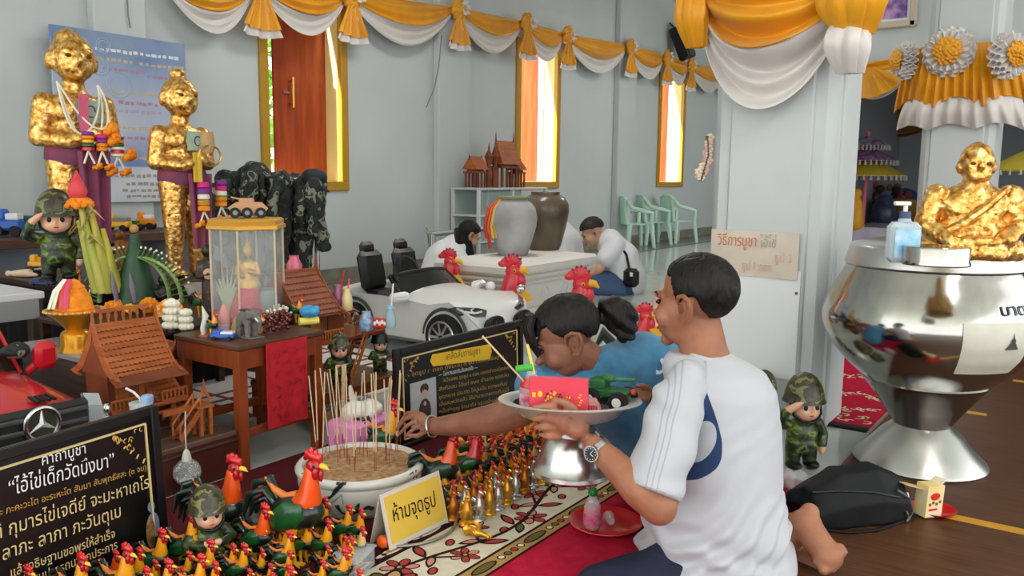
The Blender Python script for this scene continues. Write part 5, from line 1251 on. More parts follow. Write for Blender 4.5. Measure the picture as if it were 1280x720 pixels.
M_bt = mat('tree_ink', (34, 48, 46), .4); M_bg = mat('rock_ink', (136, 154, 146), .4)
def brush(pts, r, nm, m_):
    mb = MB(); P = [pot_pt(*q_) for q_ in pts]; mb.tube(P, [r*k*(.5+.5*abs(sin(i*2.1+1))) for i in range(len(P))], 6, flat=.5); return obj(nm, mb, m_, t)
brush([(391, 630), (397, 632), (404, 628), (408, 624), (415, 620), (421, 612), (427, 607), (430, 603)], 5.5, 'painted_tree', M_bt)
brush([(421, 604), (428, 605), (432, 604)], 3.5, 'painted_tree', M_bt)
brush([(421, 632), (427, 641), (436, 644), (444, 640), (452, 638), (460, 634), (466, 636)], 4, 'painted_tree', M_bt)
brush([(446, 634), (448, 630), (447, 636)], 4, 'painted_tree', M_bt)
for i, q_ in enumerate(([(405, 634), (412, 630), (420, 624), (427, 618), (429, 630)], [(408, 636), (414, 634)], [(430, 648), (438, 652), (446, 650), (456, 646), (464, 644)], [(452, 642), (460, 641)], [(403, 645), (412, 648)])): brush(q_, 1.6 if i in (0, 1) else 4.5, 'painted_rock', M_bg)
brush([(378, 591), (377, 600), (375, 607), (379, 609)], 1.6, 'painted_script', M_bt)
mb = MB(); P = [pot_pt(x, y) for x, y in ((512, 594), (516, 590), (517, 598), (520, 588), (521, 597))]; mb.tube(P, .9*k, 5); obj('painted_script', mb, mat('script_red', (120, 60, 60), .5), t)
# incense sticks standing in the sand
R2 = random.Random(11); M_st_ = mat('incense_stick', (206, 178, 142), .8); M_st_r = mat('incense_stub', (150, 52, 34), .8)
tops = [(386, 470), (394, 463), (400, 460), (406, 465), (409, 466), (412, 461), (420, 458), (421, 460), (428, 456), (430, 459), (432, 455), (433, 470), (438, 494), (445, 490), (453, 466), (455, 463), (464, 467), (467, 466), (470, 465), (480, 474), (487, 472), (489, 470), (490, 475), (500, 463), (501, 466)]
for i, (x, y) in enumerate(tops):
    yb = R2.uniform(556, 590); xb = x+R2.uniform(-4, 6)
    q_ = at(xb, yb, pcx.z+rimz*.905); r = math.hypot(q_.x-pcx.x, q_.y-pcx.y)
    if r > R_*.8: q_ = pcx+(q_-pcx)*(R_*.78/r); q_.z = rimz*.905
    e_ = dp(x, y, dep(q_)+R2.uniform(-.01, .03))
    s = thing('incense_stick', 'tall pale incense stick, %s from the left in the incense pot' % (ORD+['twenty-fifth'])[i], 'incense', q_, 0, 'incense sticks in the pot')
    mb = MB(); d_ = e_-q_; mb.tube([V((0, 0, -.008)), d_*.22], .0011, 5); obj('stick_foot', mb, M_st_r, s); mb = MB(); mb.tube([d_*.2, d_], .0018, 6); obj('stick_coat', mb, M_st_, s)
for i, (x, y0, y1) in enumerate(((407, 550, 566), (412, 555, 563), (425, 562, 574), (419, 548, 558), (437, 570, 581), (443, 572, 580), (454, 552, 570), (472, 545, 560), (482, 553, 574), (489, 546, 564), (430, 545, 557), (500, 548, 556))):
    q_ = at(x, y1, pcx.z+rimz*.905); e_ = dp(x+R2.uniform(-1, 1), y0, dep(q_)); d_ = e_-q_
    mb = MB(); mb.tube([V((0, 0, -.006)), d_], .0013, 5); tag(obj('incense_stub', mb, M_st_r, loc=q_), 'short burnt red incense stub, %s from the left in the pot sand' % ORD[i], 'incense', 'burnt incense stubs in the pot')

# ------------------------------------------------------------------ yellow tent sign on its round tray
p = at(508, 672); DT = dep(p); k = DT/FPX
t = thing('round_tray', 'dark round tray with pale rim under the yellow tent sign', 'tray', at(499, 658))
rt = 72*k
mb = MB(); mb.lathe([(.001, .004), (rt*.94, .004), (rt*.98, .012), (rt*1.02, .016), (rt*1.03, .012), (rt*.96, 0), (.001, 0)], 48, cap=False); obj('tray_body', mb, mat('tray_dark', (44, 40, 38), .35), t)
mb = MB(); mb.tube([(cos(a)*rt*1.02, sin(a)*rt*1.02, .015) for a in np.linspace(0, 2*pi, 49)], .004, 8); obj('tray_rim', mb, mat('tray_rim_grey', (150, 144, 132), .35, .4), t)
a, b = at(487, 692, .005), at(560, 655, .005); a = dp(487, 692, dep(a)); rz = math.atan2(b.y-a.y, b.x-a.x); Wt = (b-a).length
tlp = dp(471, 617, dep(a)+.03); Ht = (tlp.z-a.z)*1.02
t = thing('tent_sign', 'folded yellow tent sign with one line of black lettering on the tray', 'sign', V((a.x, a.y, .012)), rz)
ln = rd(14)
for s_ in (1, -1):
    Rx = Matrix.Rotation(-ln, 4, 'X') if s_ == 1 else Matrix.Translation((0, 2*Ht*sin(ln), 0)) @ Matrix.Rotation(ln, 4, 'X')
    mb = MB(); mb.T = Rx; mb.box((Wt/2, 0, Ht/2), (Wt, .003, Ht)); obj('sign_leaf', mb, mat('sign_white', (214, 206, 192), .4), t)
    if s_ == 1:
        mb = MB(); mb.T = Rx; mb.box((Wt/2+.003, -.002, Ht*.51), (Wt-.018, .0015, Ht*.84)); obj('yellow_print', mb, mat('print_yellow', (226, 190, 76), .45), t)
        F3 = Rx @ Matrix(((1, 0, 0, 0), (0, 0, -1, -.0032), (0, 1, 0, 0), (0, 0, 0, 1)))
        ftf = F3; o3 = V((a.x, a.y, .012)); uv3 = lambda x, y: face_uv(x, y, rz, o3, F3)
        mb = MB(); kf = (uv3(510, 640)-uv3(510, 660)).length/20; line(mb, 'ห้ามจุดธูป', F3, uv3(491, 653), uv3(546, 632), 0, 28*kf); obj('lettering', mb, M_ink, t)
q_ = at(479, 685, .012)
mb = MB(); mb.ell((0, 0, .018), .018, None, 14, 10); tag(obj('orange_ball', mb, mat('orange_plastic', (240, 96, 30), .4), loc=q_), 'small orange ball half hidden under the yellow tent sign', 'ball')

# ------------------------------------------------------------------ carpet under the figurines and plate
t = thing('floral_carpet', 'long red carpet with cream floral border under the rooster figurines', 'carpet', (0, 0, 0))
cx0, cx1 = .4, 2.76
Y_ = dict(red0=MY+.005, g0=1.185, g1=1.245, c1=1.445, d1=1.50, o1=2.28)
mb = MB(); mb.box(((cx0+cx1)/2, (Y_['red0']+Y_['g0'])/2, .004), (cx1-cx0, Y_['g0']-Y_['red0'], .008)); obj('red_field', mb, mat('carpet_red', (190, 34, 62), .95, c2=(174, 26, 54), vs=25, spec=.1, bump=.2, bs=300), t)
mb = MB(); mb.box(((cx0+cx1)/2, (Y_['g0']+Y_['g1'])/2, .004), (cx1-cx0, Y_['g1']-Y_['g0'], .0082)); obj('gold_border', mb, mat('carpet_gold', (176, 142, 86), .95, spec=.1), t)
mb = MB(); mb.box(((cx0+cx1)/2, (Y_['g1']+Y_['c1'])/2, .004), (cx1-cx0, Y_['c1']-Y_['g1'], .008)); obj('cream_band', mb, mat('carpet_cream', (222, 212, 190), .95, c2=(212, 202, 178), vs=30, spec=.1), t)
M_cdk = mat('carpet_dark', (52, 26, 26), .95, spec=.1)
mb = MB(); mb.box(((cx0+cx1)/2, (Y_['c1']+Y_['d1'])/2, .004), (cx1-cx0, Y_['d1']-Y_['c1'], .0082)); obj('dark_border', mb, M_cdk, t)
mb = MB(); mb.box(((cx0+cx1)/2, (Y_['d1']+Y_['o1'])/2, .004), (cx1-cx0, Y_['o1']-Y_['d1'], .008)); obj('outer_field', mb, mat('carpet_maroon', (84, 30, 34), .95, spec=.1), t)
for y in (Y_['g0'], Y_['g1']):
    mb = MB(); mb.box(((cx0+cx1)/2, y, .0045), (cx1-cx0, .008, .0086)); obj('dark_line', mb, M_cdk, t)
def blot(mb, x, y, rx, ry, a=0., z=.0088, n=14):
    mb.add([V((x+cos(a)*rx*cos(2*pi*i/n)-sin(a)*ry*sin(2*pi*i/n), y+sin(a)*rx*cos(2*pi*i/n)+cos(a)*ry*sin(2*pi*i/n), z)) for i in range(n)], [list(range(n))])
cols = {'rose': (170, 66, 62), 'pinkish': (206, 140, 120), 'olive': (104, 98, 56), 'dark': (46, 30, 30), 'cream': (226, 214, 186), 'tan': (190, 156, 104)}
D_ = {n_: MB() for n_ in cols}
ym = (Y_['g0']+Y_['g1'])/2; x = cx0+.05
while x < cx1-.1:                                             # ovals and dots of the gold border
    blot(D_['dark'], x, ym, .052, .017, 0, .0086); blot(D_['olive'], x, ym, .045, .012, 0, .0090)
    for dx, c in ((.075, 'cream'), (.105, 'olive'), (.135, 'rose'), (.165, 'cream')):
        blot(D_['dark'], x+dx, ym, .013, .012, 0, .0086); blot(D_[c], x+dx, ym, .009, .008, 0, .0090)
    x += .235
ym = (Y_['c1']+Y_['d1'])/2; x = cx0+.05
while x < cx1-.1:
    blot(D_['cream'], x, ym, .05, .014, 0, .0087); blot(D_['pinkish'], x, ym, .036, .007, 0, .0091); blot(D_['cream'], x+.09, ym, .02, .008, 0, .0087); x += .14
def flower(x, y, r, a0, pet='rose', six=6):
    for i in range(six):
        a = a0+2*pi*i/six; blot(D_['dark'], x+cos(a)*r*.62, y+sin(a)*r*.62, r*.44, r*.3, a, .0086); blot(D_[pet if i % 3 else 'pinkish'], x+cos(a)*r*.62, y+sin(a)*r*.62, r*.36, r*.22, a, .0090)
    blot(D_['dark'], x, y, r*.26, r*.26, 0, .0092); blot(D_['tan'], x, y, r*.14, r*.14, 0, .0095)
def leaf_(x, y, L, w_, a, c='rose'):
    n = 9; pts = []
    for s_ in (1, -1):
        for i in range(n+1):
            f = i/n if s_ == 1 else 1-i/n; pts.append((f*L, s_*w_*sin(pi*f)**.8))
    for c_, sc, z in (('dark', 1., .0086), (c, .66, .0090)):
        D_[c_].add([V((x+cos(a)*(L*.5+(u-L*.5)*sc)-sin(a)*v*sc, y+sin(a)*(L*.5+(u-L*.5)*sc)+cos(a)*v*sc, z)) for u, v in pts], [list(range(len(pts)))])
y0 = (Y_['g1']+Y_['c1'])/2
x = cx0+.3
mbv = MB(); vine = [V((xx, y0+.045*sin((xx-cx0)*7.5), .0088)) for xx in np.linspace(cx0+.05, cx1-.05, 120)]
mbv.tube(vine, .006, 4, flat=.15); 
i = 0; xx = cx0+.1
while xx < cx1-.12:
    ph = (xx-cx0)*7.5; yy = y0+.045*sin(ph); s_ = 1 if i % 2 else -1
    fy = y0-s_*.045
    mbv.tube([(xx, yy, .0088), (xx+.03, (yy+fy)/2, .0088), (xx+.06, fy, .0088)], .0045, 4, flat=.15)
    flower(xx+.07, fy, .042 if i % 3 else .05, i*.4)
    leaf_(xx-.005, yy+s_*.005, .085, .016, s_*.9+.2, 'rose'); leaf_(xx+.02, yy, .075, .014, -s_*2.6, 'olive' if i % 3 == 0 else 'pinkish')
    blot(D_['dark'], xx-.05, fy+s_*.01, .022, .014, .5); blot(D_['rose'], xx-.05, fy+s_*.01, .017, .009, .5, .0090)
    xx += .155; i += 1
for bx in (1.38,):                                             # big blossom near the tray
    for j in range(12): a = j*.52; blot(D_['dark'], bx+cos(a)*.075, y0-.01+sin(a)*.055, .046, .024, a, .0093); blot(D_[['rose', 'tan', 'olive'][j % 3]], bx+cos(a)*.075, y0-.01+sin(a)*.055, .038, .017, a, .0097)
    blot(D_['olive'], bx, y0-.01, .05, .035, 0, .0101); blot(D_['cream'], bx, y0-.01, .028, .02, 0, .0104); blot(D_['dark'], bx, y0-.01, .012, .01, 0, .0107)
obj('vine_pattern', mbv, M_cdk, t)
for n_, c in cols.items(): obj(n_+'_pattern', D_[n_], mat('carpet_'+n_+'_wool', c, .95, spec=.1), t, kind='stuff')

# red plate with a bottle and a small packet
p = at(757, 658, .009); k = dep(p)/FPX
t = thing('red_plate', 'bright red plastic plate on the carpet with a red drink bottle on it', 'plate', p)
mb = MB(); r = 46*k; mb.lathe([(.001, .003), (r*.66, .003), (r*.78, .010), (r, .020), (r*1.01, .018), (r*.8, .006), (r*.68, 0), (.001, 0)], 44, cap=False); obj('plate_body', mb, mat('red_plate_plastic', (206, 26, 28), .3, coat=.2), t)
def bottle(label, p, h, r, liq, cap_m, rz=RC):
    t = thing('drink_bottle', label, 'bottle', p, rz)
    mb = MB(); mb.lathe([(r*.8, 0), (r, .08*h), (r, .5*h), (r*.95, .58*h), (r*.8, .68*h), (r*.45, .8*h), (r*.42, .88*h)], 20, cap=False); obj('bottle_shell', mb, M_clear, t)
    mb = MB(); mb.lathe([(.001, .01*h), (r*.78, .01*h), (r*.94, .09*h), (r*.94, .55*h), (.001, .55*h)], 20, cap=False); obj('drink', mb, liq, t)
    if cap_m: mb = MB(); mb.lathe([(r*.5, .86*h), (r*.52, .9*h), (r*.5, h), (.001, h)], 16); obj('bottle_cap', mb, cap_m, t)
    return t
M_redliq = mat('red_drink', (206, 20, 40), .25, coat=.5)
b_ = bottle('small red drink bottle with green cap standing on the red plate', at(740, 660, .013), U(50, dep(p)), U(11, dep(p)), M_redliq, None)
h_, r_ = U(50, dep(p)), U(11, dep(p))
mb = MB(); mb.lathe([(r_*1.01, .12*h_), (r_*1.01, .42*h_)], 20, cap=False); obj('bottle_label', mb, mat('pink_label', (206, 120, 160), .5, c2=(190, 60, 100), vs=60), b_)
mb = MB(); mb.ell((0, 0, .93*h_), (r_*.55, r_*.55, r_*.62), None, 12, 8); obj('green_bulb_cap', mb, mat('green_cap', (24, 120, 40), .35), b_)
q_ = at(762, 655, .014)
t = thing('plastic_cup', 'small clear plastic cup lying on the red plate', 'cup', q_, rd(40))
mb = MB(); mb.T = Matrix.Translation((0, 0, .016)) @ Matrix.Rotation(pi/2, 4, 'Y'); mb.lathe([(.011, -.02), (.015, .02), (.016, .021), (.014, .02), (.010, -.018), (.001, -.018)], 16, cap=False); obj('cup_shell', mb, M_clear, t)

# pale rug under the red table
t = thing('pale_rug', 'pale rug with red-brown lines on the floor behind the red table', 'rug', (2.75, 3.3, 0))
mb = MB(); mb.box((0, 0, .004), (1.3, 1.3, .008)); obj('rug_field', mb, mat('rug_pale', (216, 212, 206), .9), t)
mb = MB()
for y in (-.6, -.5, -.2, -.1, .2, .5): mb.box((0, y, .0085), (1.3, .025, .002)); mb.box((y, 0, .0085), (.02, 1.3, .0022))
obj('rug_line', mb, mat('rug_line_red', (130, 60, 56), .9), t, kind='stuff')
# ------------------------------------------------------------------ people
R0 = V((sin(YAW), -cos(YAW), 0)); F0 = V((cos(YAW), sin(YAW), 0))
M_skin = mat('skin_tan', (168, 114, 86), .5, c2=(152, 98, 72), vs=14, bump=.12, bs=160)
M_skin_w = mat('skin_brown', (142, 92, 70), .5, c2=(126, 80, 60), vs=14, bump=.1, bs=160)
M_skin_p = mat('skin_pale', (206, 158, 130), .5)
M_hair = mat('black_hair', (14, 12, 11), .45, c2=(26, 22, 20), vs=60, st=(1, 1, .25), spec=.3, bump=.5, bs=120, bst=(1, 1, .2))
M_hair_b = mat('brown_black_hair', (38, 26, 22), .5, bump=.4, bs=60)
def head_frame(c, az, pitch=0., roll=0.):
    """local -Y is the way the face looks"""
    return Matrix.Translation(c) @ Matrix.Rotation(az+pi/2, 4, 'Z') @ Matrix.Rotation(pitch, 4, 'X') @ Matrix.Rotation(roll, 4, 'Y')
def head_el(M_, s=1., o=V((0, 0, 0))):
    R_ = M_.to_3x3(); P = lambda *p: (M_ @ (V(p)*s))-o
    L = [((0, .014, .045), (.075, .094, .082)), ((0, -.03, -.02), (.066, .066, .07)), ((0, -.032, -.06), (.052, .056, .046)), ((0, -.078, -.094), (.022, .018, .016)), ((0, -.092, -.006), (.010, .014, .026)), ((0, -.103, -.024), (.016, .015, .012)),
         ((0, -.084, .026), (.05, .016, .012)), ((-.042, -.062, -.03), (.026, .026, .026)), ((.042, -.062, -.03), (.026, .026, .026)), ((0, -.089, -.056), (.024, .012, .008)), ((0, -.087, -.069), (.021, .012, .009)), ((-.076, .012, -.008), (.010, .020, .032)), ((.076, .012, -.008), (.010, .020, .032)), ((-.083, .022, .0), (.006, .014, .026)), ((.083, .022, .0), (.006, .014, .026))]
    return [('e', P(*c), tuple(v*s for v in r), R_) for c, r in L]
def hair_cap(M_, lim, s=1., o=V((0, 0, 0)), thick=1.06, rough=.02, nu=130, nv=90, cen=(0, .014, .045), rad=(.075, .094, .082)):
    """scalp of hair: lim is a list of (angle from face, lowest elevation)"""
    mb = MB(); vs = []; xs = [a for a, b in lim]; ys = [b for a, b in lim]
    for j in range(nv+1):
        e = -pi/2+pi*j/nv
        for i in range(nu):
            a = 2*pi*i/nu; ph = abs((a+pi) % (2*pi)-pi)     # 0 = face
            lo = float(np.interp(ph, xs, ys)); f = min(1, max(0, (e-lo)/.15)); f = f*f*(3-2*f)
            d_ = V((sin(a)*cos(e), -cos(a)*cos(e), sin(e))); nz = noise.noise(V((d_.x*9, d_.y*9, d_.z*3)))
            k_ = .86+(thick-.86)*f+rough*f*nz
            vs.append((M_ @ (V((cen[0]+d_.x*rad[0]*k_, cen[1]+d_.y*rad[1]*k_, cen[2]+d_.z*rad[2]*k_))*s))-o)
    fs = [(j*nu+i, j*nu+(i+1) % nu, (j+1)*nu+(i+1) % nu, (j+1)*nu+i) for j in range(nv) for i in range(nu)]
    mb.add(vs, fs); return mb
def face_bits(t, M_, s, o, skin=M_skin_p):
    for s_ in (-1, 1):
        mb = MB(); mb.ell((M_ @ (V((s_*.031, -.0845, .008))*s))-o, (.013*s, .008*s, .0065*s), M_.to_3x3(), 10, 7); obj('eye', mb, mat('eye_dark', (30, 22, 20), .2), t)
        mb = MB(); mb.tube([(M_ @ (V((s_*x, y, z))*s))-o for x, y, z in ((.016, -.095, .026), (.034, -.092, .032), (.05, -.078, .027))], [.003*s, .004*s, .002*s], 6); obj('eyebrow', mb, M_hair, t)
        mb = MB(); ex = lambda y, z, d=0: (M_ @ (V((s_*(.083+d+.25*(y-.01)), y, z))*s))-o
        mb.tube([ex(-.012, .012, -.006), ex(-.004, .028, .003), ex(.014, .032, .007), ex(.030, .022, .008), ex(.032, .004, .007), ex(.022, -.018, .004), ex(.006, -.034, -.002), ex(-.008, -.03, -.006)], [.004*s, .0055*s, .0055*s, .0055*s, .005*s, .005*s, .007*s, .004*s], 7)
        mb.tube([ex(.0, .012, .002), ex(.014, .014, .004), ex(.017, -.002, .004)], [.003*s, .0045*s, .003*s], 6); er = obj('ear', mb, skin, t)
        mb = MB(); mb.ell(ex(.006, .0, .003), (.003*s, .011*s, .013*s), M_.to_3x3(), 10, 7); obj('ear_hollow', mb, mat('skin_shadow', (120, 70, 50), .7), er)
    mb = MB(); mb.tube([(M_ @ (V((x, y, z))*s))-o for x, y, z in ((-.022, -.095, -.062), (0, -.102, -.0615), (.022, -.095, -.062))], [.003*s, .0055*s, .003*s], 6); obj('lips', mb, mat('lip_brown', (146, 74, 62), .5), t)

# ---- the man in white
mo = V((2.08, .80, 0))
t = thing('person', 'man in a white shirt with a blue side panel kneeling and holding the silver tray', 'person', mo)
L_ = lambda x, y, D: dp(x, y, D)-mo
Hm = head_frame(dp(869, 381, 2.16), rd(87), rd(3))
wr, el = L_(741, 556, 2.06), L_(824, 634, 1.96)
hel, toe = L_(1006, 657, 2.19), L_(1044, 706, 2.09)
body = head_el(Hm, 1.02, mo)
body += [('t', [L_(873, 405, 2.17), L_(879, 438, 2.18), L_(888, 478, 2.19)], [.058, .062, .075]),
         ('t', [L_(842, 530, 2.05), L_(830, 570, 2.02), el], [.046, .046, .043]), ('t', [el, L_(800, 612, 1.97), L_(765, 577, 2.03), wr], [.043, .045, .035, .027]),
         ('e', L_(890, 600, 2.18), (.12, .12, .22))]
# left hand on the tray and the red box
body += [('e', L_(722, 535, 2.06), (.038, .026, .028)), ('e', L_(706, 528, 2.05), (.03, .024, .03)), ('e', L_(712, 516, 2.05), (.03, .02, .02))]
fing = [([(700, 517, 2.04), (684, 507, 2.03), (668, 510, 2.03)], .0095), ([(695, 526, 2.04), (680, 521, 2.03), (668, 524, 2.035)], .0095),
        ([(694, 536, 2.045), (680, 534, 2.035), (670, 534, 2.05)], .0095), ([(698, 545, 2.05), (686, 546, 2.04), (676, 543, 2.06)], .0085), ([(718, 512, 2.04), (706, 503, 2.03), (693, 500, 2.035)], .0105)]
for P_, r in fing: body.append(('t', [L_(*q_) for q_ in P_], [r*1.08, r, r*.8]))
# right forearm and hand from behind
body += [('t', [L_(930, 520, 2.34), L_(880, 520, 2.36), L_(826, 497, 2.32)], [.045, .04, .028]), ('e', L_(814, 495, 2.31), (.03, .03, .018))]
for j in range(4): body.append(('t', [L_(810, 489+j*3.6, 2.30-.012*j), L_(800, 488+j*3.6, 2.29-.012*j), L_(793, 489+j*3.4, 2.285-.012*j)], [.0085, .008, .0065]))
body.append(('t', [L_(812, 487, 2.29), L_(803, 482, 2.27), L_(797, 482, 2.26)], [.009, .0085, .007]))
# bare foot, sole up
body += [('t', [L_(930, 650, 2.28), L_(988, 664, 2.22), hel], [.055, .046, .04]), ('e', hel, (.044, .046, .042)), ('e', L_(1012, 641, 2.2), (.024, .026, .026)), ('t', [hel, hel.lerp(toe, .5), hel.lerp(toe, .8)], [.042, .036, .036]), ('t', [L_(992, 690, 2.25), L_(1015, 702, 2.2), L_(1034, 712, 2.16)], [.036, .03, .024])]
dt = (toe-hel).normalized(); st_ = dt.cross(CF).normalized()
for j in range(5): c_ = hel.lerp(toe, 1.02-.05*abs(j-1))+st_*((j-1.8)*.0165); body.append(('e', c_, (.0145 if j == 0 else .011,)*3)); body.append(('c', hel.lerp(toe, .78)+st_*((j-1.8)*.015), c_, .016, .010))
mb = MB(); mb.add(*blob(body, .0048, 3)); obj('body', mb, M_skin, t, ang=80)
face_bits(t, Hm, 1.02, mo, M_skin)
obj('hair', hair_cap(Hm, [(0, .60), (.5, .50), (.8, .28), (1.0, .30), (1.15, -.1), (1.3, -.6), (1.45, -.3), (1.8, -.3), (1.95, -.7), (2.3, -1.08), (pi, -1.16)], 1.02, mo, 1.075, .025), M_hair, t)
# shirt
def shirt_mat():
    m_, nt, b = _nodes('white_shirt'); N = nt.nodes; K = nt.links
    tc = N.new('ShaderNodeTexCoord'); b.inputs['Roughness'].default_value = .8; b.inputs['Sheen Weight'].default_value = .2
    def dot(v, off, sc):
        d_ = N.new('ShaderNodeVectorMath'); d_.operation = 'DOT_PRODUCT'; d_.inputs[1].default_value = v; K.new(tc.outputs['Object'], d_.inputs[0])
        a = N.new('ShaderNodeMath'); a.operation = 'MULTIPLY_ADD'; K.new(d_.outputs['Value'], a.inputs[0]); a.inputs[1].default_value = sc; a.inputs[2].default_value = -off*sc; return a.outputs[0]
    Ds = 2.04
    sx = lambda px: (L_(px, 545, Ds)).dot(R0); zz = lambda py: L_(880, py, Ds).z
    u = dot(R0, sx(840), 1/(sx(920)-sx(840))); tt = dot((0, 0, 1), zz(474), 1/(zz(614)-zz(474)))
    def ma(op, a, c, c2=None):
        n_ = N.new('ShaderNodeMath'); n_.operation = op
        for i, q_ in enumerate((a, c, c2)):
            if q_ is None: continue
            if isinstance(q_, (int, float)): n_.inputs[i].default_value = q_
            else: K.new(q_, n_.inputs[i])
        return n_.outputs[0]
    r = N.new('ShaderNodeValToRGB'); cr = r.color_ramp; cr.interpolation = 'B_SPLINE'
    stops = [(0, .50), (.12, .55), (.3, .67), (.5, .78), (.66, .80), (.8, .72), (.92, .45), (1, .1)]
    while len(cr.elements) < len(stops): cr.elements.new(.5)
    for e, (p_, v_) in zip(cr.elements, stops): e.position = p_; e.color = (v_, v_, v_, 1)
    K.new(tt, r.inputs[0])
    inside = ma('MULTIPLY', ma('LESS_THAN', u, r.outputs[0]), ma('MULTIPLY', ma('GREATER_THAN', tt, 0.), ma('LESS_THAN', tt, 1.)))
    inside = ma('MULTIPLY', inside, ma('GREATER_THAN', u, ma('MULTIPLY_ADD', tt, -.42, .50)))
    du = ma('SUBTRACT', ma('MULTIPLY_ADD', tt, .55, u), .79); dv = ma('SUBTRACT', tt, .59)
    e2 = ma('ADD', ma('POWER', ma('ABSOLUTE', ma('MULTIPLY', du, 4.7), 0), 2), ma('POWER', ma('ABSOLUTE', ma('MULTIPLY', dv, 5.0), 0), 2))
    disc = ma('LESS_THAN', e2, 1.)
    m1 = N.new('ShaderNodeMix'); m1.data_type = 'RGBA'; K.new(inside, m1.inputs[0]); m1.inputs[6].default_value = lin((184, 185, 191)); m1.inputs[7].default_value = lin((16, 50, 92))
    m2 = N.new('ShaderNodeMix'); m2.data_type = 'RGBA'; K.new(ma('MULTIPLY', disc, inside), m2.inputs[0]); K.new(m1.outputs[2], m2.inputs[6]); m2.inputs[7].default_value = lin((176, 178, 184))
    K.new(m2.outputs[2], b.inputs['Base Color'])
    n_ = _noise(nt, 300, 1); bp = N.new('ShaderNodeBump'); bp.inputs['Strength'].default_value = .08; bp.inputs['Distance'].default_value = .004; K.new(n_.outputs[0], bp.inputs['Height']); K.new(bp.outputs[0], b.inputs['Normal'])
    return m_
def sleeve_mat():
    m_, nt, b = _nodes('striped_sleeve'); b.inputs['Roughness'].default_value = .8
    tc = nt.nodes.new('ShaderNodeTexCoord'); d_ = nt.nodes.new('ShaderNodeVectorMath'); d_.operation = 'DOT_PRODUCT'; ax_ = R0+V((0, 0, -.36)); d_.inputs[1].default_value = ax_
    nt.links.new(tc.outputs['Object'], d_.inputs[0]); o_ = L_(826, 545, 2.0).dot(ax_); mr = nt.nodes.new('ShaderNodeMapRange'); nt.links.new(d_.outputs['Value'], mr.inputs[0]); mr.inputs[1].default_value = o_-.03; mr.inputs[2].default_value = o_+.03
    W_, G_ = (184, 185, 191), (160, 162, 172); r = _ramp(nt, mr.outputs[0], [(0, W_), (.2, G_), (.26, W_), (.42, G_), (.48, W_), (.64, G_), (.70, W_)], True); nt.links.new(r.outputs[0], b.inputs['Base Color']); return m_
M_shirt = shirt_mat(); M_shirt_p = mat('white_cotton', (184, 185, 191), .8, sheen=.1)
secs = [(440, 872, 36, .062, 2.185), (450, 880, 50, .085, 2.185), (462, 892, 64, .12, 2.185), (485, 901, 68, .145, 2.185), (540, 905, 68, .155, 2.185), (600, 904, 72, .155, 2.185), (640, 898, 84, .165, 2.185), (680, 893, 94, .175, 2.185), (725, 892, 98, .185, 2.185), (765, 890, 94, .175, 2.185), (790, 890, 84, .15, 2.185)]
rings = []
for y, cx, hw, hd, D_ in secs:
    c_ = L_(cx, y, D_); w_ = U(hw, D_); rings.append([c_+R0*(w_*cos(a)*(abs(cos(a))**-.12 if abs(cos(a)) > .01 else 1))+F0*(hd*sin(a)) for a in np.linspace(0, 2*pi, 40, endpoint=False)])
mm = MB(); mm.loft(rings)
vs, fs = blob([('m', mm.v, mm.f), ('t', [L_(862, 480, 2.12), L_(846, 505, 2.07)], [.06, .062])], .0075, 4)
zw = L_(890, 640, 2.185).z; zs_ = L_(890, 480, 2.185).z
def shirt_fold(p, n_):
    f = max(0, min(1, (zs_-p.z)/(zs_-zw))); s_ = p.dot(R0); d_ = 0
    d_ += .0085*f*sin(125*(p.z*.80-s_*.60)+5*noise.noise(p*5)+1)*max(0, .45+1.1*noise.noise(p*5+V((3, 1, 2))))
    g = max(0, min(1, (zw+.05-p.z)/.10)); d_ += .009*g*sin(95*(p.z+.22*s_)+4*noise.noise(p*7))
    d_ += .008*noise.noise(V((p.x*8, p.y*8, p.z*4)))
    return d_
mb = MB(); mb.add(*fold(vs, fs, shirt_fold)); obj('shirt', mb, M_shirt, t, ang=80)
sl = [L_(862, 478, 2.10), L_(848, 500, 2.07), L_(836, 545, 2.03), L_(823, 590, 1.99), L_(815, 616, 1.975)]
srad = [.052, .066, .070, .069, .068]
vs, fs = blob([('m', *(lambda q_: (q_.v, q_.f))(MB().tube(sl, srad, 24))), ('e', sl[0], .055), ('e', sl[1], .06)], .007, 3)
mb = MB(); mb.add(*fold(vs, fs, lambda p, n_: .006*noise.noise(p*11)+.0035*sin(70*(p.z+.5*p.dot(R0))+3*noise.noise(p*8)))); sv = obj('sleeve', mb, sleeve_mat(), t, ang=80)
ax = (sl[4]-sl[3]).normalized(); q_ = sl[4]-ax*.004; xx = ax.orthogonal().normalized(); yy = ax.cross(xx)
mb = MB(); mb.tube([q_+(xx*cos(a)+yy*sin(a))*.0645 for a in np.linspace(0, 2*pi, 33)], .004, 6); obj('sleeve_hem', mb, M_shirt_p, sv)
mb = MB(); q_ = L_(876, 443, 2.183); mb.tube([q_+R0*(.042*cos(a))+F0*(.066*sin(a))+V((0, 0, -.010*cos(a))) for a in np.linspace(0, 2*pi, 33)], .007, 8); obj('collar', mb, M_shirt_p, t)
mb = MB(); mb.tube([L_(882, 449, 2.12), L_(884, 462, 2.06), L_(882, 480, 2.03)], .0015, 5); obj('seam', mb, mat('seam_grey', (176, 178, 186), .8), t)
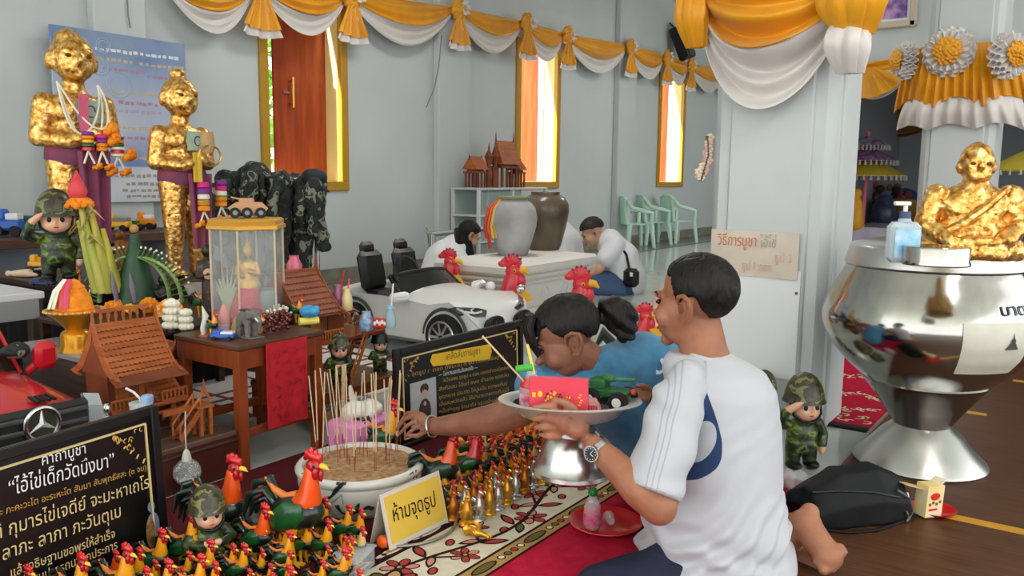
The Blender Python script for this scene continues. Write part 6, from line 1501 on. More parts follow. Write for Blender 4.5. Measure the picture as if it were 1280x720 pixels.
# trousers
kn = L_(752, 742, 2.05)
vs, fs = blob([('e', L_(890, 740, 2.18), (.17, .17, .13)), ('t', [L_(870, 742, 2.14), L_(800, 738, 2.08), kn], [.115, .095, .075]), ('t', [V((.05, .04, .14)), V((.18, .24, .08))], [.11, .072]),
               ('t', [kn+V((0, 0, -.005)), V((-.15, -.02, .06)), L_(900, 700, 2.22)], [.06, .055, .055]), ('t', [V((.18, .23, .07)), V((.16, 0, .06)), L_(950, 668, 2.24)], [.06, .055, .05])], .011, 4)
mb = MB(); mb.add(*fold(vs, fs, lambda p, n_: .005*noise.noise(p*14))); obj('trousers', mb, mat('navy_cloth', (26, 30, 56), .85), t, ang=80)
# wrist watch
wd_ = (el-wr).normalized(); wc = wr.lerp(el, .10); xx = (CP-mo-wc).normalized(); xx = (xx-wd_*xx.dot(wd_)).normalized(); yy = wd_.cross(xx)
mb = MB()
for j in range(22):
    a = 2*pi*j/22; c_ = wc+(xx*cos(a)+yy*sin(a))*.0325; mb.box(c_, (.005, .0095, .016), Matrix((xx*cos(a)+yy*sin(a), yy*cos(a)-xx*sin(a), wd_)).transposed(), bev=.001)
wt = obj('watch_strap', mb, M_steel, t)
fa = (xx*.8-yy*.6).normalized(); fa = (xx*.72+R0*-.5+V((0, 0, -.15))).normalized(); fa = (fa-wd_*fa.dot(wd_)).normalized()
mb = MB(); mb.cyl(wc+fa*.030, wc+fa*.040, .020, n=28); obj('watch_case', mb, M_steel, wt)
mb = MB(); mb.cyl(wc+fa*.0395, wc+fa*.041, .0165, n=28); obj('watch_dial', mb, mat('dial_dark', (40, 48, 62), .2, coat=.8), wt)
mb = MB()
for j in range(12):
    a = pi*j/6; e1 = wd_; e2 = fa.cross(wd_); c_ = wc+fa*.0414+(e1*cos(a)+e2*sin(a))*.0135; mb.ell(c_, .0011, None, 5, 4)
mb.tube([wc+fa*.0416, wc+fa*.0416+wd_*.009], .0008, 4); mb.tube([wc+fa*.0416, wc+fa*.0416+fa.cross(wd_)*.011], .0007, 4); obj('watch_marks', mb, M_white_p, wt)

# ---- the woman in blue
wo_ = at(880, 640); wo_ = V((2.55, 1.22, 0))
t = thing('person', 'woman in a blue shirt with a ponytail leaning over and reaching into the incense pot', 'person', wo_)
Lw = lambda x, y, D: dp(x, y, D)-wo_
Hw = head_frame(dp(710, 424, 2.42), rd(128), rd(26))
hand = Lw(532, 531, 2.50); elb = Lw(652, 512, 2.36)
body = head_el(Hw, .98, wo_)
body += [('t', [Lw(722, 440, 2.43), Lw(752, 458, 2.47), Lw(790, 466, 2.58)], [.05, .05, .06]), ('e', Lw(850, 482, 2.68), (.09, .08, .07)),
         ('t', [Lw(740, 480, 2.50), Lw(690, 495, 2.44), elb], [.055, .052, .046]), ('t', [elb, Lw(620, 524, 2.40), Lw(578, 530, 2.46), Lw(545, 533, 2.49)], [.047, .047, .036, .027]),
         ('e', Lw(534, 529, 2.50), (.028, .022, .021)), ('e', Lw(525, 523, 2.505), (.022, .019, .02))]
for P_, r in (([(521, 515, 2.52), (509, 517, 2.54), (498, 531, 2.55)], .0078), ([(519, 519, 2.50), (506, 524, 2.52), (496, 537, 2.53)], .0078), ([(520, 526, 2.48), (508, 533, 2.49), (499, 543, 2.50)], .0075), ([(524, 532, 2.47), (514, 539, 2.47), (506, 547, 2.48)], .007), ([(534, 538, 2.48), (522, 545, 2.45), (511, 544, 2.45)], .0088)):
    body.append(('t', [Lw(*q_) for q_ in P_], [r, r*.95, r*.75]))
mb = MB(); mb.add(*blob(body, .0044, 3)); obj('body', mb, M_skin_w, t, ang=80)
face_bits(t, Hw, .98, wo_, M_skin_w)
hc = obj('hair', hair_cap(Hw, [(0, -.04), (.35, -.06), (.6, .2), (.9, .25), (1.1, -.1), (1.3, -.35), (1.55, -.25), (1.8, -.35), (2.1, -.8), (pi, -1.0)], .98, wo_, 1.09, .03), M_hair, t)
bn = MB(); 
hd = lambda *p: (Hw @ (V(p)*.98))-wo_
R2 = random.Random(4)
tie_ = Lw(752, 396, 2.44)
v_, f_ = blob([('t', [tie_, Lw(764, 388, 2.45), Lw(776, 398, 2.46), Lw(781, 413, 2.45), Lw(778, 424, 2.44)], [.022, .046, .052, .036, .012])], .006, 3)
bn.add(*fold(v_, f_, lambda p, n_: .0045*sin(150*(p.z+.6*p.dot(R0))+5*noise.noise(p*10))+.006*noise.noise(p*30)))
obj('ponytail', bn, M_hair, t)
mb = MB()
for j in range(8):
    q_ = -.4+j*.12; C_ = lambda r, z: hd(r*.84*sin(q_), .014-r*cos(q_), z); mb.tube([C_(.088, .112), C_(.112, .085), C_(.119, .045), C_(.118, .010-.008*(j % 3))], [.012, .012, .010, .003], 7)
obj('fringe', mb, M_hair, t)
mb = MB(); mb.tube([tie_+(V((0, 0, 1))*sin(a)+F0*cos(a))*.016 for a in np.linspace(0, 2*pi, 17)], .006, 6); obj('hair_tie', mb, M_ink, t)
vs, fs = blob([('t', [Lw(756, 458, 2.46), Lw(768, 464, 2.49), Lw(800, 462, 2.57), Lw(855, 480, 2.68), Lw(900, 545, 2.80)], [.066, .085, .118, .14, .13]), ('e', Lw(760, 480, 2.48), (.10, .09, .06)), ('t', [Lw(820, 455, 2.53), Lw(838, 482, 2.51), Lw(842, 510, 2.50)], [.075, .07, .065]),
               ('t', [Lw(745, 478, 2.47), Lw(700, 480, 2.45), Lw(668, 482, 2.42)], [.07, .062, .058]), ('t', [Lw(760, 500, 2.5), Lw(790, 530, 2.56)], [.09, .10])], .009, 5)
mb = MB(); mb.add(*fold(vs, fs, lambda p, n_: .005*noise.noise(p*9)+.004*sin(75*(p.dot(R0)*.9-.5*p.z)+4*noise.noise(p*6)+1)*max(0, noise.noise(p*4+V((1, 2, 3)))+.4))); obj('blue_shirt', mb, mat('blue_shirt_cloth', (70, 128, 164), .85, c2=(60, 116, 152), vs=40, sheen=.2), t, ang=80)
# sleeve emblem, three small pale shapes
dvw = (CP-wo_-Lw(830, 455, 2.45)).normalized()
mb = MB()
def plate(pts, D_):
    P_ = [Lw(x, y, D_) for x, y in pts]; n = len(P_); mb.add(P_+[q_-dvw*.012 for q_ in P_], [list(range(n)), [n+i for i in reversed(range(n))]]+[(i, n+i, n+(i+1) % n, (i+1) % n) for i in range(n)])
for pts in ([(825, 450), (828, 447), (831, 452), (835, 450), (837, 456), (832, 456), (829, 459), (827, 455)], [(820, 462), (824, 464), (829, 461), (833, 459), (830, 464), (825, 468), (820, 468)]): plate(pts, 2.44)
obj('sleeve_emblem', mb, mat('emblem_pale', (196, 212, 224), .6), t)
vs, fs = blob([('t', [Lw(895, 570, 2.80), Lw(850, 570, 2.70), Lw(780, 558, 2.62)], [.13, .11, .085]), ('t', [Lw(780, 566, 2.62), Lw(850, 595, 2.74), Lw(900, 595, 2.86)], [.07, .065, .06])], .011, 4)
mb = MB(); mb.add(vs, fs); obj('denim_shorts', mb, mat('dark_denim', (34, 52, 92), .85, c2=(28, 44, 80), vs=40), t, ang=80)
wb = Lw(540, 533, 2.492); wd_ = (elb-hand).normalized(); xx = wd_.orthogonal().normalized(); yy = wd_.cross(xx)
mb = MB(); mb.tube([wb+(xx*cos(a)+yy*sin(a))*.031 for a in np.linspace(0, 2*pi, 25)], .004, 8); obj('bracelet', mb, M_steel, t)

# ---- silver pedestal tray held between them, with what lies on it
tc_ = dp(712, 500, 2.17); k = 2.17/FPX
t = thing('silver_tray', 'silver pierced pedestal tray held up by the man and woman', 'tray', tc_)
r = .186
mb = MB(); mb.lathe([(.001, -.036), (r*.60, -.036), (r*.66, -.030), (r*.80, -.006), (r*.84, 0), (r*.98, .004), (r, .001), (r*.98, -.003), (r*.85, -.006), (r*.80, -.012), (r*.66, -.038), (r*.60, -.044), (.04, -.048), (.001, -.048)], 64, cap=False); tb = obj('tray_dish', mb, mat('tray_metal', (226, 226, 224), .38, .85), t); tb.rotation_mode = 'QUATERNION'; tb.rotation_quaternion = Matrix.Rotation(rd(6), 3, -R0).to_quaternion()
mb = MB()
for j in range(72):
    a = 2*pi*j/72
    for f0, f1 in ((.69, .785),):
        p0_, p1_ = V((cos(a)*r*f0, sin(a)*r*f0, -.0245)), V((cos(a)*r*f1, sin(a)*r*f1, -.0075)); mb.tube([p0_, p1_], .0028, 5)
obj('pierced_slots', mb, mat('slot_dark', (40, 40, 42), .5), tb, kind='stuff')
mb = MB(); mb.lathe([(.056, -.046), (.060, -.054), (.05, -.062), (.060, -.070), (.059, -.076), (.050, -.083), (.064, -.095), (.080, -.12), (.088, -.155), (.096, -.172), (.105, -.180), (.106, -.190), (.100, -.196), (.001, -.196)], 48); mb.v = [v+V((R0.x*.012, R0.y*.012, 0)) for v in mb.v]; obj('tray_pedestal', mb, mat('silver_pedestal', (208, 208, 206), .25, 1., bump=.06, bs=40), t)
TZt = tc_.z-.034
q_ = dp(698, 533, 2.06); bz_ = tc_.z-.02
bl, br_ = dp(659, 470, 2.09), dp(731, 484, 2.065); bw = (br_-bl).length
bo = dp(661, 516, 2.09); rzb = math.atan2(br_.y-bl.y, br_.x-bl.x)
t = thing('red_box', 'flat red gift box with yellow print standing on the silver tray', 'box', V((bo.x, bo.y, bo.z)), rzb)
bh = bl.z-bo.z
mb = MB(); mb.box((bw/2, .012, bh/2), (bw, .022, bh), (0, rd(-1), 0), bev=.001); obj('box_body', mb, mat('box_red', (226, 66, 84), .4, coat=.2), t)
mb = MB(); R2 = random.Random(8)
flat_ell(mb, Matrix(((1, 0, 0, bw*.19), (0, 0, -1, -.0005), (0, 1, 0, bh*.55), (0, 0, 0, 1))), 0, 0, .006, .008); obj('yellow_medallion', mb, mat('print_gold', (248, 196, 48), .5), t)
mb = MB(); mb2 = MB()
for j in range(26):
    x, z = bw*R2.uniform(.28, .72), bh*R2.uniform(.34, .66); (mb if j % 2 else mb2).box((x, -.0004, z), (R2.uniform(.003, .008), .0008, R2.uniform(.003, .007)))
for j in range(5): mb.box((bw*(.86+.02*(j % 3)), -.0004, bh*(.3+.07*j)), (.006, .0008, .003))
for x in (.07, .10): mb.box((bw*x, -.0004, bh*.52), (.004, .0008, .012))
obj('yellow_print', mb, mat('print_gold', (248, 196, 48), .5), t, kind='stuff'); obj('red_print', mb2, mat('print_deep_red', (150, 24, 40), .5), t, kind='stuff')
bt = bottle('red drink bottle with yellow straw and green cap on the silver tray', V((*dp(664, 505, 2.14).xy, tc_.z-.034)), .135, .030, M_redliq, None)
mb = MB(); mb.lathe([(.0303, .028), (.0303, .062)], 20, cap=False); obj('bottle_label', mb, mat('bottle_label_white', (206, 198, 210), .5, c2=(190, 60, 90), vs=40), bt)
mb = MB(); mb.lathe([(.0295, .078), (.030, .082), (.02, .10)], 20, cap=False); obj('red_collar', mb, M_redp, bt)
mb = MB(); mb.T = Matrix.Translation((-.012, 0, .125)) @ Matrix.Rotation(rd(82), 4, 'Y'); mb.lathe([(.001, -.03), (.009, -.028), (.010, 0), (.010, .014), (.001, .016)], 14); obj('green_cap', mb, mat('green_cap_light', (70, 170, 60), .35), bt)
mb = MB(); mb.tube([(.006, 0, .11), (-.012, 0, .185)], .0038, 8); obj('straw', mb, mat('yellow_straw', (240, 214, 90), .4), bt)
s0, s1 = dp(656, 478, 2.12), dp(603, 420, 2.13)
t = thing('incense_bundle', 'single long pale incense stick leaning out of the silver tray', 'incense', s0)
mb = MB(); d_ = s1-s0; mb.tube([d_*-.35, d_*0, d_], [.0018, .0022, .0026], 6); obj('stick', mb, M_st_, t)
tp = dp(760, 505, 2.21)
t = thing('toy_truck', 'green toy army truck with big black wheels on the silver tray', 'toy', V((tp.x, tp.y, tc_.z-.028)), RC+rd(60))
Mtg = mat('army_green_plastic', (46, 106, 56), .4, c2=(36, 88, 46), vs=20)
mb = MB(); mb.box((0, -.01, .042), (.05, .10, .022), bev=.005); mb.box((0, .025, .062), (.046, .045, .03), bev=.006); obj('truck_body', mb, Mtg, t)
mb = MB(); mb.tube([(0, -.01, .075), (0, -.075, .082)], .005, 8); mb.ell((0, .0, .078), (.016, .02, .012), None, 10, 7); obj('gun', mb, Mtg, t)
mb = MB(); mb.ell((0, -.07, .05), (.012, .008, .008), None, 8, 6); obj('red_light', mb, M_redp, t)
for x in (-.034, .034):
    for y in (-.042, .036):
        mb = MB(); mb.lathe([(.012, -.011), (.025, -.010), (.027, 0), (.025, .010), (.012, .011), (.001, .011)], 22); mb.v = [Matrix.Translation((x, y, .027)) @ Matrix.Rotation(pi/2, 4, 'Y') @ v for v in mb.v]; w_ = obj('wheel', mb, M_rubber, t)
        mb = MB(); mb.cyl((x-.0125, y, .027), (x+.0125, y, .027), .0125, n=14); obj('hub', mb, M_white_p, w_)
bp_ = dp(740, 514, 2.09)
t = thing('clear_packet', 'clear plastic packet with red print beside the red box on the tray', 'packet', V((bp_.x, bp_.y, tc_.z-.034)), rzb)
mb = MB(); mb.loft([[V((x*s_, y*s_, z)) for x, y in ((-.022, -.012), (.022, -.012), (.022, .012), (-.022, .012))] for z, s_ in ((.003, .8), (.012, 1.), (.04, .95), (.062, .4))]); obj('packet_film', mb, mat('pink_film', (236, 176, 176), .15, trans=.5, ior=1.1), t)
mb = MB()
for j in range(5): mb.tube([(-.018+.008*j, -.0135, .012), (-.012+.006*j, -.0135, .046)], .0016, 4)
obj('red_strips', mb, M_redp, t)

# ---- three people sitting far back
def far_person(label, o, els, cl, hair, legs, bag=None):
    t = thing('person', label, 'person', o)
    mb = MB(); mb.add(*blob(els, .011, 3)); obj('body', mb, M_skin_p, t, ang=80)
    mb = MB(); v_, f_ = blob(cl, .014, 4); mb.add(*fold(v_, f_, lambda p, n_: .008*noise.noise(p*7))); obj('white_shirt', mb, mat('far_cotton', (222, 222, 226), .8), t, ang=80)
    if legs: mb = MB(); mb.add(*blob(legs, .014, 4)); obj('jeans', mb, mat('blue_jeans', (62, 84, 118), .85), t, ang=80)
    return t
D_ = 7.35; o = V((*dp(772, 362, D_).xy, 0)); Lf = lambda x, y, d_=0: dp(x, y, D_+d_)-o
Hb = head_frame(dp(741, 291, D_), rd(128), rd(30))
t = far_person('boy in a white T-shirt and jeans sitting on the floor with a black sling bag', o, head_el(Hb, 1., o)+[('c', Lf(748, 298), Lf(762, 306), .055, .06), ('t', [Lf(757, 322, -.12), Lf(748, 337, -.16), Lf(727, 350, -.1)], [.05, .042, .032]), ('e', Lf(722, 352, -.1), (.05, .04, .03)), ('e', Lf(775, 330), (.12, .1, .2))],
               [('t', [Lf(762, 303), Lf(776, 325), Lf(782, 352)], [.12, .17, .18]), ('t', [Lf(768, 308, -.1), Lf(757, 324, -.14)], [.1, .085])], None, [('t', [Lf(780, 358, -.05), Lf(752, 352, -.1), Lf(735, 358, -.15)], [.13, .10, .075]), ('t', [Lf(735, 362, -.15), Lf(775, 366, -.2)], [.065, .06]), ('t', [Lf(780, 358, .1), Lf(745, 350, .2)], [.13, .09])])
face_bits(t, Hb, 1., o); obj('hair', hair_cap(Hb, [(0, .12), (.8, .10), (1.2, .05), (1.5, -.15), (1.9, -.2), (2.4, -.5), (pi, -.55)], 1., o, 1.16, .06), M_hair_b, t)
mb = MB(); mb.box(Lf(789, 347, -.2), (.10, .13, .16), bev=.03); bg_ = obj('sling_bag', mb, M_black, t); mb = MB(); mb.tube([Lf(787, 338, -.2), Lf(783, 318, -.17), Lf(770, 303, -.1)], .012, 6); obj('bag_strap', mb, M_black, bg_); mb = MB(); mb.box(Lf(789, 343, -.28), (.05, .02, .03), (0, 0, rd(35))); obj('bag_patch', mb, M_white_p, bg_)
D_ = 7.5; o = V((*dp(560, 360, D_).xy, 0))
Hg = head_frame(dp(586, 295, D_), rd(-30), rd(28))
t = far_person('girl with long black hair in a white shirt bending forward by the pedestal', o, head_el(Hg, 1., o)+[('c', Lf(580, 303), Lf(570, 312), .05, .06), ('e', Lf(560, 335), (.12, .12, .2)), ('t', [Lf(568, 318, -.1), Lf(590, 335, -.1), Lf(606, 328, -.05)], [.05, .04, .03])],
               [('t', [Lf(570, 310), Lf(556, 325), Lf(548, 352)], [.13, .18, .19]), ('t', [Lf(566, 315, -.1), Lf(580, 330, -.12)], [.09, .075])], None, [('t', [Lf(548, 362), Lf(590, 360), Lf(605, 362)], [.14, .1, .08])])
face_bits(t, Hg, 1., o); obj('hair', hair_cap(Hg, [(0, .35), (.8, .2), (1.2, -.2), (1.5, -.6), (1.9, -.8), (2.4, -.9), (pi, -.9)], 1., o, 1.14, .05), M_hair, t)
mb = MB()
for j in range(14):
    f = j/13; mb.tube([Lf(572+12*f, 286+4*f, -.05), Lf(572+14*f, 305, -.10+.06*f), Lf(576+14*f, 322, -.08+.06*f), Lf(580+8*f, 334, -.06)], [.03, .032, .028, .01], 7)
obj('long_hair', mb, M_hair, t)
D_ = 7.9; o = V((*dp(708, 350, D_).xy, 0))
t = thing('person', 'person in a white shirt mostly hidden behind the brown urn', 'person', o)
mb = MB(); mb.add(*blob([('t', [Lf(703, 290), Lf(706, 305), Lf(708, 335)], [.11, .17, .19]), ('t', [Lf(712, 298), Lf(719, 314)], [.08, .07])], .014, 4)); obj('white_shirt', mb, mat('far_cotton', (222, 222, 226), .8), t, ang=80)
Hh = head_frame(dp(692, 281, D_), rd(150), rd(30)); mb = MB(); mb.add(*blob(head_el(Hh, 1., o)+[('c', Lf(696, 290), Lf(702, 297), .05, .06)], .011, 3)); obj('body', mb, M_skin_p, t, ang=80)
obj('hair', hair_cap(Hh, [(0, .3), (1.2, .05), (1.6, -.2), (pi, -.55)], 1., o, 1.14, .05), M_hair, t)
# ------------------------------------------------------------------ far middle: pedestal with urns, cabinet, chairs
a, b, c = at(580, 321, .42), at(634, 331, .42), at(725, 316, .42)
px0, py0 = b.x, b.y; lx, ly = c.x-b.x, a.y-b.y
lx = max(lx, .9); ly = max(.45, a.y-b.y)
t = thing('urn_pedestal', 'white moulded pedestal carrying the grey urn and the brown urn', 'pedestal', (px0, py0, 0))
M_ped = mat('pedestal_white', (226, 222, 216), .5)
for z0, z1, e, bv in ((0, .05, .02, .01), (.05, .09, .0, .012), (.09, .25, -.05, .004), (.25, .29, -.02, .015), (.29, .34, .01, .018), (.34, .42, .05, .02)):
    mb = MB(); mb.box((lx/2, ly/2, (z0+z1)/2), (lx+2*e, ly+2*e, z1-z0), bev=bv); obj('pedestal_course', mb, M_ped, t)
for x in (.25, .5, .75):
    mb = MB(); R_ = .05; mb.tube([(lx*x+cos(q_)*R_, .046, .17+sin(q_)*R_) for q_ in np.linspace(0, 2*pi, 17)], .008, 6); mb.ell((lx*x, .048, .17), (.022, .008, .022), None, 8, 6); obj('relief_rosette', mb, M_ped, t)
def urn(label, px, yt, yb, zb, Rpx, m_, prof, extra=None):
    p = at(px, yb, zb); p.z = zb; k = dep(p)/FPX; h = (yb-yt)*k; t = thing('urn', label, 'urn', p)
    mb = MB(); mb.lathe([(r*Rpx*k, z*h) for r, z in prof], 40, cap=False); obj('urn_body', mb, m_, t); return t, k, h
pu = [(.55, 0), (.62, .03), (.80, .25), (.97, .50), (1., .64), (.93, .80), (.74, .90), (.62, .935), (.60, .96), (.66, .985), (.64, 1.), (.55, 1.), (.5, .93)]
t, k, h = urn('grey pottery urn with green rim and coloured ribbons on the white pedestal', 641, 246, 319, .42, 30, mat('grey_clay', (176, 176, 174), .6, c2=(150, 148, 146), vs=5), pu)
mb = MB(); mb.lathe([(19.5*k, h*.955), (20.5*k, h*.98), (20*k, h*1.003), (17*k, h*1.0)], 32, cap=False); obj('urn_rim', mb, mat('olive_glaze', (130, 134, 82), .4), t)
for j, (c_, dx) in enumerate((((206, 70, 50), -33), ((220, 120, 60), -30), ((226, 196, 90), -26), ((196, 160, 90), -23), ((60, 140, 80), -17), ((206, 60, 60), -29))):
    mb = MB(); z1 = h*(.98); zz = h*(.30 if j != 5 else .12)
    mb.tube([R0*(-16*k)+F0*(-8*k)+V((0, 0, z1)), R0*(dx*.93*k)+F0*(-14*k)+V((0, 0, h*.8)), R0*((dx-2)*k)+F0*(-16*k)+V((0, 0, h*.5)), R0*((dx+1)*k)+F0*(-15*k)+V((0, 0, zz))], [.012, .022, .022, .026], 8, flat=.35); obj('ribbon', mb, mat('ribbon_%d' % j, c_, .6), t)
t, k, h = urn('tall brown glazed urn behind the grey urn', 682, 241, 315, .42, 31, mat('brown_glaze_urn', (104, 88, 70), .35, c2=(78, 64, 50), vs=7, coat=.3), [(.6, 0), (.7, .1), (.88, .4), (1., .68), (.97, .8), (.8, .91), (.6, .95), (.6, 1.), (.5, 1.), (.5, .93)])
t.location = t.location+F0*.22
for j, x in enumerate((-24, -18)): mb = MB(); mb.ell(R0*(x*k)+F0*(-20*k)+V((0, 0, h*.52)), (.02, .02, .012), None, 8, 6); obj('urn_lug', mb, M_brass, t)
# glass cabinet by the wall with a model house on top
a = onY(584, 236, YW-.32); b = onY(668, 236, YW-.32)
t = thing('glass_cabinet', 'white-framed glass cabinet against the wall under the second window', 'cabinet', (a.x, YW-.47, 0))
W_, H_ = b.x-a.x, a.z
for x in (0, W_*.48, W_):
    for y in (0, .34): mb = MB(); mb.box((x, y, H_/2), (.035, .035, H_), bev=.004); obj('cabinet_post', mb, mat('aluminium_white', (206, 210, 210), .35, .3), t)
for z in (.03, H_*.36, H_*.68, H_):
    mb = MB(); mb.box((W_/2, .17, z), (W_+.04, .38, .022), bev=.004); obj('cabinet_shelf', mb, mat('aluminium_white', (206, 210, 210), .35, .3), t)
for x0_, x1_ in ((.02, W_*.48-.02), (W_*.48+.02, W_-.02)):
    mb = MB(); mb.box(((x0_+x1_)/2, .0, H_/2), (x1_-x0_, .006, H_-.06)); obj('glass_door', mb, mat('tinted_glass', (190, 210, 204), .05, alpha=.25), t)
mb = MB(); mb.box((W_/2, .345, H_/2), (W_, .01, H_)); obj('back_panel', mb, mat('cabinet_back', (170, 182, 180), .5), t)
o = V((a.x, YW-.30, H_+.012))
t = thing('model_temple', 'small dark red-brown model house with spires on the glass cabinet', 'model', o)
kx = W_/84.
def mhouse(x, w_, ph, rh, sp):
    for xx in np.linspace(x-w_*.42, x+w_*.42, 4 if w_ > .2 else 3):
        for yy in (-.06, .06): mb = MB(); mb.box((xx, yy, ph/2), (.016, .016, ph)); obj('post', mb, M_wood_d, t)
    mb = MB(); mb.box((x, 0, ph+.01), (w_, .16, .02)); obj('deck', mb, M_wood_d, t)
    mb = MB(); mb.prism([(-.10, 0), (.10, 0), (0, rh)], -w_/2, w_/2, Matrix.Translation((x, 0, ph+.04)) @ Matrix.Rotation(pi/2, 4, 'Z')); obj('roof', mb, M_wood, t)
    mb = MB(); mb.box((x, 0, ph+.03), (w_*.8, .10, .05)); obj('wall', mb, M_wood_d, t)
    for s_ in (-1, 1): mb = MB(); mb.tube([(x+s_*w_/2, 0, ph+rh), (x+s_*w_/2, 0, ph+rh+sp)], [.014, .002], 6); obj('finial', mb, M_wood_d, t)
mhouse(46*kx, 22*kx, 14*kx, 17*kx, 9*kx); mhouse(11*kx, 14*kx, 10*kx, 9*kx, 4*kx); mhouse(62*kx, 9*kx, 10*kx, 8*kx, 4*kx)
for x in (24*kx, 31*kx): mb = MB(); mb.lathe([(3*kx, 0), (2*kx, 4*kx), (3*kx, 9*kx), (1.6*kx, 16*kx), (3.4*kx, 22*kx), (1*kx, 26*kx), (.001, 32*kx)], 10, (x, -.03, 0)); obj('carved_pillar', mb, M_wood_d, t)
# plastic chairs
M_mint = mat('mint_plastic', (186, 222, 204), .3)
def plastic_chair(label, p, rz):
    t = thing('plastic_chair', label, 'chair', p, rz, 'mint plastic armchairs by the wall')
    w_, d_ = .25, .22
    mb = MB(); mb.sheet(lambda u, v: V(((u-.5)*2*w_*(1-.08*(1-v)), (v-.5)*2*d_, .40-.02*sin(pi*u)*sin(pi*v))), 8, 8, .012); obj('seat', mb, M_mint, t)
    for sx in (-1, 1):
        for sy in (-1, 1): mb = MB(); mb.tube([(sx*w_*.95, sy*d_*.9, .40), (sx*w_*1.1, sy*d_*1.1, 0)], [.046, .032], 8, flat=.6); obj('leg', mb, M_mint, t)
        mb = MB(); mb.tube([(sx*w_*1.05, -d_*.8, .40), (sx*w_*1.1, -d_*.85, .60), (sx*w_*1.1, -d_*.4, .62), (sx*w_*1.05, d_*.8, .68), (sx*w_*.8, d_*1.1, .80)], [.036, .034, .038, .034, .032], 8, flat=.7); obj('armrest', mb, M_mint, t)
    mb = MB(); mb.tube([(-w_*.8, d_*1.1, .80), (-w_*.4, d_*1.2, .86), (w_*.4, d_*1.2, .86), (w_*.8, d_*1.1, .80)], .022, 8); obj('back_rail', mb, M_mint, t)
    for j in range(7): x = -w_*.72+j*w_*.24; mb = MB(); mb.tube([(x, d_*.98, .40), (x, d_*1.13, .62), (x, d_*1.18, .85)], .03, 6, flat=.4); obj('back_slat', mb, M_mint, t)
    return t
p = at(797, 316); k = .9
c1 = plastic_chair('mint green plastic armchair nearest the sitting boy', at(793, 309), rd(50))
c2_ = dup(c1, at(815, 305), rd(50), 'mint green plastic armchair, middle one of the three')
c3_ = dup(c1, at(846, 303), rd(62), 'mint green plastic armchair farthest along the wall near the pillar')
for c_ in (c1, c2_, c3_): c_.scale = (.84,)*3
# grab-bar stand beside the girl
p = at(541, 352); D_ = dep(p); k = D_/FPX
t = thing('pole_stand', 'grey metal pole stand with a long arm beside the girl', 'stand', p)
zz = dp(541, 292, D_).z
mb = MB(); mb.cyl((0, 0, 0), (0, 0, zz), .032, n=12); obj('pole', mb, M_steel, t)
mb = MB(); mb.lathe([(.16, 0), (.16, .012), (.04, .03), (.001, .03)], 20); obj('base', mb, M_steel, t)
e1 = dp(622, 284, D_-.1)-p; mb = MB(); mb.tube([V((0, 0, zz)), e1], .026, 8); obj('arm', mb, M_steel, t)
e1 = dp(532, 284, D_)-p; mb = MB(); mb.tube([V((0, 0, zz-.01)), e1+V((0, 0, -.03)), e1], .018, 8); obj('hook', mb, M_steel, t)
mb = MB(); mb.tube([dp(534, 286, D_)-p, dp(537, 310, D_)-p, dp(530, 330, D_)-p], .008, 6); obj('cable', mb, M_gray, t)
# flowers on the wall edge, loudspeaker, by the great pillar
P = onX(883, 194, PX+.05); 
t = thing('flower_bouquet', 'pale pink and cream flower spray hanging beside the great pillar', 'flowers', P); kk = dep(P)/FPX
for j in range(22):
    f = j/22; x, z = (4-16*f*RNG.random())*kk, (22-52*f)*kk; mb = MB()
    for q_ in range(5): a_ = q_*1.26; mb.ell(R0*(x+cos(a_)*3*kk)+V((0, 0, z+sin(a_)*3*kk)), (3*kk, 3*kk, 2.4*kk), None, 6, 4)
    obj('blossom', mb, mat('blossom_pink', (220, 170, 170), .7) if j % 3 else mat('blossom_cream', (230, 216, 190), .7), t)
mb = MB(); mb.tube([V((0, 0, 24*kk)), R0*(2*kk)+V((0, 0, 0)), R0*(-6*kk)+V((0, 0, -32*kk))], .01, 6); obj('stem', mb, M_green, t)
P = onY(857, 52, YW-.25); kk = dep(P)/FPX
t = thing('loudspeaker', 'black loudspeaker tilted on the wall over the third window', 'speaker', P)
mb = MB(); mb.T = Matrix.Rotation(rd(-22), 4, F0); mb.box((0, .05, 0), (.28, .2, 42*kk), bev=.03); obj('speaker_box', mb, M_black, t)
mb = MB(); mb.T = Matrix.Rotation(rd(-22), 4, F0); mb.box((-.02, -.055, 0), (.2, .012, 38*kk), bev=.004); obj('speaker_grille', mb, mat('grille_grey', (70, 76, 78), .5), t)
mb = MB(); mb.tube([(.02, .08, 8*kk), (-.06, .2, 20*kk), (-14*kk, .2, 22*kk)], .014, 6); obj('bracket', mb, M_black, t)

# ------------------------------------------------------------------ camouflage garments on a rack
D_ = 4.7; ro = V((*dp(340, 330, D_).xy, 0)); k = D_/FPX; Lc = lambda x, y, d_=0: dp(x, y, D_+d_)-ro
M_cam_c = camo('camo_cloth', 15, ((38, 42, 36), (122, 124, 104), (22, 22, 22), (11, 12, 13)), .8)
t = thing('clothes_rack', 'garment rail heaped with camouflage uniforms in front of the first window', 'rack', ro)
for x in (285, 395): mb = MB(); q_ = Lc(x, 240); mb.tube([q_, V((q_.x, q_.y, 0))], .014, 8); obj('rack_post', mb, M_steel, t)
mb = MB(); mb.tube([Lc(280, 222), Lc(400, 226)], .014, 8); obj('rack_rail', mb, M_steel, t)
R2 = random.Random(21)
garm = [(272, 228, 300, 20), (286, 216, 315, 24), (302, 212, 330, 24), (318, 206, 330, 24), (334, 214, 335, 22), (350, 214, 334, 24), (366, 216, 336, 22), (382, 218, 328, 22), (398, 222, 308, 16)]
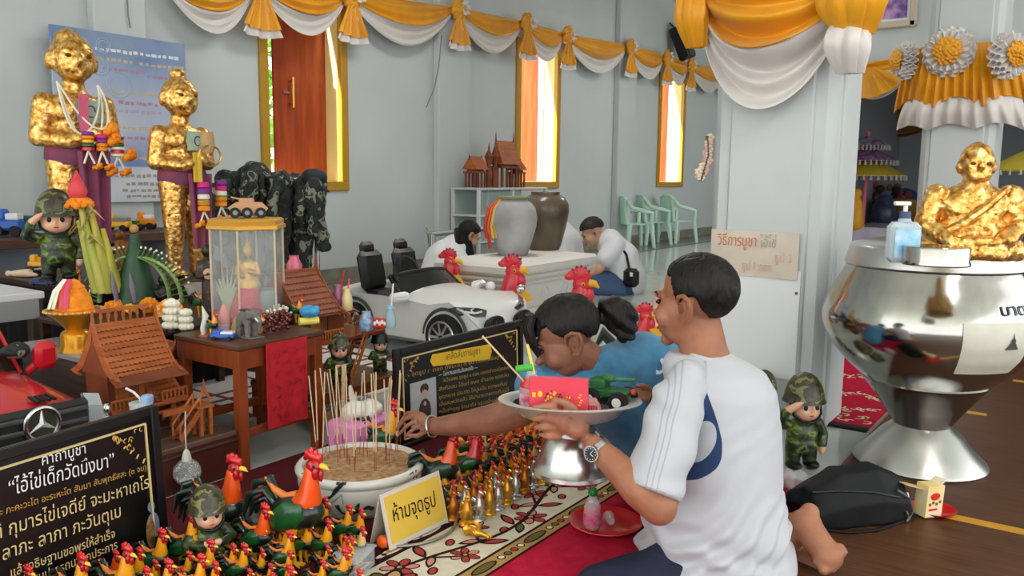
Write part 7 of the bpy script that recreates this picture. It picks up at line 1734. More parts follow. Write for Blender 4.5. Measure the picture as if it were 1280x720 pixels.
for i, (x, y0_, y1_, w_) in enumerate(garm):
    dd = R2.uniform(-.1, .1)
    vs, fs = blob([('t', [Lc(x, y0_+10, dd), Lc(x+R2.uniform(-4, 6), (y0_+y1_)/2, dd-.04), Lc(x+R2.uniform(-3, 8), y1_, dd)], [w_*.55*k, w_*.62*k, w_*.5*k]), ('e', Lc(x, y0_+12, dd), (w_*.8*k, w_*.8*k, 11*k)), ('t', [Lc(x-6, y0_+14, dd-.1), Lc(x-9, y0_+45, dd-.16), Lc(x-5, y0_+70, dd-.12)], [9*k, 8*k, 7*k])], .014, 3)
    mb = MB(); mb.add(*fold(vs, fs, lambda p, n_: .03*noise.noise(V((p.x*14+i, p.y*14, p.z*5)))+.012*noise.noise(p*26))); tag(obj('camouflage_jacket', mb, M_cam_c, loc=ro, ang=80), 'camouflage uniform jacket hanging on the garment rail, %s from the left' % ORD[i], 'jacket', 'uniforms on the garment rail')
vs, fs = blob([('e', Lc(393, 222, -.05), (17*k, 15*k, 11*k)), ('t', [Lc(398, 232, -.1), Lc(412, 240, -.12)], [6*k, 2*k])], .01, 3)
mb = MB(); mb.add(*fold(vs, fs, lambda p, n_: .006*noise.noise(p*25))); tag(obj('cap', mb, mat('dark_cap', (34, 40, 44), .8), loc=ro, ang=80), 'dark cap resting on top of the right end of the uniforms', 'cap')

# ------------------------------------------------------------------ wall shelf toys and white table toys
def toy_block(name, label, px, py, z, wpx, hpx, m1, m2, rz=0., wheels=True, D=None):
    p = at(px, py, z)
    if p.y > 5.46: p = onY(px, py, 5.46)
    p.z = z; k = dep(p)/FPX; w_, h_ = wpx*k, hpx*k; t = thing(name, label, 'toy', p, rz)
    mb = MB(); mb.box((0, 0, h_*.42), (w_, w_*.42, h_*.4), bev=h_*.08); mb.box((-w_*.22, 0, h_*.78), (w_*.36, w_*.38, h_*.42), bev=h_*.08); obj('truck_body', mb, m1, t)
    mb = MB(); mb.box((w_*.2, 0, h_*.72), (w_*.5, w_*.4, h_*.24), bev=h_*.04); obj('load_bed', mb, m2, t)
    if wheels:
        for x in (-.32, .32):
            for y in (-.22, .22): mb = MB(); mb.cyl((w_*x, w_*y-.008, h_*.2), (w_*x, w_*y+.008, h_*.2), h_*.2, n=14); obj('wheel', mb, M_rubber, t)
    return t
SZ = .602
toy_block('toy_truck', 'blue toy lorry at the left end of the wall shelf', 12, 287, SZ, 34, 34, M_bluep, M_white_p, RC)
toy_block('toy_truck', 'teal toy tipper truck behind the saluting doll on the wall shelf', 48, 284, SZ, 44, 24, mat('teal_plastic', (46, 104, 112), .4), mat('teal_plastic', (46, 104, 112), .4), RC+rd(15))
toy_block('toy_truck', 'yellow and grey toy digger behind the gold boys on the wall shelf', 146, 285, SZ, 34, 20, M_yelp, M_gray, RC)
toy_block('toy_truck', 'bright green toy truck behind the gold boys on the wall shelf', 163, 277, SZ, 22, 14, mat('bright_green', (60, 180, 50), .4), M_green, RC)
toy_block('toy_truck', 'orange toy cart on the wall shelf beside the lower gold boy', 182, 281, SZ, 22, 22, M_orange, M_white_p, RC)
toy_block('miniature_car', 'small dark toy car on the wall shelf edge', 28, 291, SZ, 26, 10, M_black, M_steel, RC)
toy_block('miniature_car', 'small black toy car on the wall shelf right of the banana stalks', 165, 288, SZ, 26, 9, M_black, M_black, RC)
WZ = .502
toy_block('toy_truck', 'orange-yellow toy dump truck on the white table', 49, 340, WZ, 24, 22, M_yelp, M_orange, RC)
toy_block('miniature_car', 'black toy racing car on the white table by the soldier doll', 48, 343, WZ, 34, 10, M_ink, M_steel, RC)
toy_block('miniature_car', 'dark blue toy car at the front edge of the white table', 54, 357, WZ, 30, 9, mat('navy_plastic_dark', (34, 50, 92), .35), M_ink, RC)
p = at(28, 346, WZ); k = dep(p)/FPX
t = thing('beige_doll', 'small beige doll lying on the white table', 'doll', p, RC)
mb = MB(); mb.add(*blob([('c', (-10*k, 0, 4*k), (8*k, 0, 5*k), 4*k, 5.5*k), ('e', (-17*k, 0, 4*k), 4*k), ('c', (8*k, -2*k, 4*k), (20*k, -3*k, 3*k), 4*k, 2*k)], 1.2*k, 3)); obj('doll_body', mb, mat('beige_plastic', (222, 190, 160), .5), t)
# under-table oddments
t = thing('cloth_bundle', 'camouflage cloth and red bundle lying on the red toy car', 'cloth', onY(14, 440, 2.9))
vs, fs = blob([('e', (0, 0, 0), (.05, .04, .025)), ('e', (.03, .01, .01), (.03, .03, .018))], .012, 3)
mb = MB(); mb.add(*fold(vs, fs, lambda p, n_: .02*noise.noise(p*14))); obj('bundle', mb, M_cam_c, t)
p = at(66, 420, .17); k = dep(p)/FPX
t = thing('green_leaf_plant', 'potted plant with broad grey-green leaves under the white table', 'plant', p, RC)
for j in range(7):
    a_ = -1.3+j*.43; mb = MB(); mb.tube([(0, 0, 0), (sin(a_)*12*k, -.01, 10*k+cos(a_)*6*k), (sin(a_)*26*k, -.01*j, cos(a_)*22*k)], [2*k, 7*k, .5*k], 8, flat=.25); obj('leaf', mb, mat('grey_green_leaf', (150, 178, 140), .5), t)
mb = MB(); mb.lathe([(6*k, -.168), (9*k, 0), (8*k, 2*k)], 14); obj('plant_pot', mb, M_white_p, t)

# ------------------------------------------------------------------ trinkets on the red table
def rooster_parts(fine=True): pass
def elephant(label, p, s_, m_, rz):
    t = thing('elephant_figurine', label, 'figurine', p, rz, None, s_)
    mb = MB(); mb.add(*blob([('e', (0, 0, .56), (.22, .30, .22)), ('e', (0, -.36, .70), (.17, .16, .18)), ('t', [(0, -.48, .66), (0, -.58, .45), (0, -.55, .22)], [.09, .065, .045])]+[('c', (x, y, .5), (x, y, .06), .095, .085) for x in (-.12, .12) for y in (-.18, .2)]+[('e', (x, -.28, .70), (.05, .03, .15), (0, 0, x*2)) for x in (-.2, .2)]+[('e', (x*1.15, -.27, .68), (.02, .12, .15)) for x in (-.17, .17)], .035, 3)); obj('elephant_body', mb, m_, t)
    mb = MB()
    for x in (-.07, .07): mb.tube([(x, -.48, .60), (x*1.3, -.6, .52), (x*1.4, -.68, .56)], [.03, .022, .008], 6)
    obj('tusks', mb, M_cream_f, t); mb = MB(); mb.box((0, .02, .77), (.26, .3, .04), bev=.015); obj('saddle', mb, mat('saddle_dark', (60, 52, 50), .6), t)
    mb = MB(); mb.box((0, -.05, .015), (.5, .8, .03), bev=.01); obj('plinth', mb, m_, t)
    return t
ROOST = []; TT = TZ+.0005
def on_t(px, py): p = at(px, py, TT); p.z = TT; return p, dep(p)/FPX
p, k = on_t(309, 421); elephant('grey stone elephant figurine at the front corner of the red table', p, 44*k, mat('grey_stone', (120, 114, 108), .7, c2=(98, 92, 88), vs=10), RC+rd(55))
p, k = on_t(386, 406); t = thing('blue_elephant', 'blue and yellow toy elephant on the right end of the red table', 'toy', p, RC+rd(40))
mb = MB(); mb.add(*blob([('e', (0, 0, 17*k), (11*k, 12*k, 8*k)), ('e', (2*k, -9*k, 18*k), (8*k, 8*k, 7*k)), ('e', (10*k, -2*k, 18*k), (3*k, 6*k, 7*k))], 1.4*k, 3)); obj('elephant_body', mb, mat('sky_blue_plastic', (64, 150, 206), .35), t)
mb = MB(); mb.tube([(-12*k, 2*k, 5*k), (12*k, -2*k, 5*k)], 5*k, 12); obj('yellow_float', mb, mat('pale_yellow', (238, 220, 110), .4), t)
p, k = on_t(279, 424); toy_c = toy_block('miniature_car', 'tiny blue toy car on the front edge of the red table', 279, 424, TT, 30, 12, M_bluep, M_white_p, RC)
p, k = on_t(281, 416); t = thing('pink_bottle', 'pink cone-topped bottle on the red table', 'bottle', p)
mb = MB(); mb.lathe([(6*k, 0), (7*k, 3*k), (7.5*k, 16*k), (6.5*k, 24*k), (3*k, 34*k), (.001, 37*k)], 16); obj('bottle_body', mb, mat('dusty_pink', (206, 140, 134), .4), t); mb = MB(); mb.lathe([(6.4*k, -.0), (7.2*k, 4*k), (7.6*k, 12*k)], 16, cap=False); obj('label_band', mb, mat('lavender', (190, 170, 196), .5), t)
p, k = on_t(256, 420); t = thing('white_bird', 'white feather-shaped ornament standing on the red table', 'ornament', p, RC)
mb = MB(); mb.tube([(0, 0, 0), (-1*k, 0, 10*k), (2*k, 0, 24*k), (-2*k, 0, 38*k)], [6*k, 9*k, 8*k, 1*k], 10, flat=.4); obj('feather', mb, mat('milk_white', (226, 226, 216), .5), t); mb = MB(); mb.ell((0, 0, -1*k), (8*k, 8*k, 6*k), None, 12, 8); obj('brown_foot', mb, M_wood, t)
p, k = on_t(349, 406); t = thing('pale_fan', 'pale shell-like fan ornament leaning on the glass case', 'ornament', p, RC)
for j in range(7): a_ = -.9+j*.3; mb = MB(); mb.tube([(0, 0, 0), (sin(a_)*12*k, 0, cos(a_)*14*k), (sin(a_)*20*k, 0, cos(a_)*26*k)], [2*k, 4.5*k, 3*k], 8, flat=.5); obj('fan_petal', mb, mat('shell_grey', (196, 190, 176), .6), t)
for i, px in enumerate((335, 344, 351, 358)):
    p, k = on_t(px, 416-i*1.5); t = thing('dark_red_figurine', 'small dark red beaded figurine on the red table, %s from the elephant' % ORD[i], 'figurine', p, RC, 'dark red figurines on the red table')
    mb = MB(); 
    for j in range(12): mb.ell((RNG.uniform(-4, 4)*k, RNG.uniform(-3, 3)*k, (2+j*1.9)*k), 3*k, None, 7, 5)
    obj('beads', mb, mat('maroon_glaze', (96, 18, 22), .25, coat=.5), t); mb = MB(); mb.ell((0, 0, 27*k), 2.2*k, None, 7, 5); obj('bead_head', mb, M_cream_f, t)
p, k = on_t(295, 416); t = thing('gold_cone', 'small sand-coloured cone ornament behind the grey elephant', 'ornament', p); mb = MB(); mb.lathe([(7*k, 0), (6*k, 8*k), (2*k, 18*k), (.001, 20*k)], 12); obj('cone', mb, mat('sand_gold', (196, 150, 90), .6), t); mb = MB(); mb.lathe([(8*k, 0), (8*k, 2*k), (7*k, 2.5*k)], 12); obj('cone_foot', mb, M_wood, t)
for px, py, hp_, lb in ((266, 421, 34, 'green-bodied rooster figurine beside the white feather ornament'), (252, 396, 44, 'red-headed rooster figurine behind the white feather ornament'), (372, 403, 34, 'small rooster figurine between the pale fan and blue toy elephant'), (326, 416, 28, 'small green rooster figurine right of the grey stone elephant')):
    ROOST.append((px, py, hp_, lb))
# pink jar, cups and bottles by the second house
def jar(label, px, py, D_, hpx, rpx, m_, straw=None, name='drink_cup', lid=None):
    p = dp(px, py, D_); k = D_/FPX; t = thing(name, label, 'cup' if 'cup' in name else 'bottle', p)
    h = hpx*k; r = rpx*k; mb = MB(); mb.lathe([(r*.8, 0), (r, h*.1), (r*.98, h*.55), (r*.6, h*.85), (r*.62, h), (r*.4, h)], 18); obj('vessel', mb, m_, t)
    if lid: mb = MB(); mb.lathe([(r*.66, h*.97), (r*.66, h*1.08), (.001, h*1.08)], 16); obj('lid', mb, lid, t)
    if straw: mb = MB(); mb.tube([(0, 0, h*.5), R0*(straw[0]*k)+V((0, 0, straw[1]*k))], .0035, 6); obj('straw', mb, straw[2], t)
    return t
dh = dep(HOUSE2)
jar('pink glass jar standing at the back of the larger carved house', 368, 346, dh+.12, 27, 10, mat('pink_glass', (226, 100, 124), .2, coat=.5), name='pink_jar')
jar('purple drink cup with a red straw on the carved house deck', 423, 384, dh+.05, 28, 7, mat('purple_drink', (170, 96, 130), .3, coat=.4), (8, 46, M_redp))
jar('pale yellow drink cup with a white straw on the carved house deck', 434, 388, dh+.02, 28, 7, mat('yellow_drink', (230, 206, 150), .3, coat=.4), (3, 40, mat('pink_straw', (240, 90, 100), .4)))
jar('clear blue water bottle with a straw on the carved house deck', 488, 410, dh-.08, 26, 7, mat('blue_water', (170, 206, 226), .1, alpha=.6), (4, 56, M_white_p), 'water_bottle', mat('light_blue_cap', (150, 200, 220), .4))
jar('blue patterned cup between the posts of the carved house', 458, 413, dh-.06, 24, 9, mat('blue_pattern_cup', (70, 130, 190), .4, c2=(190, 200, 210), vs=50))
p = dp(475, 410, dh-.09); k = dh/FPX; t = thing('red_white_packet', 'red packet with white pattern on the carved house railing', 'packet', p, RC)
mb = MB(); mb.box((0, 0, 6*k), (16*k, 6*k, 12*k), bev=.004); obj('packet_body', mb, M_redp, t); mb = MB()
for j in range(5): mb.ell(((-6+3*j)*k, -3.2*k, (6+(j % 2)*2)*k), (1.8*k, .5*k, 2.6*k), None, 6, 4)
obj('white_print', mb, M_white_p, t)
soldier('small soldier doll with a helmet under the deck of the carved house', V((hp.x+.05, sy+.06, .16)), RC+rd(20), .215, False)
d_ = soldier('small soldier doll with a black beret between the carved house posts', V((*at(475, 462, .17).xy, .16)), RC+rd(30), .185, False)
for c_ in d_.children:
    if c_.name.startswith('helmet'):
        c_.data = c_.data.copy(); c_.data.materials[0] = M_ink
# oddments behind the pot: pink tray, wire bulb net, red-yellow rooster painted later
p = at(430, 560, .02); k = dep(at(430, 590))/FPX
p = V((2.02, 2.30, 0)); 
t = thing('pink_crate', 'pink plastic box with crumpled white wrapping behind the incense pot', 'box', V((*dp(452, 545, 2.95).xy, 0)), rd(0))
zz = dp(452, 520, 2.95).z
mb = MB(); mb.box((0, 0, zz/2), (.20, .14, zz), bev=.01); obj('box_body', mb, mat('pink_plastic', (224, 140, 190), .4), t)
vs, fs = blob([('e', (.03, 0, zz+.02), (.07, .05, .03)), ('e', (-.02, .01, zz+.025), (.05, .04, .03))], .008, 2); mb = MB(); mb.add(*fold(vs, fs, lambda p, n_: .012*noise.noise(p*40))); obj('wrapping', mb, mat('white_wrap', (220, 218, 208), .6), t)
p = dp(444, 508, 2.98); t = thing('woven_lamp', 'white woven net ball with black spots behind the incense sticks', 'ornament', V((p.x, p.y, zz)), 0)
k = 2.98/FPX; mb = MB(); c_ = p.z-zz; mb.ell((0, 0, c_-6*k), (15*k, 15*k, 13*k), None, 16, 12); obj('net_ball', mb, mat('net_white', (206, 196, 180), .7, c2=(40, 36, 34), vs=60, lo=.52, hi=.56), t); mb = MB(); mb.tube([(0, 0, c_+2*k), (-6*k, 0, c_+16*k), (-8*k, 0, c_+28*k)], [6*k, 4*k, 2*k], 10); obj('net_neck', mb, mat('net_plain', (206, 196, 180), .7), t)
# glass bauble hanging over the corner of the first sign
p = dp(234, 590, 2.62); k = 2.62/FPX
t = thing('glass_bauble', 'clear glass bulb bauble with silver cap hanging right of the first black sign', 'bauble', p)
mb = MB(); mb.ell((0, 0, 0), 17*k, None, 24, 16); obj('glass_globe', mb, mat('bauble_glass', (226, 232, 232), .03, alpha=.25), t)
mb = MB(); mb.lathe([(6*k, 15*k), (5.5*k, 20*k), (4*k, 26*k), (2*k, 29*k), (.001, 30*k)], 14); obj('bauble_cap', mb, mat('cap_pearl', (206, 200, 186), .4), t)
mb = MB(); mb.tube([(0, 0, 29*k), (-.5*k, 0, 52*k), (1*k, 0, 78*k)], .0015, 5); obj('string', mb, M_white_p, t)
mb = MB(); R2 = random.Random(6)
for j in range(60):
    u_, a_ = R2.uniform(-1, 1), R2.uniform(0, 6.28); s_ = math.sqrt(1-u_*u_)*14*k; mb.ell((cos(a_)*s_, sin(a_)*s_, u_*14*k), R2.uniform(.6, 1.3)*k, None, 5, 4)
mb.lathe([(.001, -15*k), (6*k, -14*k), (10*k, -11*k), (.001, -10.5*k)], 14); obj('silver_flakes', mb, mat('silver_flake', (206, 206, 206), .4), t, kind='stuff')

# ------------------------------------------------------------------ right side things
p = at(1211, 322, LZ); p.z = LZ; Ds = dep(p); k = Ds/FPX
t = thing('monk_statue', 'gold-leafed seated monk statue on the alms bowl lid', 'statue', p, RC+rd(-14))
E_ = [('e', (0, 0, 118*k), (20*k, 22*k, 25*k)), ('e', (0, -6*k, 104*k), (16*k, 16*k, 14*k)), ('e', (0, -21*k, 112*k), (4*k, 5*k, 6*k)), ('e', (0, -18*k, 99*k), (8*k, 5*k, 4*k)), ('e', (-20*k, 0, 112*k), (3.5*k, 5*k, 9*k)), ('e', (20*k, 0, 112*k), (3.5*k, 5*k, 9*k)), ('e', (0, -17*k, 122*k), (13*k, 5*k, 4*k)),
      ('c', (0, 0, 96*k), (0, 0, 84*k), 13*k, 18*k), ('e', (0, 2*k, 64*k), (42*k, 25*k, 30*k)), ('e', (0, 0, 36*k), (38*k, 27*k, 30*k)), ('e', (0, -4*k, 14*k), (58*k, 36*k, 14*k)),
      ('t', [(-42*k, 2*k, 76*k), (-54*k, 0, 42*k), (-30*k, -30*k, 22*k)], [15*k, 13*k, 10*k]), ('t', [(42*k, 2*k, 76*k), (54*k, 0, 42*k), (30*k, -30*k, 24*k)], [15*k, 13*k, 10*k]), ('e', (0, -34*k, 22*k), (26*k, 10*k, 8*k)),
      ('t', [(-50*k, -6*k, 10*k), (-20*k, -36*k, 9*k), (24*k, -34*k, 8*k)], [13*k, 11*k, 9*k]), ('t', [(50*k, -6*k, 10*k), (20*k, -30*k, 9*k)], [13*k, 11*k])]
mb = MB(); v_, f_ = blob(E_, 2.6*k, 2); mb.add(*fold(v_, f_, lambda q_, n_: .004*noise.noise(q_*45))); obj('statue_body', mb, M_gold, t, ang=80)
mb = MB(); mb.tube([(-34*k, -16*k, 88*k), (-10*k, -27*k, 66*k), (16*k, -28*k, 44*k), (40*k, -20*k, 30*k)], [4*k, 5*k, 6*k, 5*k], 8)
mb.v = [V((-v.x, v.y, v.z)) for v in mb.v]; mb.f = [f_[::-1] for f_ in mb.f]; obj('robe_fold', mb, M_gold, t)
mb = MB()
for s_ in (-1, 1): mb.ell((s_*8*k, -19.5*k, 116*k), (4*k, 2*k, 2*k), None, 8, 6)
obj('eyes', mb, mat('dark_gold', (96, 58, 22), .5, .5), t)
# right soldier doll, bag, snack box, red plate, plastic bag
p = at(1000, 584); soldier('saluting soldier doll standing on the floor beside the great pillar', p, RC+rd(12), U(122, dep(p)))
p = at(962, 545); d_ = soldier('soldier doll mostly hidden behind the man, beside the saluting floor doll', p+V((.05, .05, 0)), RC+rd(-20), U(80, dep(p)), False)
qa, qb = at(1014, 664, .009), at(1150, 650, .009); o = qa.lerp(qb, .5)
t = thing('black_bag', 'black soft shoulder bag lying on the brown floor mat', 'bag', o)
bx_ = (qb-qa).normalized(); by_ = V((-bx_.y, bx_.x, 0)); L_b = (qb-qa).length; mm = MB(); rr_ = []
for f, h_, d0, d1 in ((0, .06, .03, .13), (.06, .10, .0, .17), (.3, .155, -.012, .19), (.65, .158, -.012, .19), (.9, .125, .0, .17), (1, .07, .03, .14)):
    c_ = bx_*((f-.5)*L_b); rr_.append([c_+by_*d0, c_+by_*(d0-.004)+V((0, 0, h_*.45)), c_+by_*(d0+.045)+V((0, 0, h_*.96)), c_+by_*((d0+d1)/2)+V((0, 0, h_)), c_+by_*d1+V((0, 0, h_*.5)), c_+by_*d1])
mm.loft(rr_); vs, fs = blob([('m', mm.v, mm.f)], .006, 4); zmin = .0
mb = MB(); v_, f_ = fold(vs, fs, lambda q_, n_: .005*noise.noise(q_*12)+.004*sin(70*(q_.dot(bx_)*.6+q_.z))*max(0, noise.noise(q_*7))); mb.add([V((q_.x, q_.y, max(q_.z, zmin))) for q_ in v_], f_); obj('bag_body', mb, mat('black_nylon', (17, 18, 20), .65, spec=.3), t, ang=80)
def on_bag(pts, off=.004):
    """drop picture points on the bag's skin"""
    out = []
    for x, y in pts:
        d_ = ray(x, y); best = min(v_, key=lambda q_: ((q_-((CP-o)+d_*((q_-(CP-o)).dot(CF)))).length+(q_-(CP-o)).dot(CF)*.08)); out.append(best+(CP-o-best).normalized()*off)
    return out
mb = MB(); mb.tube(on_bag([(1016, 616), (1050, 614), (1090, 616), (1125, 622)]), .0035, 6); obj('seam', mb, M_ink, t)
mb = MB(); mb.tube(on_bag([(1120, 612), (1136, 622), (1142, 640), (1134, 655)], .006), .005, 6); obj('zip', mb, mat('zip_grey', (70, 72, 76), .4), t)
mb = MB(); mb.tube(on_bag([(1132, 616), (1140, 612), (1142, 619), (1134, 622)], .01), .0035, 6); mb.tube(on_bag([(1132, 640), (1136, 646), (1134, 652)], .01), .0035, 6); obj('metal_ring', mb, M_steel, t)
mb = MB(); zf_ = zmin+.004; sp = [at(1030, 667)-o, at(1060, 671)-o, at(1095, 668)-o, at(1130, 656)-o, at(1150, 646)-o]; mb.tube([V((q_.x, q_.y, zf_)) for q_ in sp], .006, 8, flat=.6); obj('shoulder_strap', mb, mat('black_nylon', (17, 18, 20), .6), t)
p = at(1166, 640, .009); k = dep(p)/FPX
t = thing('red_saucer', 'small red plastic plate under the snack box on the brown mat', 'plate', p); r = 27*k
mb = MB(); mb.lathe([(.001, .003), (r*.7, .003), (r*.85, .008), (r, .014), (r*.98, .012), (r*.7, 0), (.001, 0)], 32, cap=False); obj('plate_body', mb, mat('red_plate_plastic', (206, 26, 28), .3), t)
p = at(1160, 640, .02); t = thing('snack_box', 'open yellow and white snack box with red print beside the black bag', 'box', V((p.x, p.y, .0125)), RC+rd(20))
w_, h_ = 26*k, 40*k
mb = MB(); mb.box((0, 0, h_/2), (w_, w_*.7, h_), (0, rd(4), 0)); obj('box_body', mb, mat('snack_yellow', (232, 206, 130), .5, c2=(226, 214, 190), vs=14), t)
mb = MB(); mb.box((-w_*.9, .01, h_*.96), (w_*1.4, w_*.6, .003), (0, rd(18), 0)); obj('open_flap', mb, mat('kraft_card', (206, 180, 136), .7), t)
mb = MB(); mb.box((w_*.46, 0, h_*1.05), (w_*.4, w_*.66, .003), (0, rd(-40), 0)); obj('small_flap', mb, mat('cream_card', (236, 222, 180), .6), t)
mb = MB(); mb.ell((0, -w_*.36, h_*.66), (w_*.3, .001, h_*.12), None, 12, 6); mb.box((-w_*.1, -w_*.356, h_*.25), (w_*.5, .002, h_*.06)); obj('red_print', mb, M_redp, t)
mb = MB()
for j in range(4): mb.box(((j-1.5)*w_*.2, -w_*.357, h_*(.42+.05*(j % 2))), (w_*.12, .002, h_*.08))
obj('dark_print', mb, mat('print_brown', (120, 80, 60), .6), t)
p = at(1000, 615); o = p; Lb = lambda x, y, d_=0: dp(x, y, dep(o)+d_)-o
t = thing('plastic_bag', 'crumpled clear plastic bag on the floor below the soldier doll', 'bag', o)
vs, fs = blob([('e', Lb(1000, 603, .03), (.06, .05, .035)), ('e', Lb(985, 600, .03), (.04, .04, .04)), ('e', Lb(1015, 607, .02), (.04, .03, .02))], .006, 2); mb = MB(); mb.add(*fold(vs, fs, lambda q_, n_: .012*noise.noise(q_*35))); obj('bag_film', mb, mat('film_clear', (226, 230, 234), .12, alpha=.4), t)
mb = MB(); mb.box(Lb(1012, 600, .03), (.05, .03, .012), (0, 0, .3), bev=.004); obj('dark_sweet', mb, M_ink, t)
mb = MB(); mb.add(*blob([('t', [Lb(985, 607, .02), Lb(998, 610, .0)], [.02, .018])], .005, 2)); obj('reddish_contents', mb, mat('reddish_food', (170, 96, 80), .6), t)
# alcove things
p = at(1095, 284, .66); D_ = dep(p); k = D_/FPX
M_tc = mat('tablecloth_white', (196, 190, 200), .7, c2=(180, 170, 190), vs=8)
ta = dp(1096, 283, 6.6)
t = thing('alcove_table', 'table under a white cloth inside the dark alcove', 'table', (ta.x-.1, ta.y, 0))
mb = MB(); mb.box((.5, -.28, ta.z-.01), (1.2, .9, .02), bev=.005); obj('table_top', mb, M_tc, t)
mb = MB(); mb.sheet(lambda u, v: V((-.1-.015*sin(u*40)*(1-v), .17-.9*u, ta.z*v)), 60, 4, .004); obj('cloth_front', mb, M_tc, t)
mb = MB(); mb.sheet(lambda u, v: V((-.1+1.2*u, -.7-.015*sin(u*40)*(1-v), ta.z*v)), 60, 4, .004); obj('cloth_side', mb, M_tc, t)
def tier_umbrella(label, px, ytop, ybase, D_, cols, rpx, pole):
    p = dp(px, ybase, D_); k = D_/FPX; t = thing('ceremonial_umbrella', label, 'umbrella', p)
    H_ = (ybase-ytop)*k; mb = MB(); mb.cyl((0, 0, 0), (0, 0, H_), 2.5*k, n=8); obj('pole', mb, pole, t)
    n = len(cols)
    for j, c_ in enumerate(cols):
        r = rpx*k*(1-.28*(n-1-j)/max(1, n-1)*1.6); z = H_*(.96-.11*j) if n > 1 else H_*.95
        mb = MB(); mb.lathe([(.001, z), (r*.5, z-r*.22), (r, z-r*.5), (r*.99, z-r*.53), (r*.5, z-r*.26), (.001, z-.02)], 32, cap=False); ca_ = obj('canopy', mb, c_, t)
        mb = MB()
        for q_ in range(36): a_ = 2*pi*q_/36; mb.tube([(cos(a_)*r, sin(a_)*r, z-r*.5), (cos(a_)*r, sin(a_)*r, z-r*.5-6*k)], [.9*k, 1.6*k], 5)
        obj('tassel_fringe', mb, mat('fringe_silver', (200, 196, 186), .4, .3), ca_, kind='stuff')
    return t
Mpu, Mye = mat('umbrella_purple', (110, 70, 130), .6, c2=(170, 130, 160), vs=25), mat('umbrella_yellow', (206, 176, 56), .6)
tier_umbrella('purple and yellow tiered ceremonial umbrella on a pink pole in the alcove', 1078, 166, 283, 6.9, [mat('umbrella_pale', (190, 176, 196), .6, c2=(120, 80, 140), vs=20), Mpu, Mye], 46, mat('pink_pole', (220, 110, 130), .5))
tier_umbrella('plain yellow fringed umbrella at the right edge behind the monk statue', 1300, 170, 330, 5.4, [mat('umbrella_olive', (196, 176, 60), .6)], 72, M_brass)
p = dp(1069, 284, 6.5); k = 6.5/FPX
t = thing('yellow_figure', 'small yellow wrapped figure on the alcove table beside the pillar', 'figure', p); mb = MB(); mb.add(*blob([('c', (0, 0, 6*k), (0, 0, 30*k), 10*k, 7*k), ('e', (0, 0, 42*k), 6*k)], 1.6*k, 3)); obj('figure_body', mb, mat('saffron', (226, 160, 40), .6), t)
mb = MB()
for s_ in (-1, 1): mb.tube([R0*(s_*7*k)+V((0, 0, 8*k)), R0*(s_*9*k)+V((0, 0, 0))], 2.6*k, 6)
obj('feet', mb, mat('saffron', (226, 160, 40), .6), t)
p = dp(1128, 283, 7.3); k = 7.3/FPX
t = thing('gold_bowl', 'wide dull gold bowl on the alcove table by the column', 'bowl', p); mb = MB(); mb.lathe([(14*k, 0), (18*k, 6*k), (28*k, 26*k), (30*k, 34*k), (27*k, 33*k), (16*k, 8*k)], 28, cap=False); obj('bowl_body', mb, mat('dull_gold', (160, 126, 50), .4, .6), t)
p = dp(1130, 252, 7.7); t = thing('blue_bundle', 'dark blue cloth bundle above the gold bowl in the alcove', 'bundle', p-V((0, 0, p.z-ta.z))); mb = MB(); mb.add(*blob([('e', (0, 0, p.z-ta.z), (22*k, 20*k, 18*k)), ('c', (0, 0, 0.02), (0, 0, p.z-ta.z), 14*k, 18*k)], 3*k, 3)); obj('bundle', mb, mat('deep_blue_cloth', (40, 66, 130), .7), t)
p = dp(1104, 283, 7.2); t = thing('dark_vase', 'dark blue and black striped vase on the alcove table', 'vase', p); mb = MB(); mb.lathe([(12*k, 0), (16*k, 10*k), (14*k, 26*k), (8*k, 34*k), (9*k, 38*k)], 20); obj('vase_body', mb, mat('dark_vase_glaze', (36, 40, 60), .3, c2=(70, 80, 110), vs=14), t)
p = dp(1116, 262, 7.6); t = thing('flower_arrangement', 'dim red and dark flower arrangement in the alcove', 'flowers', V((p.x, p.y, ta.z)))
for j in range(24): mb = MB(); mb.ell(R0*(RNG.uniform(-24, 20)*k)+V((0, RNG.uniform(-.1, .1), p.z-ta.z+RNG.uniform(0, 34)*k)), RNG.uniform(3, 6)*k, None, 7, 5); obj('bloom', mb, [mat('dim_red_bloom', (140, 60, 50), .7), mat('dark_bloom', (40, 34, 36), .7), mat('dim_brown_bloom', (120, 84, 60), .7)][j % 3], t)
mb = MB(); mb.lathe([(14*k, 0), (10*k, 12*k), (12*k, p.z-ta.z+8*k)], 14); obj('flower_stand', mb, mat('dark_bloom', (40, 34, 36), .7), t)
# a tree outside the first window
t = thing('garden_tree', 'green tree outside seen through the first window gap', 'tree', (8.2, YW+4.0, 0))
mb = MB(); mb.tube([(0, 0, 0), (.05, 0, 1.5), (0, .05, 3.2)], [.14, .11, .05], 8); obj('trunk', mb, M_darkwood, t)
mb = MB(); R2 = random.Random(9)
for j in range(900):
    a_, e_ = R2.uniform(0, 6.28), R2.uniform(-1, 1); r = .5+.9*R2.random(); c_ = V((cos(a_)*r*math.sqrt(1-e_*e_), sin(a_)*r*math.sqrt(1-e_*e_), 2.2+1.6*e_*r/1.4))
    n_ = V((R2.uniform(-1, 1), R2.uniform(-1, 1), R2.uniform(-1, 1))).normalized(); x_ = n_.orthogonal().normalized()*.10; y_ = n_.cross(x_)*.6
    mb.add([c_-x_, c_-y_, c_+x_, c_+y_], [(0, 1, 2, 3)])
obj('foliage', mb, mat('tree_leaf', (96, 150, 50), .6), t, kind='stuff')
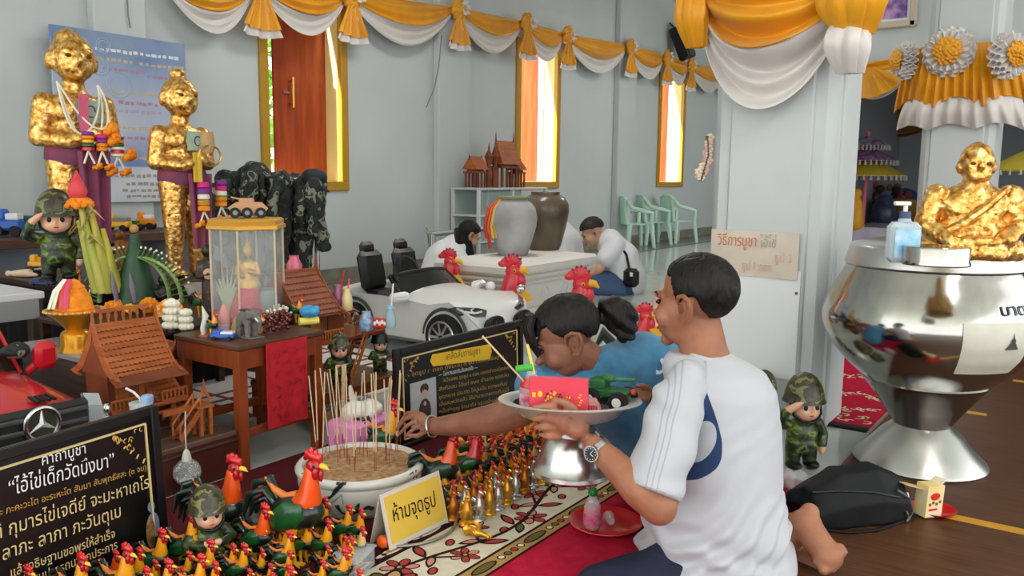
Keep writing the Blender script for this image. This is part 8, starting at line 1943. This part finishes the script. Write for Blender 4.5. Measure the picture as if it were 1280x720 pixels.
# ------------------------------------------------------------------ rooster figurines
M_rcomb = mat('rooster_red', (206, 26, 30), .25, coat=.6); M_rface = mat('rooster_face', (176, 18, 22), .25, coat=.6)
M_rneck = mat('rooster_yellow', (238, 160, 28), .3, coat=.5); M_rorange = mat('rooster_orange', (236, 84, 20), .3, coat=.5)
M_rbody = mat('rooster_black', (22, 24, 22), .3, coat=.5, c2=(16, 44, 28), vs=9); M_rgreen = mat('rooster_green', (22, 92, 40), .3, coat=.5, c2=(16, 66, 32), vs=14)
M_rleg = mat('rooster_leg', (236, 178, 36), .35, coat=.3); M_rtip = mat('rooster_tail_edge', (226, 130, 60), .35); M_beak = mat('rooster_beak', (240, 196, 70), .35)
M_rbase = mat('rooster_base', (96, 66, 40), .6)
MATS['rooster_dgreen'] = mat('rooster_dgreen', (20, 56, 38), .3, coat=.5)
GOLD, SILV, COPR = mat('gold_paint', (226, 170, 60), .28, .8), mat('silver_paint', (206, 206, 204), .25, .85), mat('copper_paint', (190, 116, 44), .3, .75)
def rooster_model(det=1.):
    """unit-high rooster looking along -Y: list of (part name, mesh, material)"""
    n = int(14*det) or 8; out = []
    q = MB(); q.tube([(0, .22, .40), (0, .16, .42), (0, .02, .43), (0, -.12, .46), (0, -.18, .50), (0, -.20, .53)], [.05, .12, .15, .145, .10, .05], n); out.append(('body', q, M_rbody))
    q = MB(); q.tube([(0, -.05, .47), (0, -.13, .58), (0, -.135, .70), (0, -.15, .80), (0, -.165, .86)], [.13, .105, .075, .062, .045], n); out.append(('neck', q, M_rneck))
    q = MB(); q.ell((0, -.175, .845), (.058, .072, .068), None, n, 8); q.ell((.035, -.20, .80), (.025, .03, .06), None, 8, 6); q.ell((-.035, -.20, .80), (.025, .03, .06), None, 8, 6); q.ell((0, -.235, .775), (.028, .022, .055), None, 8, 6); out.append(('face', q, M_rface))
    q = MB(); q.tube([(0, -.24, .885), (0, -.20, .925), (0, -.14, .945), (0, -.09, .90)], [.022, .038, .045, .018], 8)
    for i, (y, z) in enumerate(((-.225, .955), (-.19, .985), (-.15, 1.0), (-.11, .98))): q.ell((0, y, z-.03), (.022, .024, .035), None, 7, 5)
    out.append(('comb', q, M_rcomb))
    q = MB(); q.tube([(0, -.235, .855), (0, -.275, .85), (0, -.315, .825)], [.026, .022, .002], 8); out.append(('beak', q, M_beak))
    for s_ in (-1, 1):
        q = MB(); q.tube([(s_*.115, -.13, .50), (s_*.15, -.02, .46), (s_*.13, .12, .38), (s_*.09, .22, .33)], [.05, .095, .075, .015], 9, flat=1.25); q.v = [V((s_*.13+(v.x-s_*.13)*.45, v.y, v.z)) for v in q.v]; out.append(('wing', q, M_rgreen))
    q = MB()
    for i, (dx, zz, L) in enumerate(((-.05, .62, .40), (.05, .62, .40), (-.02, .54, .36), (.02, .68, .40), (0, .5, .30))):
        q.tube([(dx*.4, .16, .44), (dx, .26, zz), (dx*1.3, .26+L*.35, zz-.06), (dx*1.4, .26+L*.5, zz-.26)], [.05, .05, .042, .008], 7, flat=.7)
    out.append(('tail', q, M_rbody))
    q = MB(); q.tube([(0, -.02, .585), (0, .10, .555), (0, .2, .60), (0, .29, .70)], [.04, .034, .03, .008], 7); out.append(('saddle_feather', q, M_rtip))
    for s_ in (-1, 1):
        q = MB(); q.tube([(s_*.07, 0, .33), (s_*.075, .02, .2), (s_*.075, -.01, .03)], [.055, .035, .026], 8)
        for a in (-.5, 0, .5): q.tube([(s_*.075, -.01, .025), (s_*.075+sin(a)*.09, -.01-cos(a)*.09, .012)], [.018, .008], 5)
        q.tube([(s_*.075, -.01, .025), (s_*.075, .06, .014)], [.016, .008], 5); out.append(('leg', q, M_rleg))
    q = MB()
    for s_ in (-1, 1): q.ell((s_*.052, -.20, .86), (.012, .014, .014), None, 8, 6)
    out.append(('eyes', q, M_ink))
    return out
def rooster_full(label, p, rz, h, group=None, swap=None):
    t = thing('rooster_figurine', label, 'rooster', p, rz, group, h)
    if not hasattr(rooster_full, 'me'): rooster_full.me = [(n_, obj(n_, q, m_, t, ang=80).data) for n_, q, m_ in rooster_model(1.)]; [bpy.data.objects.remove(c_) for c_ in list(t.children)]
    for n_, me in rooster_full.me:
        if swap and me.materials[0].name in swap:
            key = (me.name, tuple(sorted(swap.items())))
            if key not in _SW: m2 = me.copy(); m2.materials[0] = MATS[swap[me.materials[0].name]]; _SW[key] = m2
            me_ = _SW[key]
        else: me_ = me
        o_ = bpy.data.objects.new(n_, me_); COL.objects.link(o_); o_.parent = t
    return t
# plain one-mesh versions for the tiny ones
_parts = rooster_model(.6); _mm = [M_rbody, M_rneck, M_rface, M_rcomb, M_beak, M_rgreen, M_rtip, M_rleg, M_ink]
_q = MB()
for n_, q, m_ in _parts:
    _q.m = _mm.index(m_); _q.add(q.v, q.f)
def small_rooster(label, p, rz, h, group, mats=None):
    key = tuple(m_.name for m_ in mats) if mats else ()
    if key not in small_rooster.c:
        o_ = obj('rooster_figurine', _q, mats or _mm, ang=80); small_rooster.c[key] = o_.data; bpy.data.objects.remove(o_)
    o_ = bpy.data.objects.new('rooster_figurine', small_rooster.c[key]); COL.objects.link(o_); o_.location = p; o_.rotation_euler = (0, 0, rz); o_.scale = (h, h, h)
    return tag(o_, label, 'rooster', group)
small_rooster.c = {}
# metallic seated figurines (long tail down to a round foot)
def metal_model():
    q = MB(); q.lathe([(.20, 0), (.22, .05), (.20, .10), (.14, .14), (.13, .2)], 14); q.m = 0
    q.tube([(0, .02, .12), (0, -.02, .34), (0, -.05, .48), (0, -.04, .62), (0, -.06, .74), (0, -.08, .82)], [.13, .16, .14, .085, .075, .05], 12)
    q.tube([(0, .06, .5), (0, .2, .52), (0, .27, .34), (0, .24, .12)], [.05, .075, .06, .03], 8)
    for s_ in (-1, 1): q.tube([(s_*.12, -.06, .46), (s_*.15, .03, .38), (s_*.11, .1, .24)], [.03, .055, .015], 7)
    q.ell((0, -.09, .82), (.07, .08, .075), None, 12, 8); q.tube([(0, -.15, .82), (0, -.22, .79)], [.028, .003], 7)
    q.m = 1; q.tube([(0, -.15, .88), (0, -.10, .95), (0, -.03, .95), (0, 0, .87)], [.02, .04, .045, .02], 8); q.ell((0, -.14, .74), (.035, .03, .05), None, 8, 6)
    return q
_mq = metal_model()
def metal_rooster(label, p, rz, h, m_, comb, group):
    key = (m_.name, comb.name)
    if key not in metal_rooster.c:
        o_ = obj('metal_rooster', _mq, [m_, comb]); metal_rooster.c[key] = o_.data; bpy.data.objects.remove(o_)
    o_ = bpy.data.objects.new('rooster_figurine', metal_rooster.c[key]); COL.objects.link(o_); o_.location = p; o_.rotation_euler = (0, 0, rz); o_.scale = (h, h, h)
    return tag(o_, label, 'rooster', group)
metal_rooster.c = {}
# the big ones, one by one: picture x, top y, foot y, D, heading, dress
FC = .0085
def big(label, px, ytop, D_, h, rz, swap=None):
    p = dp(px, ytop, D_); z0 = p.z-h; return rooster_full(label, V((p.x, p.y, z0)), rz, h, None, swap)
def bigf(label, px, py, hpx, rz, swap=None, z=FC):
    p = at(px, py, z); p.z = z; return rooster_full(label, p, rz, U(hpx, dep(p)), None, swap)
ORG = {'rooster_yellow': 'rooster_orange'}
bigf('large rooster with orange neck and green wing standing left of the incense pot', 372, 702, 150, rd(18), ORG)
bigf('tall orange-necked rooster behind the soldier bust by the glass bauble', 277, 688, 128, rd(22), ORG)
bigf('yellow-necked rooster right of the first sign, left of the soldier bust', 232, 716, 82, rd(25))
bigf('black rooster with white wattle before the right edge of the first sign', 195, 730, 76, rd(20))
bigf('grey-winged rooster between the soldier bust and the large orange-necked rooster', 312, 690, 95, rd(20), {'rooster_yellow': 'grey_feather', 'rooster_black': 'grey_feather', 'rooster_green': 'grey_feather_dark'} if mat('grey_feather', (96, 94, 92), .4) and mat('grey_feather_dark', (64, 62, 62), .4) else None)
bigf('black and white rooster figurine with tall red comb beside the large orange-necked one', 322, 706, 84, rd(15), {'rooster_yellow': 'rooster_orange'})
bigf('orange-necked rooster with dark green wings under the reaching arm, beside the pot', 551, 625, 92, rd(40), {'rooster_yellow': 'rooster_orange', 'rooster_green': 'rooster_dgreen'})
bigf('bright red-necked rooster under the reaching arm, right of the orange-necked one', 583, 612, 80, rd(40), {'rooster_yellow': 'rooster_red'})
p = at(262, 712, FC); soldier('soldier figurine with a camouflage helmet among the roosters by the first sign', V((p.x, p.y, FC)), RC+rd(35), U(112, dep(p)), False)
for px, py, hp_, lb in ROOST: bigf(lb, px, py, hp_, rd(5), None, TT)
# red and yellow rooster behind the sticks
p = dp(479, 520, 2.86); rooster_full('yellow-necked red-headed rooster seen through the incense sticks', V((*dp(479, 497, 2.86).xy, 0)), rd(20), dp(479, 497, 2.86).z+.0)
# front left crowd: rows running along the carpet, counted from the left
used = []
def crowd(rows, gname, where, jit, rzr, mixes):
    R2 = random.Random(31)
    for ri, (x0, y0, x1, y1, n, h0, h1) in enumerate(rows):
        for i in range(n):
            f = i/(n-1) if n > 1 else 0; px = x0+(x1-x0)*f+R2.uniform(-jit, jit); py = y0+(y1-y0)*f+R2.uniform(-2, 2)
            p = at(px, py, FC); p.z = FC
            if (V((p.x, p.y))-V((pcx.x, pcx.y))).length < R_*1.02+.02: continue
            if any((p-u_).length < .047 for u_ in used): p = p+V((R2.uniform(-.04, .04), R2.uniform(-.04, .04), 0))
            if any((p-u_).length < .030 for u_ in used): continue
            h = U(h0+(h1-h0)*f, dep(p))*R2.uniform(.85, 1.35); used.append(p)
            mx = mixes[R2.randrange(len(mixes))]
            small_rooster('painted rooster left of the pot, %s row from back, %s from left' % (ORD[ri], ORD[i]), p, rzr+R2.uniform(-.35, .35), h, gname, mx)
def mix(body=None, neck=None, wing=None):
    m_ = list(_mm)
    if body: m_[0] = body
    if neck: m_[1] = neck
    if wing: m_[5] = wing
    return m_
MX = [mix(), mix(neck=M_rorange), mix(wing=mat('rooster_black', (22, 24, 22))), mix(), mix(neck=mat('rooster_cream', (226, 196, 130), .3, coat=.5)), mix(body=mat('rooster_brown', (92, 44, 24), .3, coat=.4))]
R_ = 79*DP/FPX
crowd([(318, 668, 372, 648, 4, 40, 36), (330, 684, 370, 672, 3, 40, 40), (385, 672, 462, 690, 6, 46, 44), (300, 700, 440, 706, 8, 48, 46), (120, 748, 420, 722, 14, 56, 46), (150, 774, 440, 740, 14, 60, 48), (100, 810, 440, 762, 13, 62, 50)], 'small painted roosters left of the incense pot', 'in the crowd left of the pot', 8, rd(18), MX)
for px, py, h, lb in ((30, 782, 84, 'leftmost rooster before the first sign, only its red comb showing'), (95, 778, 96, 'second rooster from the left before the first sign'), (150, 772, 102, 'yellow-necked rooster before the middle of the first sign')):
    bigf(lb, px, py, h, rd(15))
bigf('orange-red rooster figurine standing right beside the round tray', 426, 712, 46, rd(20), ORG)
p = at(417, 712, FC); t = thing('plastic_box', 'clear plastic box on the floor before the round tray', 'box', V((*at(440, 716, FC).xy, FC)), rd(20)); mb = MB(); mb.box((0, 0, .025), (.11, .08, .05), bev=.006); obj('box_shell', mb, M_clear, t); mb = MB(); mb.box((0, 0, .052), (.115, .085, .006), bev=.002); obj('box_lid', mb, M_clear, t)
p = at(416, 716, FC); t = thing('white_straw', 'white drinking straw standing among the small roosters', 'straw', p); mb = MB(); e_ = dp(411, 688, dep(p))-p; mb.tube([V((0, 0, 0)), e_], .004, 8); obj('straw_tube', mb, M_white_p, t)
p = at(122, 520, .15)
p = dp(176, 503, 2.62); t = thing('drink_straw_cup', 'clear cup with a bent white straw behind the first black sign', 'cup', V((p.x, p.y, .15)), 0)
zc = p.z-.15; mb = MB(); mb.lathe([(.026, 0), (.034, zc-.01), (.036, zc), (.030, zc)], 18); obj('cup_body', mb, mat('milky_plastic', (206, 214, 214), .3), t); mb = MB(); mb.tube([V((0, 0, zc*.5)), V((0, 0, zc+.01)), R0*-.02+V((0, 0, zc+.032)), R0*-.045+V((0, 0, zc+.045))], .004, 6); obj('straw', mb, M_white_p, t); mb = MB(); mb.box(R0*.02+V((0, 0, zc+.01)), (.035, .03, .03), (0, 0, .5), bev=.006); obj('blue_lid', mb, mat('pale_blue', (150, 180, 220), .5), t)
# right-hand ranks beside the carpet border: painted ones behind, metallic ones in front
nx = 0
def ranks(n, P0, P1, hpx0, hpx1, fn, rzr, jit=.006):
    for i in range(n):
        f = i/(n-1); a_, b_ = at(*P0, FC), at(*P1, FC); p = a_.lerp(b_, f)+V((RNG.uniform(-jit, jit), RNG.uniform(-jit, jit), 0)); p.z = FC
        fn(i, p, U(hpx0+(hpx1-hpx0)*f, dep(p)), rzr+RNG.uniform(-.25, .25))
MG = [GOLD, SILV, GOLD, SILV, GOLD, SILV, COPR, SILV, GOLD, GOLD, GOLD, SILV]
NM = {GOLD.name: 'gold', SILV.name: 'silver', COPR.name: 'copper'}
cbn = lambda m_: (m_ if RNG.random() < .35 else M_rface)
ranks(12, (583, 657), (705, 588), 44, 38, lambda i, p, h, rz: metal_rooster('%s-painted rooster figurine in the front rank by the carpet border, %s from the tray end' % (NM[MG[i].name], ORD[i]), p, rz, h*1.05, MG[i], cbn(MG[i]), 'metallic roosters in the front rank'), rd(-20))
MG2 = [COPR, SILV, COPR, COPR, SILV, COPR, GOLD, COPR, COPR, SILV, COPR, COPR, COPR, GOLD]
ranks(14, (566, 650), (712, 575), 42, 36, lambda i, p, h, rz: metal_rooster('%s-painted rooster figurine in the second rank, %s from the tray end' % (NM[MG2[i].name], ORD[i]), p, rz, h*1.05, MG2[i], M_rface, 'metallic roosters in the second rank'), rd(-20))
for r_, (P0, P1, n, h0, h1) in enumerate((((562, 638), (705, 568), 14, 40, 36), ((560, 626), (700, 560), 13, 44, 40), ((598, 604), (690, 556), 9, 50, 46), ((545, 618), (680, 552), 10, 48, 46), ((600, 588), (700, 545), 9, 46, 44), ((580, 580), (690, 538), 10, 46, 44))):
    ranks(n, P0, P1, h0, h1, lambda i, p, h, rz: small_rooster('painted rooster right of the pot, %s rank from front, %s from the pot' % (ORD[r_+2], ORD[i]), p, rz, h*1.05, 'small painted roosters right of the pot', MX[RNG.randrange(len(MX))]), rd(-20 if r_ < 1 else -125), .012)
p = at(600, 655, FC); t = thing('gold_rooster_lying', 'gold-painted rooster figurine lying on its side at the tray end', 'rooster', V((*at(583, 668, FC).xy, FC+.018)), 0)
mb = MB(); mb.T = Matrix.Rotation(rd(88), 4, 'X') @ Matrix.Scale(.09, 4); mb.add(_mq.v, _mq.f); obj('figurine_body', mb, GOLD, t)
# tiger-like and white figurines under the tray
for px, py, m_, lb in ((778, 572, 'rooster_orange', 'orange and white figurine behind the tray pedestal'), (762, 566, 'white_plastic', 'white figurine with gold trim behind the tray pedestal'), (795, 575, 'rooster_brown', 'brown figurine at the far end of the ranks under the arm')):
    p = at(px, py, FC); k = dep(p)/FPX; t = thing('animal_figurine', lb, 'figurine', V((p.x, p.y, FC)), rd(-20)); mb = MB(); mb.add(*blob([('e', (0, 0, 14*k), (9*k, 14*k, 14*k)), ('e', (0, -8*k, 34*k), (8*k, 9*k, 9*k)), ('c', (0, -4*k, 20*k), (0, -8*k, 30*k), 7*k, 6*k), ('e', (-5*k, -6*k, 42*k), 3*k), ('e', (5*k, -6*k, 42*k), 3*k)], 1.6*k, 3)); obj('figurine_body', mb, MATS[m_], t); mb = MB(); mb.ell((0, -16*k, 32*k), (4*k, 3*k, 3*k), None, 8, 6); obj('muzzle', mb, GOLD, t)
# big rooster statues in the hall
M_scar = mat('statue_red', (214, 44, 58), .35, coat=.3); M_spec = mat('statue_gold', (228, 170, 40), .35)
def statue_rooster(label, px, ytop, D_, sz, rz):
    p = dp(px, ytop, D_); H_ = p.z; s_ = sz
    t = thing('rooster_statue', label, 'statue', V((p.x, p.y, 0)), rz)
    mb = MB()
    zt_ = H_
    mb.tube([(0, .02*s_, zt_-.30*s_), (0, -.01*s_, zt_-.34*s_), (0, .05*s_, zt_-.6*s_), (0, .12*s_, .22)], [.10*s_, .12*s_, .14*s_, .16*s_], 18); mb.ell((0, -.02*s_, zt_-.27*s_), (.10*s_, .13*s_, .11*s_), None, 18, 12); obj('neck', mb, M_scar, t)
    mb = MB(); mt = MB(); mb.ell((0, .02*s_, zt_-.14*s_), (.03*s_, .17*s_, .09*s_), None, 14, 8); mb.ell((0, .16*s_, zt_-.17*s_), (.028*s_, .07*s_, .05*s_), None, 10, 6)
    for j in range(5):
        a_ = -1.0+j*.47; d_ = V((0, sin(a_), cos(a_))); c_ = V((0, .0, zt_-.16*s_)); mb.tube([c_+d_*.06*s_, c_+d_*.115*s_, c_+d_*.15*s_], [.05*s_, .038*s_, .014*s_], 8, flat=1); mt.tube([c_+d_*.125*s_, c_+d_*.158*s_], [.024*s_, .008*s_], 7)
    mb.v = [V((v.x*.6, v.y, v.z)) for v in mb.v]; obj('comb', mb, M_scar, t)
    obj('comb_tips', mt, mat('comb_tip_dark', (96, 40, 60), .4), t)
    mb = MB(); mb.tube([(0, -.12*s_, zt_-.25*s_), (0, -.2*s_, zt_-.255*s_), (0, -.26*s_, zt_-.31*s_)], [.06*s_, .05*s_, .005], 10); obj('beak', mb, M_spec, t)
    for q_ in (-1, 1):
        mb = MB(); mb.ell((q_*.045*s_, -.13*s_, zt_-.42*s_), (.035*s_, .06*s_, .11*s_), None, 12, 8); obj('wattle', mb, M_scar, t)
        mb = MB(); mb.ell((q_*.092*s_, -.05*s_, zt_-.26*s_), (.015*s_, .028*s_, .028*s_), None, 12, 8); ey = obj('eye', mb, M_spec, t); mb = MB(); mb.ell((q_*.102*s_, -.055*s_, zt_-.26*s_), .014*s_, None, 8, 6); obj('pupil', mb, M_ink, ey)
    mb = MB(); mb.tube([(0, -.05, .16), (0, .0, .17), (0, .08, .17), (0, .16, .19)], [.05, .085, .08, .03], 14); obj('body', mb, M_spec, t)
    mb = MB()
    for j in range(3): mb.tube([(0, .13, .18), ((j-1)*.02, .2, .25), ((j-1)*.03, .24, .17)], [.03, .03, .006], 7)
    obj('tail', mb, M_rbody, t)
    mb = MB(); mb.tube([(0, -.09*s_, zt_-.45*s_), (0, -.08, .22)], [.05*s_, .06], 10); obj('hackle', mb, M_spec, t)
    for q_ in (-1, 1): mb = MB(); mb.tube([(q_*.04, .02, .12), (q_*.04, .02, .0)], [.03, .022], 8); mb.box((q_*.04, 0, .008), (.05, .10, .016), bev=.006); obj('leg', mb, M_spec, t)
    return t
statue_rooster('large red rooster statue head left of the white pedestal, behind the white toy car', 562, 309, 5.6, .36, rd(20))
r2_ = statue_rooster('large red rooster statue with silver bell before the white pedestal', 641, 316, 5.2, .42, rd(20))
kk = 5.2/FPX; q_ = dp(651, 361, 5.0); mb = MB(); iv = Matrix.Rotation(-rd(20), 4, 'Z') @ Matrix.Translation(-V(r2_.location)); mb.ell(iv @ q_, 5.5*kk, None, 14, 10); obj('bell', mb, M_steel, r2_)
q_ = dp(613, 358, 5.2); mb = MB(); mb.ell(iv @ q_, 6.5*kk, None, 12, 8); mb.cyl(iv @ q_, iv @ V((q_.x, q_.y, .3)), 2*kk, n=8); 
tag(obj('white_lamp', mb, M_white_p, loc=r2_.location, rz=rd(20)), 'white round lamp on a stem behind the white toy car', 'lamp')
statue_rooster('large red rooster statue head just above the woman, right of the pedestal', 726, 331, 4.6, .40, rd(22))
statue_rooster('smaller red rooster statue between the woman and the man', 807, 377, 4.0, .26, rd(25))
